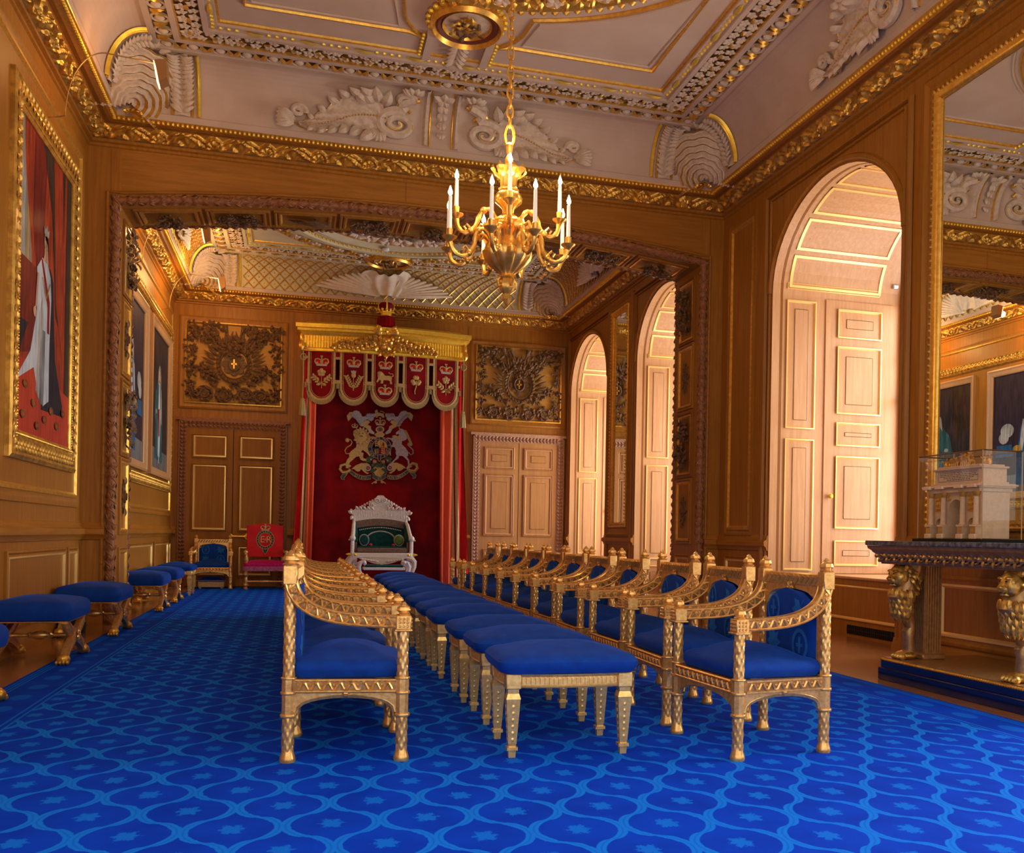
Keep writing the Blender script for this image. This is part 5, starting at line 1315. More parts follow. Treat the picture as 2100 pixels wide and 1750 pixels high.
for s in (-1, 1):
    for k in range(9): x, z = s*(.10+.046*k), 1.47-.024*k-.002*k*k*.3; b.sph(FT(x, z, .03), .026, 7, 5)
    b.tube([FT(s*x, z, .06) for x, z in spiral(.06, 1.44, .05, .008, 0, 1.4, 20)], .012, 5); b.tube([FT(s*x, z, .06) for x, z in spiral(.16, 1.36, .05, .008, 1, -1.4, 20)], .012, 5)
    for k in range(5): b.leaf(FT(s*(.12+.07*k), 1.27, .05), (s*.6, -.1, .8), (0, -1, 0), .09, .024, .2, 2)
    b.leaf(FT(s*.50, 1.20, .03), (s*.9, -.1, .5), (0, -1, 0), .10, .03); b.leaf(FT(s*.49, 1.17, .03), (s*.5, -.1, -.9), (0, -1, 0), .10, .03)
b.build('crest', th)
b = mb(IVORY); arc = [(-.46+.92*i/16, 1.05+.055*sin(pi*i/16)) for i in range(17)]
b.prism([(-.47, 1.27)]+[(-.47, 1.02)]+arc+[(.47, 1.02), (.47, 1.27)], FT, .0, .04)
for k in range(30): x = -.44+.88*k/29; b.tube([FT(x, 1.12+.05*sin(pi*k/29)*.6, .045), FT(x, 1.26, .045)], .008, 4)
b.build('back_panel', th)
for s in (-1, 1):
    b = mb(IVORY)
    b.tube([(s*.47, .28, .45), (s*.47, .28, 1.25)], .03, 8)
    b.tube([(s*.47, .26, 1.04), (s*.485, .10, 1.0), (s*.50, -.10, .86), (s*.52, -.26, .74)], [.03, .032, .035, .04], 8); b.sph((s*.52, -.29, .75), .055, 10, 7); b.use(GOLDB).sph((s*.575, -.29, .72), .018, 6, 5); b.use(IVORY)
    b.tube([(s*.52, -.28, .42), (s*.52, -.28, .74)], .034, 8); b.build('arm', th)
    c = mb(BROC); c.loft([[(s*.44, y, z0), (s*.47, y, z0), (s*.47, y, z1), (s*.44, y, z1)] for y, z0, z1 in ((-.24, .46, .68), (0, .46, .88), (.24, .46, 1.02))]); c.use(TGRN).tube([(s*.452, -.24, .69), (s*.452, 0, .89), (s*.452, .24, 1.03)], .028, 6); c.build('side_upholstery', th)
    for yy, nm in ((-.28, 1), (.26, 0)):
        l = mb(IVORYW); pts = [(s*.44, .40), (s*.53, .385), (s*.575, .33), (s*.575, .24), (s*.54, .14), (s*.50, .06), (s*.52, .03)]
        l.tube([(x, yy, z) for x, z in pts], [.05, .055, .05, .04, .034, .034, .045], 8); l.tube([(s*x, yy, z) for x, z in spiral(.44, .28, .07, .012, pi*.5, -1.3, 20)], .02, 6); l.sph((s*.52, yy, .035), (.05, .05, .035), 8, 5); l.build('leg', th)
    k = mb(GOLDB); k.lathe([(.02, 0), (.028, .02), (.022, .05), (.005, .09)], (s*.545, -.28, .46), 8, axis=0); 
    if s < 0: k.v = [(-1.09-x, y, z) for x, y, z in k.v]
    k.sph((s*.47, -.335, .455), .026, 8, 6); k.build('gilt_stud', th)
b = mb(IVORY); b.box(-.53, .53, -.33, .30, .395, .49, .012); b.build('seat_rail', th)
b = mb(IVORYW); ap_ = [(-.38, .40)]
b.prism([(-.42, .40), (-.36, .36)]+[(-.34+.30*i/10, .375-.085*sin(pi*.5*i/10)) for i in range(11)]+[(-.03, .30), (-.02, .27), (.02, .27), (.03, .30)]+[(.34-.30*i/10, .375-.085*sin(pi*.5*i/10)) for i in range(10, -1, -1)]+[(.36, .36), (.42, .40)], lambda u, v, h: (u, -.28-h, v), 0, .04)
for s in (-1, 1):
    for k in range(6): b.leaf((s*(.06+.05*k), -.325, .33+.008*k), (s, -.1, .2), (0, -1, 0), .08, .02, .25, 2)
b.build('apron', th)
b = mb(BROC); b.box(-.44, .44, -.31, .26, .49, .585, .02); b.use(TGRN).box(-.43, .43, -.28, .26, .585, .61, .015); b.build('seat_cushion', th)
b = mb(TGRN); b.grid(lambda s, t: (-.44+.88*s, .24+.02*cos(pi*(s-.5)), .58+t*(.45+.055*sin(pi*s))), 16, 6); b.use(BROC).grid(lambda s, t: (-.45+.90*s, .21, .93+.055*sin(pi*s)+.13*t), 16, 2)
b.use(IVORY)
for k in range(24): x = -.37+.74*k/23; b.sph((x, .20, .90+.05*sin(pi*k/23)), .011, 5, 4)
b.build('back_upholstery', th)
b = mb(TGRN); pts = [(-.26, .60)]+[(-.26*cos(pi*i/12), .72+.16*sin(pi*i/12)) for i in range(13)]+[(.26, .60)]
b.prism(pts, lambda u, v, h: (u, .17-h, v), 0, .08); b.use(EMBS).tube([(u, .08, v) for u, v in pts], .014, 6); b.build('back_cushion', th)
for s, m_ in ((-1, TGRN), (1, LGRN)):
    b = mb(m_); b.lathe([(.02, -.10), (.06, -.10), (.085, -.06), (.09, 0), (.085, .06), (.06, .10), (.02, .10)], (0, 0, 0), 16, axis=1); b.use(EMBS)
    for yy in (-.07, .07): b.tube([(.082*cos(q), yy, .082*sin(q)) for q in (2*pi*k/16 for k in range(16))], .007, 5, closed=True)
    o = b.build('bolster', th); o.location = (s*.31, -.08, .72); o.scale = (1, 1.3, 1.2)
    b = mb(mat('pink_tassel', (.55, .01, .08), .7)); b.sph((s*.20, -.22, .635), (.03, .03, .025), 8, 5); b.build('tassel', th)
fs = thing('footstool', 'ivory footstool with scroll ends and a green top before the throne', 'footstool', (1.43, 17.62, dz+.002))
b = mb(IVORY); b.box(-.36, .36, -.16, .16, .20, .25, .01)
for s in (-1, 1):
    for yy in (-.14, .14):
        b.tube([(s*x, yy, z) for x, z in ((.30, .045), (.36, .09), (.42, .17), (.43, .26), (.40, .33), (.345, .35), (.32, .31), (.345, .285))], [.035, .03, .03, .03, .028, .022, .018, .012], 7); b.sph((s*.345, yy, .335), .036, 8, 6); b.box(s*.30-.03, s*.30+.03, yy-.02, yy+.02, 0, .06)
b.build('frame', fs); c = mb(TGRN); c.box(-.33, .33, -.145, .145, .25, .29, .02); c.build('cushion', fs)
# ------------------------------------------------------------------ seat furniture
def rrect(x0, x1, y0, y1, r, z, n=5):
    out = []
    for cx, cy, a0 in ((x1-r, y1-r, 0), (x0+r, y1-r, pi/2), (x0+r, y0+r, pi), (x1-r, y0+r, 1.5*pi)):
        for i in range(n+1): a = a0+pi/2*i/n; out.append((cx+r*cos(a), cy+r*sin(a), z))
    return out
def cushion(b, x0, x1, y0, y1, z0, z1, dome=.03, r=.05, bulge=.012, edge=.045):
    rings = []; H = z1-z0
    for k, (t, i) in enumerate(((0, .02), (.06, 0), (.35, -bulge), (.6, -bulge), (.8, 0), (.92, edge*.35), (1, edge))):
        rings.append(rrect(x0+i, x1-i, y0+i, y1-i, max(.012, r-i*.3), z0+H*t))
    m = min(x1-x0, y1-y0)/2
    for t in (.25, .5, .75, .93):
        i = edge+(m-edge)*t; rings.append(rrect(x0+i, x1-i, y0+i, y1-i, max(.006, (r)*(1-t)), z1+dome*(1-(1-t)**2)))
    return b.loft(rings)
def braid(a, z): return .86+.22*(abs(sin(3*a+z*52))*abs(sin(3*a-z*52)))**.6
def post(b, x, y, z0, z1, r): 
    n = max(4, int((z1-z0)/.0075)); b.lathe([(r, z0+(z1-z0)*i/n) for i in range(n+1)], (x, y, 0), 26, mod=braid)
def ring_(b, x, y, z, r, h=.018): b.lathe([(r*.8, z-h/2), (r, z-h*.3), (r*1.04, z), (r, z+h*.3), (r*.8, z+h/2)], (x, y, 0), 16)
def finial(b, x, y, z, s=1): b.lathe([(.026*s, z), (.03*s, z+.006), (.02*s, z+.012), (.030*s, z+.022*s), (.026*s, z+.036*s), (.012*s, z+.046*s), (.013*s, z+.05*s), (.004*s, z+.06*s)], (x, y, 0), 14, mod=lambda a, q: 1+.07*cos(a*8))
def zig(b, fn, L, w, h=.009, p=.052):
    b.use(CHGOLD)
    n = max(2, int(L/p)); d = L/n; a = w*.27; P_ = []
    for i in range(n):
        for q, v in ((0, -a), (.16, -a), (.44, a), (.60, a), (.88, -a)): P_.append(fn((i+q)*d, v, h*.35))
    P_.append(fn(L, -a, h*.35)); b.tube(P_, .0062, 4)
    for i in range(n): b.sph(fn((i+.02)*d, a*.45, h*.2), .007, 5, 3)
ARM = [(-.25, .885), (-.249, .83), (-.236, .775), (-.205, .727), (-.155, .690), (-.09, .664), (-.01, .648), (.08, .640), (.17, .637), (.245, .636)]
def smooth_path(P_, n):
    out = []
    for i in range(n+1):
        s = i/n*(len(P_)-1); k = min(int(s), len(P_)-2); t = s-k
        p0, p1, p2, p3 = P_[max(k-1, 0)], P_[k], P_[k+1], P_[min(k+2, len(P_)-1)]
        out.append(tuple(.5*((2*b_)+(-a+c)*t+(2*a-5*b_+4*c-d)*t*t+(-a+3*b_-3*c+d)*t**3) for a, b_, c, d in zip(p0, p1, p2, p3)))
    return out
FY, RY = .33, .29           # half widths at front and rear
def make_armchair(name, label):
    t = thing(name, label, 'chair')
    for s in (-1, 1):
        b = mb(CHGOLD); x, y = .25, s*FY
        b.lathe([(.034, 0), (.036, .01), (.034, .022), (.027, .045), (.026, .06)], (x, y, 0), 16)
        post(b, x, y, .05, .205, .0265); ring_(b, x, y, .21, .036); b.lathe([(.030, .215), (.030, .31)], (x, y, 0), 8, sq=True); ring_(b, x, y, .312, .035); b.lathe([(.031, .31), (.031, .375)], (x, y, 0), 8, sq=True); ring_(b, x, y, .378, .034, .012)
        post(b, x, y, .38, .60, .0255); b.box(x-.04, x+.04, y-.04, y+.04, .592, .602, .003); b.box(x-.034, x+.034, y-.034, y+.034, .60, .665, .004)
        for fx in ((1, 0), (0, s)):
            for q in range(3):
                for w in range(3): b.sph((x+fx[0]*.035+(0 if fx[0] else (q-1)*.017), y+fx[1]*.035+(0 if fx[1] else (q-1)*.017), .615+.017*w), .007, 5, 3)
        finial(b, x, y, .665); b.build('leg', t)
        b = mb(CHGOLD); x, y = -.25, s*RY
        b.lathe([(.034, 0), (.036, .01), (.034, .022), (.027, .045), (.026, .06)], (x, y, 0), 16)
        post(b, x, y, .05, .205, .0265); ring_(b, x, y, .21, .036); b.lathe([(.030, .215), (.030, .31)], (x, y, 0), 8, sq=True); ring_(b, x, y, .312, .035); b.lathe([(.031, .31), (.031, .375)], (x, y, 0), 8, sq=True); ring_(b, x, y, .378, .034, .012)
        post(b, x, y, .38, .80, .0255); b.box(x-.031, x+.031, y-.031, y+.031, .80, .885, .004); finial(b, x, y, .885, 1.15); b.build('leg', t)
        # arm
        P_ = smooth_path(ARM, 30); rings = []; b = mb(CHSHADE)
        def fr(i):
            p0, p1 = P_[max(i-1, 0)], P_[min(i+1, 30)]; d = Vector((p1[0]-p0[0], p1[1]-p0[1])).normalized(); return d, Vector((-d.y, d.x))
        for i, (x, z) in enumerate(P_):
            d, n = fr(i); y = s*(RY+(FY-RY)*(x+.25)/.5); w, hh = .021, .028
            rings.append([(x+n.x*a, y+c, z+n.y*a) for a, c in ((-hh, -w*.8), (-hh, w*.8), (-hh*.8, w), (hh*.8, w), (hh, w*.8), (hh, -w*.8), (hh*.8, -w), (-hh*.8, -w))])
        b.loft(rings)
        L = [0]
        for p0, p1 in zip(P_, P_[1:]): L.append(L[-1]+hypot(p1[0]-p0[0], p1[1]-p0[1]))
        def fa(u, v, h, sd=1):
            u = min(max(u, 0), L[-1]-1e-6); j = max(k for k in range(30) if L[k] <= u); q = (u-L[j])/(L[j+1]-L[j]+1e-9)
            x = P_[j][0]+(P_[j+1][0]-P_[j][0])*q; z = P_[j][1]+(P_[j+1][1]-P_[j][1])*q; d, n = fr(j)
            y = s*(RY+(FY-RY)*(x+.25)/.5); return (x+n.x*v, y+sd*(.021+h), z+n.y*v)
        b.use(CHGOLD)
        for sd in (-1, 1):
            zig(b, lambda u, v, h, sd=sd: fa(u, v, h, sd), L[-1]-.04, .05, .008)
            for v in (-.024, .022): b.tube([fa(L[-1]*k/30, v, .003, sd) for k in range(31)], .006, 4)
        b.build('arm', t)
    # rails
    b = mb(CHSHADE)
    b.box(.222, .274, -FY+.02, FY-.02, .315, .372, .005); b.box(-.274, -.226, -RY+.02, RY-.02, .315, .372, .005)
    for z in (.318, .369):
        b.use(CHGOLD).tube([(.274, -FY+.03, z), (.274, FY-.03, z)], .006, 5)
        for s in (-1, 1): b.tube([(-.22, s*(RY+.024), z), (.22, s*(FY+.022), z)], .006, 5)
    zig(b, lambda u, v, h: (.274+h, -FY+.04+u, .344+v), 2*FY-.08, .05)
    zig(b, lambda u, v, h: (-.274-h, -RY+.04+u, .344+v), 2*RY-.08, .05)
    for s in (-1, 1):
        b.use(CHSHADE)
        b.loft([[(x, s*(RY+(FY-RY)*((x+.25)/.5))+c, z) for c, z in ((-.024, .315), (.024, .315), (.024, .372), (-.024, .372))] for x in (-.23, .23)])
        zig(b, lambda u, v, h: (-.21+u, s*(RY+(FY-RY)*((.04+u)/.5)+.024+h), .344+v), .42, .05)
    b.build('seat_rail', t)
    for ax, hw, pos in (('y', FY, .25), ('y', RY, -.25), ('x', .25, 1), ('x', .25, -1)):
        b = mb(CHGOLD); a = hw-.025
        pts = [(-a, .315), (a, .315), (a, .222)]+[(a*cos(pi*i/12)*.97, .222+.078*sin(pi*i/12)**.75) for i in range(13)]+[(-a, .222)]
        fn = (lambda pos: lambda u, v, h: (pos-.012+h, u, v))(pos) if ax == 'y' else (lambda pos: lambda u, v, h: (u, pos*(RY+(FY-RY)*((u+.25)/.5))-.012+h, v))(pos)
        b.prism(pts, fn, 0, .024); b.tube([fn(u, v, .012) for u, v in pts[3:-1]], .014, 6)
        for k in range(14): u, v = pts[3+int(k*12/13)]; b.sph(fn(u, v-.002, .012), .0085, 5, 3)
        b.sph(fn(0, .31, .0), .018, 6, 4); b.sph(fn(0, .31, .024), .018, 6, 4); b.build('bracket', t)
    b = mb(BLUE); cushion(b, -.235, .245, -.285, .285, .372, .465, .055, .05, .012, .06); b.build('seat_cushion', t)
    b = mb(CHGOLD); b.box(-.272, -.228, -RY+.025, RY-.025, .808, .872, .006)
    for fx in (-.273, -.227):
        for k in range(12): y = -.24+.48*k/11; b.tube([(fx, y-.02, .82), (fx, y+.015, .86)], .010, 5)
    pts = [(-.26, .81), (.26, .81), (.26, .40), (.235, .40), (.235, .70)]+[(.235*cos(pi*i/14), .705+.085*sin(pi*i/14)**.6) for i in range(15)]+[(-.235, .40), (-.26, .40)]
    b.prism(pts, lambda u, v, h: (-.262+h, u, v), 0, .03); b.rose((-.228, 0, .80), (1, 0, 0), .035); b.build('back_frame', t)
    b = mb(BLUE)
    def out(v): return .24*min(1, max(0, 1-max(0, (v-.69)/.105))**.42) if v > .69 else .24
    zs = [.37+.425*i/22 for i in range(23)]
    def pad(u, v, k=1): 
        w = out(v)+1e-4; return .028*max(0, (1-(u/w)**4))**.5*min(1, (v-.36)*8+.3)
    for sd in (1, -1):
        b.grid(lambda s, q, sd=sd: ((-.245+.012+pad((2*s-1)*out(.37+.425*q), .37+.425*q)) if sd > 0 else (-.245-.010-.4*pad((2*s-1)*out(.37+.425*q), .37+.425*q)), (2*s-1)*out(.37+.425*q), .37+.425*q), 18, 22)
    fb = lambda u, v, h: (-.233+pad(u, v)+h+.001, u, v)
    def motif_star(u, v, r):
        P_ = [(u+r*(1 if k % 2 == 0 else .6)*sin(2*pi*k/16), v+r*(1 if k % 2 == 0 else .6)*1.1*cos(2*pi*k/16)) for k in range(16)]
        b.add([fb(u, v, .001)]+[fb(x, y, .001) for x, y in P_], [(0, 1+k, 1+(k+1) % 16) for k in range(16)])
    def motif_garter(u, v, r):
        n = 20; A_ = [(u+r*sin(2*pi*k/n), v+1.25*r*cos(2*pi*k/n)) for k in range(n)]; B_ = [(u+r*.72*sin(2*pi*k/n), v+1.25*r*.74*cos(2*pi*k/n)) for k in range(n)]
        b.add([fb(x, y, .001) for x, y in A_]+[fb(x, y, .001) for x, y in B_], [(i, (i+1) % n, n+(i+1) % n, n+i) for i in range(n)])
        for w, h_ in ((.14, .62), (.42, .13)): b.add([fb(u+r*w*a, v+r*h_*c, .0015) for a, c in ((-1, -1), (1, -1), (1, 1), (-1, 1))], [(0, 1, 2, 3)])
    b.use(BLUEL)
    for u, v, st in ((.13, .69, 1), (-.125, .685, 0), (.13, .51, 0), (-.12, .505, 1)):
        (motif_star if st else motif_garter)(u, v, .075 if st else .068)
    b.build('back_pad', t)
    return t
ORD = ['nearest', 'second', 'third', 'fourth', 'fifth', 'sixth', 'seventh', 'eighth', 'ninth', 'tenth', 'eleventh']
ch0 = make_armchair('gilt_armchair', 'nearest blue velvet gilt armchair of the left row, seen from its side')
ch0['group'] = 'gilt armchairs in the left row'
rc = random.Random(3)
def zrow(row, k, n):
    if k == 0: return 'nearest to the camera'
    if k == n-1: return 'farthest from the camera'
    return ORD[k]+' from the camera'
NL = 10
ch0.location = (.23, 4.905, .012); ch0.rotation_euler = (0, 0, radians(-3))
for k in range(1, NL):
    dup(ch0, (.235+rc.uniform(-.01, .01), 4.885+.825*k, .012), radians(rc.uniform(-1.5, .5)), 'blue velvet gilt armchair %s in the left row' % zrow(0, k, NL), 'gilt armchairs in the left row')
RYS = [4.305, 5.166, 5.99, 6.93, 7.80, 8.60, 9.38, 10.19, 11.05, 11.87, 12.76]
for k, y in enumerate(RYS):
    dup(ch0, (2.215+rc.uniform(-.012, .012)+.004*k, y+.27, .012), pi+radians(3.5+rc.uniform(-1, 1) if k == 0 else rc.uniform(-1, 2.5)), 'blue velvet gilt armchair %s in the right row' % zrow(1, k, 11), 'gilt armchairs in the right row')
dup(ch0, (-1.49, 18.80, .012), -pi/2, 'blue velvet gilt armchair facing the camera, before the dark left door')
r_ = [o for o in COL.objects if o.get('label', '').startswith('blue velvet gilt armchair facing')][0]
if 'group' in r_: del r_['group']
# ---- long velvet topped stools down the middle
def make_stool(name, label, lx=.27, ly=.215):
    t = thing(name, label, 'stool')
    for sx in (-1, 1):
        for sy in (-1, 1):
            b = mb(STGOLD); x, y = sx*lx, sy*ly
            for z0, z1, r0, r1 in ((0, .035, .021, .024), (.035, .05, .034, .034), (.05, .065, .022, .024), (.065, .275, .026, .044), (.275, .30, .046, .036), (.30, .325, .034, .036)):
                b.lathe([(r0, z0), (r1, z1)], (x, y, 0), 4, sq=True) if False else b.loft([[(x+a*r0*.75, y+c*r0*.75, z0) for a, c in ((-1, -1), (1, -1), (1, 1), (-1, 1))], [(x+a*r1*.75, y+c*r1*.75, z1) for a, c in ((-1, -1), (1, -1), (1, 1), (-1, 1))]])
            for k in range(6):
                z = .085+.031*k; w = .75*(.026+.018*(z-.065)/.21)
                for ax in ((1, 0), (-1, 0), (0, 1), (0, -1)): b.sph((x+ax[0]*w, y+ax[1]*w, z), (.008 if ax[0] == 0 else .004, .008 if ax[1] == 0 else .004, .011), 5, 3)
            b.build('leg', t)
    b = mb(STGOLD)
    for sx in (-1, 1):
        for sy in (-1, 1): b.box(sx*lx-.036, sx*lx+.036, sy*ly-.036, sy*ly+.036, .322, .392, .004)
    def side(a, c, fixed, ax, sg):
        n = 20; bowf = lambda q: .022*sin(pi*q)**.8
        F_ = lambda q, h, z: ((a+(c-a)*q, sg*(fixed+bowf(q)+h), z) if ax == 'x' else (sg*(fixed+bowf(q)+h), a+(c-a)*q, z))
        b.loft([[F_(i/n, h, z) for h, z in ((-.03, .325), (.006, .325), (.009, .332), (.003, .338), (.003, .375), (.009, .38), (.012, .39), (-.03, .39))] for i in range(n+1)])
        m = int((c-a)/.021)
        for i in range(m): q = (i+.5)/m; b.tube([F_(q, .004, .343), F_(q, .004, .372)], .0075, 5)
    for sg in (-1, 1): side(-lx+.034, lx-.034, ly+.012, 'x', sg); side(-ly+.034, ly-.034, lx+.012, 'y', sg)
    b.build('rail', t)
    b = mb(BLUE); cushion(b, -lx-.055, lx+.055, -ly-.05, ly+.05, .39, .485, .04, .07, .016, .06); b.build('cushion', t)
    return t
st0 = make_stool('velvet_stool', 'blue velvet gilt stool nearest to the camera in the middle row'); st0['group'] = 'velvet stools in the middle row'
SYS = [4.72, 5.54, 6.27, 7.30, 8.0, 8.9, 9.8, 11.0, 11.7, 12.35, 13.4]
st0.location = (1.245, SYS[0], .012); st0.rotation_euler = (0, 0, radians(-2))
for k in range(1, 11): dup(st0, (1.25+rc.uniform(-.015, .015)+.005*k, SYS[k], .012), radians(rc.uniform(-2, 1)), 'blue velvet gilt stool %s in the middle row' % zrow(2, k, 11), 'velvet stools in the middle row')
w = dup(st0, (-1.86, 16.9, .012), pi/2, 'blue velvet gilt stool with straight legs against the left wall beside the armchair'); 
if 'group' in w: del w['group']
# ---- cross framed stools along the left wall
def make_xstool(name, label):
    t = thing(name, label, 'stool'); HY, HX = .36, .235
    for s in (-1, 1):
        b = mb(CHGOLD)
        for q in (-1, 1):
            P_ = smooth_path([(-q*HY*.95, .045), (-q*HY*.72, .105), (-q*.0, .19), (q*HY*.62, .27), (q*HY*.80, .322)], 14)
            rings = []
            for i, (y, z) in enumerate(P_):
                p0, p1 = P_[max(i-1, 0)], P_[min(i+1, 14)]; d = Vector((p1[0]-p0[0], p1[1]-p0[1])).normalized(); n = Vector((-d.y, d.x)); w_ = .040
                rings.append([(s*HX+c+q*.004, y+n.x*a, z+n.y*a) for a, c in ((-w_, -.02), (-w_*.35, -.026), (-w_*.3, -.018), (w_*.3, -.018), (w_*.35, -.026), (w_, -.02), (w_, .02), (w_*.35, .026), (w_*.3, .018), (-w_*.3, .018), (-w_*.35, .026), (-w_, .02))])
            b.loft(rings)
            y = -q*HY*.97; b.use(GOLD); b.sph((s*HX, y-q*.01, .042), (.05, .05, .041), 8, 6)
            for k in range(4): b.sph((s*HX-.036+.024*k, y-q*.045, .0185), (.015, .026, .018), 6, 4)
            b.use(CHGOLD)
        b.sph((s*HX, 0, .19), (.035, .05, .05), 10, 7); b.rose((s*HX+s*.03, 0, .19), (s, 0, 0), .05, 8); b.build('cross_frame', t)
    b = mb(CHGOLD); b.lathe([(.014, -HX), (.018, -HX+.03), (.013, -.09), (.03, -.075), (.02, -.06), (.034, -.03), (.036, 0), (.034, .03), (.02, .06), (.03, .075), (.013, .09), (.018, HX-.03), (.014, HX)], (0, 0, .19), 14, axis=0); b.build('stretcher', t)
    b = mb(CHGOLD); b.box(-HX-.02, HX+.02, -HY*.86, HY*.86, .310, .328, .005); b.build('seat_frame', t)
    b = mb(BLUE); cushion(b, -HX-.05, HX+.05, -HY-.01, HY+.01, .325, .475, .03, .05, .012, .05); b.build('cushion', t)
    return t
x0_ = make_xstool('cross_frame_stool', 'cross framed blue stool cut off by the left edge of the picture'); x0_['group'] = 'cross framed stools by the left wall'
x0_.location = (-1.93, 6.22, .012)
for y, lb in ((8.62, 'cross framed blue stool nearest the camera that shows whole, below the large portrait'), (10.76, 'second whole cross framed blue stool, in front of the arch pier'),
              (13.75, 'cross framed blue stool just beyond the left arch pier'), (15.31, 'cross framed blue stool farthest along the left wall, before the straight legged stool')):
    dup(x0_, (-1.93+.02*(y > 12), y, .012), radians(rc.uniform(-1, 1)), lb, 'cross framed stools by the left wall')
for o in list(COL.objects):
    if o.name.startswith('cross_frame_stool'): o.location.z = .0125
# information card on the floor under the second stool
bx = mb(BLACK); bx.box(-2.222, -2.06, 10.55, 11.05, 0, .21, .005); bx.use(mat('card_white', (.62, .62, .70), .5)).box(-2.0599, -2.055, 10.62, 10.98, .10, .19); tag(bx.build('floor_box'), 'small black box with a white card below the second stool by the left wall', 'box')
# ---- small footstool under the frontal armchair
f = thing('footstool', 'low blue velvet footstool with gilt sides under the armchair at the left door', 'footstool', (-1.49, 18.80, .012))
b = mb(worn('brass_side', (.55, .38, .16), (.4, .26, .09), .45, .5)); b.box(-.215, .215, -.15, .15, .02, .12, .006)
for sx in (-1, 1):
    for sy in (-1, 1): b.box(sx*.18-.02, sx*.18+.02, sy*.11-.02, sy*.11+.02, 0, .02)
b.build('base', f); b = mb(BLUE); cushion(b, -.215, .215, -.15, .15, .12, .16, .05, .03, .006, .03); b.use(GOLD).tube([p for p in rrect(-.22, .22, -.155, .155, .03, .135)], .006, 5, closed=True); b.build('cushion', f)
# ---- crimson chair with royal cipher
PINKV = velvet('pink_damask', (.55, .008, .16), (.34, .004, .09), sc=30); CRIM = velvet('crimson_silk', (.62, .02, .03), (.48, .01, .02), sc=4)
rcx = thing('crimson_armchair', 'crimson armchair with a crown and ER cipher on its back by the left door', 'chair', (-.58, 18.62, .012), radians(4)); rcx.scale = (1.1, 1.1, 1.1)
RGOLD = worn('warm_gilding', (.75, .42, .16), (.5, .25, .08), .35, .6, scale=40)
for s in (-1, 1):
    for y, back in ((-.24, 0), (.24, 1)):
        b = mb(RGOLD); pr = [(.03, 0), (.036, .02), (.02, .045), (.05, .07), (.03, .09), (.022, .10), (.03, .16), (.024, .20), (.052, .24), (.03, .265), (.026, .32)]
        b.lathe(pr, (s*.30, y, 0), 14)
        if not back: b.lathe([(.022, .32), (.026, .40), (.024, .44), (.036, .48), (.018, .55), (.026, .60)], (s*.30, y, 0), 14)
        b.build('leg', rcx)
    b = mb(RGOLD); b.tube([(s*.29, .24, .62), (s*.295, .05, .60), (s*.30, -.12, .58), (s*.305, -.24, .61), (s*.31, -.31, .60), (s*.31, -.32, .56)], [.02, .022, .024, .026, .032, .02], 8); b.sph((s*.31, -.30, .60), .038, 8, 6); b.build('arm', rcx)
b = mb(RGOLD); b.lathe([(.014, -.30), (.016, -.1), (.026, 0), (.016, .1), (.014, .30)], (0, -.24, .13), 10, axis=0); b.lathe([(.014, -.24), (.014, .24)], (-.30, 0, .11), 8, axis=1); b.lathe([(.014, -.24), (.014, .24)], (.30, 0, .11), 8, axis=1); b.build('stretcher', rcx)
b = mb(PINKV); cushion(b, -.33, .33, -.28, .25, .325, .44, .035, .04, .006, .05); sc_ = b.build('seat', rcx)
b = mb(worn('pink_fringe', (.55, .2, .35), (.35, .06, .16), .7, scale=60))
for k in range(56): x = -.325+.65*k/55; b.tube([(x, -.288, .36), (x+.004, -.29, .30)], .0065, 4)
for s in (-1, 1):
    for k in range(40): y = -.28+.52*k/39; b.tube([(s*.336, y, .36), (s*.338, y, .30)], .0065, 4)
b.tube([(-.335, -.29, .36), (.335, -.29, .36)], .008, 5); b.build('fringe', sc_)
b = mb(CRIM); prof = [(-.295, .52), (.295, .52), (.295, 1.03)]+[(.295-.59*i/12, 1.03+.035*sin(pi*i/12)**1.5) for i in range(1, 12)]+[(-.295, 1.03)]
b.prism([(x*.97, z) for x, z in prof], lambda u, v, h: (u, .20+.10*(v-.52)-h, v), -.03, .022); b.prism([(x*.93, .525+(z-.525)*.985) for x, z in prof], lambda u, v, h: (u, .20+.10*(v-.52)-h, v), .022, .034)
for s in (-1, 1): b.use(RGOLD).tube([(s*.27, .24, .30), (s*.27, .24, .54)], .02, 6)
bk = b.build('backrest', rcx)
FB = lambda u, v, h: (u, .20+.10*(v-.52)-h-.034, v); e = mb(EMB); crown(e, FB, 0, .965, .15, .005, cap=None, base=EMB)
TEALE = pm('dark_teal_embroidery', (.03, .075, .07)); e.use(TEALE); gp = ell(0, .80, .135, .15, 28)
ribbon(e, FB, gp, .0, -.034 if False else .03, .003); e.use(EMB); ribbon(e, FB, gp, -.006, 0, .003); ribbon(e, FB, gp, .03, .036, .003)
for k in range(20): q = 2*pi*k/20; e.sph(FB(.12*cos(q), .80+.135*sin(q), .005), .007, 4, 3)
e.use(TEALE); poly(e, FB, [(-.05, .66), (0, .63), (.05, .66), (.03, .60), (0, .56), (-.03, .60)], 0, .004); e.use(EMB).tube([FB(x, z, .004) for x, z in ((-.05, .66), (-.03, .60), (0, .56), (.03, .60), (.05, .66))], .004, 4)
for ch, dx, sz in (('E', -.045, .15), ('R', .055, .15)):
    v, f_ = text_mesh(ch, sz, .002); e.add([FB(dx+x, .80+y, .004+z) for x, y, z in v], f_)
v, f_ = text_mesh('II', .05, .002); e.add([FB(.0+x, .80+y, .007+z) for x, y, z in v], f_)
e.build('embroidered_cipher', bk, smooth=False)
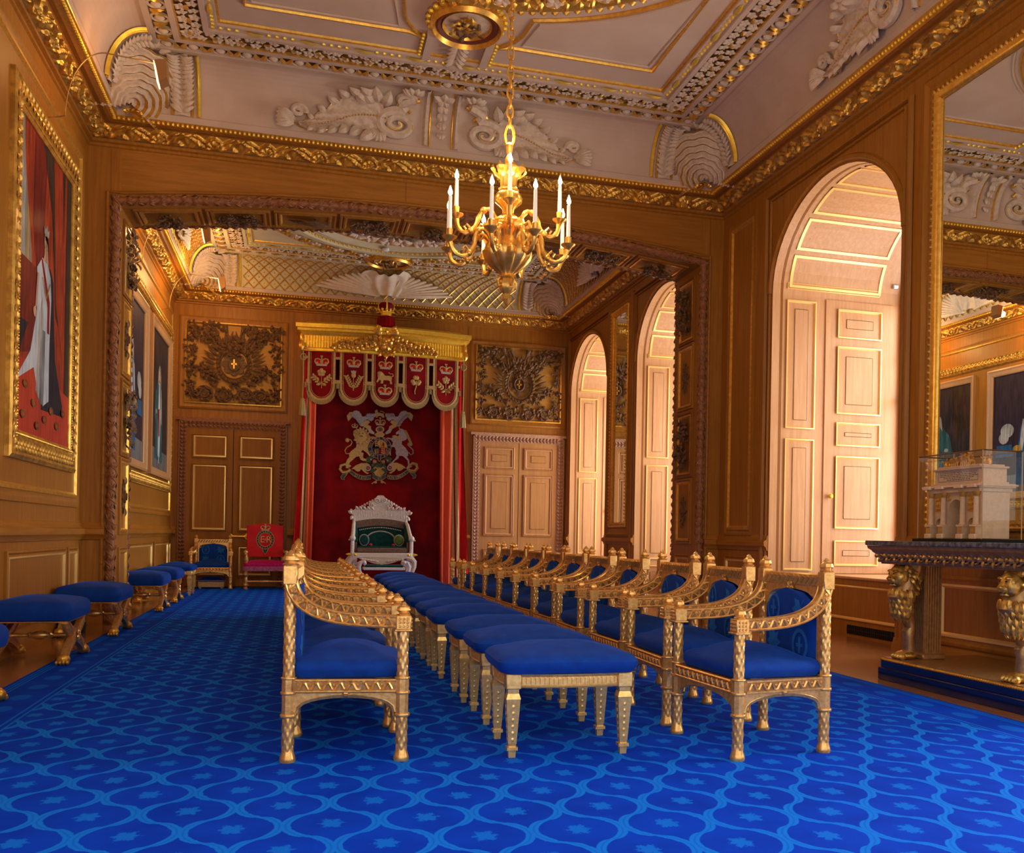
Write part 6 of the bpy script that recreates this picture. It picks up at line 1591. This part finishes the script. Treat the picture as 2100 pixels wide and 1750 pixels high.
# ------------------------------------------------------------------ chandelier
cl = thing('chandelier', 'gilt chandelier with twelve lit candles hanging on a long chain', 'chandelier', (1.435, 7.15, 0))
CG = worn('chandelier_gilding', (.95, .60, .16), (.78, .42, .07), .3, .78, scale=30)
def fluted(n, amt): return lambda a, z: 1+amt*cos(a*n)
b = mb(CG)
b.lathe([(.012, 4.02), (.03, 4.0), (.022, 3.95), (.015, 3.93), (.03, 3.90), (.03, 3.86)], (0, 0, 0), 12)
b.lathe([(.04, 3.80), (.06, 3.835), (.085, 3.83), (.075, 3.78), (.06, 3.72), (.058, 3.66), (.075, 3.645), (.07, 3.63)], (0, 0, 0), 24, mod=fluted(8, .06))
for k in range(8): q = 2*pi*k/8; b.leaf((.065*cos(q), .065*sin(q), 3.74), (.4*cos(q), .4*sin(q), 1), (cos(q), sin(q), 0), .12, .032, .3, 2)
b.lathe([(.06, 3.63), (.09, 3.60), (.105, 3.56), (.10, 3.53), (.07, 3.50), (.045, 3.47), (.04, 3.43), (.06, 3.41), (.075, 3.395)], (0, 0, 0), 28)
b.v = [(x, y, 3.395+(z-3.395)*(.84 if z < 3.84 else 1)+(-.07 if z >= 3.84 else 0)) for x, y, z in b.v]
b.build('stem', cl)
b = mb(CG); b.lathe([(.06, 3.40), (.105, 3.38), (.12, 3.36), (.11, 3.34), (.115, 3.30), (.12, 3.24), (.15, 3.20), (.17, 3.15), (.168, 3.12)], (0, 0, 0), 32, mod=fluted(16, .03))
for k in range(10): q = 2*pi*k/10; b.leaf((.11*cos(q), .11*sin(q), 3.22), (cos(q)*.3, sin(q)*.3, 1), (cos(q), sin(q), 0), .15, .04, .3, 2); b.sph((.125*cos(q+.3), .125*sin(q+.3), 3.33), .02, 6, 4)
b.build('drum', cl)
b = mb(CG); b.lathe([(.160, 3.15), (.176, 3.135), (.176, 3.12), (.165, 3.09), (.125, 3.04), (.08, 3.0), (.055, 2.98), (.05, 2.97)], (0, 0, 0), 96, mod=fluted(12, .07)); b.build('fluted_bowl', cl)
b = mb(CG); b.lathe([(.05, 2.865), (.068, 2.85), (.072, 2.838), (.05, 2.825), (.058, 2.80), (.062, 2.775), (.05, 2.745), (.025, 2.72), (.03, 2.70), (.034, 2.68), (.02, 2.655), (.006, 2.635)], (0, 0, 0), 24, mod=fluted(8, .05))
for k in range(4): q = pi/2*k+.4; b.tube([(.06*cos(q), .06*sin(q), 2.84), (.085*cos(q), .085*sin(q), 2.81), (.075*cos(q), .075*sin(q), 2.77), (.06*cos(q), .06*sin(q), 2.78)], .01, 5)
b.v = [(x, y, z+.112) for x, y, z in b.v]
b.build('pendant_finial', cl)
WAXM = mat('candle_wax', (.9, .84, .74), .5, emis=(1, .8, .55), estr=.25); FLM = mat('candle_flame', (1, .9, .6), .5, emis=(1, .74, .36), estr=45)
def candle_arm(q, pts, zc, hc):
    d = Vector((sin(q), -cos(q), 0)); up = Vector((0, 0, 1))
    P_ = smooth_path(pts, 22); b = mb(CG); b.tube([d*r+up*z for r, z in P_], [.017*(1+.18*cos(i*2.1)) for i in range(23)], 8)
    for i in (6, 13): b.sph(d*P_[i][0]+up*P_[i][1], .026, 8, 5)
    r, z = P_[-1]; c = d*r
    i = 13; o_ = d*P_[i][0]+up*(P_[i][1]+.02); b.tube([o_+d*x+up*y for x, y in ((0, 0), (.03, .03), (.05, .01), (.035, -.01))], .009, 5)
    b.lathe([(.016, z-.02), (.028, z), (.05, z+.015), (.054, z+.024), (.03, z+.026), (.02, z+.035), (.023, z+.075), (.018, z+.08)], c, 14)
    a = b.build('arm', cl)
    k = mb(WAXM); k.lathe([(.016, z+.075), (.0155, z+.08), (.0125, zc-.005), (.006, zc)], c, 10); k.use(FLM).lathe([(.004, zc-.002), (.015, zc+.014), (.016, zc+.028), (.009, zc+.05), (.001, zc+.072)], c, 8); k.build('candle', a)
    return c
for k in range(8):
    q = radians(15+45*k+(4 if k % 2 else -2))
    candle_arm(q, [(.12, 3.20), (.19, 3.28), (.25, 3.24), (.27, 3.14), (.34, 3.06), (.42, 3.08), (.455, 3.16)], 3.475, .3)
for k in range(4):
    q = radians(-10+90*k)
    candle_arm(q, [(.08, 3.37), (.14, 3.45), (.20, 3.42), (.24, 3.32), (.30, 3.27), (.36, 3.30), (.38, 3.38)], 3.66, .3)
for k in range(8):
    q = radians(37+45*k); b = mb(CG); d = Vector((sin(q), -cos(q), 0))
    b.tube([d*.13+Vector((0, 0, 3.30)), d*.20+Vector((0, 0, 3.33)), d*.23+Vector((0, 0, 3.27)), d*.20+Vector((0, 0, 3.22)), d*.17+Vector((0, 0, 3.25))], .014, 6); b.build('scroll_branch', cl)
b = mb(CG); z = 4.0; k = 0
def link(b, z, L, r, w, odd):
    pts = []
    for i in range(12):
        q = 2*pi*i/12; x, y = w*cos(q), (L/2)*sin(q)*1.0; pts.append((x, 0, z+y) if odd else (0, x, z+y))
    b.tube(pts, r, 5, closed=True)
link(b, 4.0, .16, .012, .035, 1); z = 4.11
while z < 5.98: link(b, z, .095, .0085, .022, k % 2); z += .072; k += 1
b.use(GOLD).lathe([(.12, 6.06), (.14, 6.02), (.08, 5.98), (.03, 5.94)], (0, 0, 0), 16)
b.build('chain', cl)
point('candle_glow', (1.435, 7.15, 3.62), 100, (1, .62, .26), .16)
point('candle_glow', (1.435, 7.15, 3.95), 30, (1, .62, .26), .10)
# ------------------------------------------------------------------ console table with lion legs
ct = thing('console_table', 'gilt lion legged console table with a dark marble top and blue black plinth', 'table', (4.72, 5.6, 0))
XF, YE, YN = 4.27, 6.60, 4.5
K = lambda x, y, z: (x-4.72, y-5.6, z)
def kb(b, x0, x1, y0, y1, z0, z1, bev=0): return b.box(x0-4.72, x1-4.72, y0-5.6, y1-5.6, z0, z1, bev)
MARB = worn('dark_marble', (.05, .055, .065), (.19, .19, .20), .12, scale=26, bump=0); GLB = mat('blue_black_lacquer', (.006, .012, .07), .12, coat=.6)
TG = worn('bronzed_gilding', (.46, .27, .10), (.34, .19, .075), .36, .6, scale=30)
b = mb(MARB); kb(b, XF-.09, 5.135, YN-.07, YE+.07, 1.025, 1.06, .006); b.build('marble_top', ct)
b = mb(TG)
prof = [(0, .885), (.01, .885), (.012, .895), (.03, .90), (.032, .915), (.02, .93), (.03, .95), (.06, .975), (.065, .985), (.085, 1.0), (.09, 1.024), (0, 1.024)]
rings = [[K(5.135, YE-.02+o, z) for o, z in prof], [K(XF+.02-o, YE-.02+o, z) for o, z in prof], [K(XF+.02-o, YN+.02-o, z) for o, z in prof], [K(5.135, YN+.02-o, z) for o, z in prof]]
b.loft(rings, caps=True)
for k in range(21):
    y = YN+.06+(YE-YN-.12)*k/20; p = Vector(K(XF-.01, y, .945))
    b.use(TG).tube([p+Vector((-.012, .035*cos(q), .03*sin(q))) for q in (2*pi*j/9 for j in range(9))], .007, 5, closed=True)
    for q in range(4): b.leaf(p+Vector((-.005, .03, 0)), (-.2, cos(q*1.5), sin(q*1.5)), (-1, 0, 0), .055, .016, .3)
    b.use(GOLD).sph(p+Vector((-.012, 0, 0)), .012, 6, 4)
for k in range(8):
    p = Vector(K(XF+.1+.1*k, YE+.01, .945)); b.use(TG)
    for q in range(5): b.leaf(p, (cos(q*1.26), .2, sin(q*1.26)), (0, 1, 0), .05, .016, .3)
b.build('carved_frieze', ct)
for y in (6.365, YN+.12):
    b = mb(TG); kb(b, 4.52, 4.66, y, y+.17, .19, .886); kb(b, 4.49, 4.69, y-.02, y+.19, .17, .215, .01)
    for k in range(8): b.tube([K(4.518, y+.015+.02*k, .23), K(4.518, y+.015+.02*k, .87)], .0075, 5)
    for k in range(6):
        for yy in (y-.002, y+.172): b.tube([K(4.535+.022*k, yy, .23), K(4.535+.022*k, yy, .87)], .008, 5)
    b.build('fluted_pilaster', ct)
b = mb(GLB); kb(b, XF-.0, 5.135, YN-.02, YE, 0.0, .095, .006); kb(b, XF+.015, 5.135, YN, YE-.015, .095, .15, .004)
b.use(GOLD)
for k in range(90): y = YN+(YE-YN-.02)*k/89; b.sph(K(XF+.02, y, .156), (.013, .013, .011), 6, 4)
for k in range(40): b.sph(K(XF+.02+.84*k/39, YE-.02, .156), (.013, .013, .011), 6, 4)
b.use(TG); kb(b, XF+.03, 5.13, YN+.01, YE-.03, .15, .172); b.build('plinth', ct)
def lion_leg(y):
    b = mb(TG); X = 4.415; g = worn('lion_gilding', (.85, .50, .10), (.30, .15, .03), .35, .65, scale=26)
    prof = [(.19, .045, .05, .02), (.24, .045, .045, .0), (.33, .040, .042, .0), (.385, .050, .052, .0), (.41, .042, .046, .01), (.48, .055, .06, -.02), (.56, .075, .08, -.05), (.64, .10, .10, -.07), (.70, .10, .10, -.04), (.78, .10, .10, .0), (.885, .10, .10, .03)]
    b.loft([[K(X+dx+rx*cos(q), y+ry*sin(q), z) for q in (2*pi*j/16 for j in range(16))] for z, rx, ry, dx in prof])
    b.use(g)
    b.sph(K(X-.02, y, .205), (.085, .075, .035), 12, 7)
    for k in range(4): b.sph(K(X-.085, y-.05+.033*k, .195), (.038, .018, .026), 8, 5)
    # breast leaf hugging the leg
    for row in range(4):
        zz = .70-.045*row; rx = .085+.02*(3-row)/3
        for k in range(-4, 5):
            q = k*.36+(.18 if row % 2 else 0); b.leaf(K(X-.045-rx*cos(q)*1.0, y+rx*1.05*sin(q), zz), (.32*cos(q), -.18*sin(q), -1), (-cos(q), sin(q), .25), .125, .030, .22, 2)
    # head
    hx, hz = X-.085, .79
    b.sph(K(hx, y, hz), (.085, .085, .095), 14, 10); b.sph(K(hx-.06, y, hz-.025), (.04, .042, .035), 10, 7); b.sph(K(hx-.05, y, hz-.058), (.034, .036, .018), 8, 5); b.sph(K(hx-.098, y, hz-.012), (.014, .022, .012), 8, 5)
    b.loft([[K(hx-.07, y-.018, hz+.03), K(hx-.07, y+.018, hz+.03), K(hx-.05, y+.016, hz+.045), K(hx-.05, y-.016, hz+.045)], [K(hx-.10, y-.016, hz-.005), K(hx-.10, y+.016, hz-.005), K(hx-.08, y+.016, hz+.0), K(hx-.08, y-.016, hz+.0)]])
    for s in (-1, 1):
        b.sph(K(hx-.062, y+s*.034, hz+.045), (.02, .026, .012), 7, 5); b.sph(K(hx-.03, y+s*.055, hz+.02), (.03, .02, .03), 7, 5); b.use(BLACK).sph(K(hx-.072, y+s*.030, hz+.026), (.008, .011, .006), 6, 4); b.use(g)
        b.sph(K(hx+.01, y+s*.07, hz+.075), (.016, .014, .024), 6, 5)
    b.use(BLACK).tube([K(hx-.075, y-.03, hz-.048), K(hx-.092, y, hz-.043), K(hx-.075, y+.03, hz-.048)], .004, 4); b.use(g)
    rr = random.Random(int(y*10))
    for k in range(150):     # mane locks lying over skull, cheeks and neck
        q = rr.uniform(-pi, pi); el = rr.uniform(-1.1, 1.25); ce = cos(el)
        if ce*cos(q) < -.15 and el < .75: continue
        n_ = Vector((ce*cos(q), ce*sin(q), sin(el))); p = Vector(K(hx+.03, y, hz-.01))+Vector((n_.x*.085, n_.y*.098, n_.z*.105))
        b.leaf(p, Vector((.35, n_.y*.5, -1+.6*max(0, n_.z))), n_, .07, .017, .35)
    b.build('lion_leg', ct)
lion_leg(6.42); lion_leg(5.20)
# ------------------------------------------------------------------ glazed case and the model of a triumphal arch inside it
GX0, GX1, GY0, GY1, GZ0, GZ1 = 4.50, 4.83, 5.72, 6.45, 1.06, 1.70
gc = thing('glass_case', 'bronze framed glass case on the console table covering a model arch', 'display case', ((GX0+GX1)/2, (GY0+GY1)/2, GZ0))
Q = lambda x, y, z: (x-(GX0+GX1)/2, y-(GY0+GY1)/2, z-GZ0)
BRZ = mat('bronze_edge', (.30, .18, .09), .35, .85)
b = mb(BLACK); b.box(*[v for pr in zip(Q(GX0-.03, GY0-.03, GZ0), Q(GX1+.03, GY1+.03, GZ0+.022)) for v in pr], .004); b.build('base', gc)
b = mb(BRZ)
for x in (GX0, GX1):
    for y in (GY0, GY1): b.tube([Q(x, y, GZ0+.02), Q(x, y, GZ1)], .0048, 4)
for z in (GZ0+.024, GZ1):
    for p0, p1 in (((GX0, GY0), (GX1, GY0)), ((GX1, GY0), (GX1, GY1)), ((GX1, GY1), (GX0, GY1)), ((GX0, GY1), (GX0, GY0))): b.tube([Q(*p0, z), Q(*p1, z)], .0045, 4)
b.build('edge_frame', gc, smooth=False)
for v in ([(GX0, GY0), (GX0, GY1)], [(GX1, GY0), (GX1, GY1)], [(GX0, GY0), (GX1, GY0)], [(GX0, GY1), (GX1, GY1)]):
    b = mb(GLASS); (xa, ya), (xb, yb) = v; b.quad(Q(xa, ya, GZ0+.024), Q(xb, yb, GZ0+.024), Q(xb, yb, GZ1), Q(xa, ya, GZ1)); b.build('glass_pane', gc, smooth=False)
b = mb(GLASS); b.quad(Q(GX0, GY0, GZ1), Q(GX1, GY0, GZ1), Q(GX1, GY1, GZ1), Q(GX0, GY1, GZ1)); b.build('glass_pane', gc, smooth=False)
zb = GZ0+.023
ma = thing('model_arch', 'small cream model of a triumphal arch with gilt reliefs inside the glass case', 'model', (4.665, 6.07, zb))
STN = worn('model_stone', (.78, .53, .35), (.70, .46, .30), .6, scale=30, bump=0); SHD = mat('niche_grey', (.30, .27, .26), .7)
HYm, HX_ = .285, .115      # half length (y) and half depth (x)
SEGA = [(-HYm, -.175), (-.095, .095), (.175, HYm)]
b = mb(STN)
zc1 = .335
# three openings: piers between
for a, c in ((-HYm, -.235), (-.135, -.085), (.085, .135), (.235, HYm)): b.box(-HX_, HX_, a, c, 0, zc1)
def arch_fill(a, c, zs, top):
    n = 12; m_ = (a+c)/2; r = (c-a)/2
    for i in range(n):
        y0_, y1_ = m_-r*cos(pi*i/n), m_-r*cos(pi*(i+1)/n); z0_, z1_ = zs+r*sin(pi*i/n), zs+r*sin(pi*(i+1)/n)
        b.loft([[(-HX_, y0_, z0_), (HX_, y0_, z0_), (HX_, y0_, top), (-HX_, y0_, top)], [(-HX_, y1_, z1_), (HX_, y1_, z1_), (HX_, y1_, top), (-HX_, y1_, top)]], caps=False)
arch_fill(-.235, -.135, .10, zc1); arch_fill(.135, .235, .10, zc1); arch_fill(-.085, .085, .20, zc1)
b.build('arch_body', ma, smooth=False)
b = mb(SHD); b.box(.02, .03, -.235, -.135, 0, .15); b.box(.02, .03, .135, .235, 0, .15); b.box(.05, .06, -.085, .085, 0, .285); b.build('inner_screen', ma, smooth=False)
b = mb(STN)
for y in (-.255, -.11, .11, .255):
    b.box(-HX_-.06, -HX_+.005, y-.035, y+.035, 0, .035, .004); b.box(-HX_-.05, -HX_+.005, y-.026, y+.026, .035, .09); b.box(-HX_-.056, -HX_+.005, y-.031, y+.031, .088, .10)
    b.use(GOLD).box(-HX_-.052, -HX_-.048, y-.017, y+.017, .045, .08); b.use(STN)
    b.lathe([(.023, .10), (.026, .106), (.021, .115), (.018, .30), (.021, .303)], (-HX_-.025, y, 0), 14, mod=fluted(10, .03)); b.use(GOLD).lathe([(.019, .303), (.028, .328), (.030, .335)], (-HX_-.025, y, 0), 10); b.lathe([(.024, .10), (.025, .108)], (-HX_-.025, y, 0), 12); b.use(STN)
b.build('column_row', ma)
b = mb(GOLD)
for y in (-.185, .185):
    b.box(-HX_-.006, -HX_, y-.045, y+.045, .20, .315)
    for k in range(12): b.sph((-HX_-.008, y-.032+.021*(k % 4), .22+.034*(k//4)), (.008, .009, .013), 5, 4)
for s in (-1, 1): b.leaf((-HX_-.004, s*.05, .31), (0, s*.8, -.6), (-1, 0, 0), .05, .016, .2); b.sph((-HX_-.004, s*.062, .295), (.006, .012, .02), 6, 4)
b.build('gilt_relief', ma)
b = mb(STN)
for x, e, z0, z1 in ((0, .012, .335, .362), (0, .03, .362, .372), (0, .04, .372, .385), (0, .028, .385, .39)): b.box(-HX_-e-.02, HX_+e, -HYm-e, HYm+e, z0, z1)
for y in (-.255, -.11, .11, .255): b.box(-HX_-.075, -HX_, y-.04, y+.04, .362, .385)
b.build('cornice', ma, smooth=False)
b = mb(STN); b.box(-HX_, HX_, -HYm+.01, HYm-.01, .39, .405); b.box(-HX_+.012, HX_-.012, -HYm+.02, HYm-.02, .405, .50); b.box(-HX_-.004, HX_+.004, -HYm+.005, HYm-.005, .50, .515, .005); b.box(-HX_+.01, HX_-.01, -HYm+.04, HYm-.04, .515, .53, .004)
b.use(SHD); fr_ = lambda u, v, h: (-HX_+.012-h, u, v); b.frame(fr_, -.225, .225, .418, .492, [(0, 0), (0, .003), (.004, .003), (.004, 0)]); at_ = b.build('attic', ma, smooth=False)
INK = mat('incised_lettering', (.16, .12, .10), .7); b = mb(INK)
rl = random.Random(4)
for r in range(5):
    y = -.20+.02*r if r > 2 else -.205; L = .41 if r < 3 else .41-.08*(r-2); y = -L/2
    while y < L/2: wd = rl.uniform(.012, .035); b.box(-HX_+.0105, -HX_+.012, -(y+wd), -y, .478-.0125*r, .4835-.0125*r); y += wd+.008
b.build('incised_lines', at_, smooth=False)
b = mb(worn('gilt_figures', (.85, .42, .04), (.6, .28, .02), .4, .5, scale=60))
def fig(x, y, z, h, horse=0):
    b.lathe([(.018*h/.08, z), (.022*h/.08, z+h*.3), (.012*h/.08, z+h*.55), (.018*h/.08, z+h*.72), (.006*h/.08, z+h*.8)], (x, y, 0), 8); b.sph((x, y, z+h*.9), h*.10, 7, 5); b.tube([(x, y+.012, z+h*.7), (x-.01, y+.03, z+h*.6), (x-.02, y+.035, z+h*.75)], .005, 5)
    if horse:
        b.sph((x-.02, y-.02, z+h*.42), (.03, .018, .018), 8, 5); b.tube([(x-.04, y-.02, z+h*.45), (x-.058, y-.02, z+h*.7), (x-.072, y-.02, z+h*.66)], [.012, .010, .007], 6)
        for dx in (-.04, 0): 
            for dy in (-.03, -.01): b.tube([(x+dx, y+dy, z+h*.4), (x+dx-.006, y+dy, z)], .005, 4)
for y, hh, ho in ((.24, .075, 0), (.20, .06, 0), (.13, .08, 1), (.09, .085, 1), (.03, .10, 1), (-.01, .11, 1), (-.05, .085, 1), (-.20, .08, 0), (-.235, .075, 0)): fig(-.02, y, .528, hh, ho)
b.build('gilt_figure_group', ma)
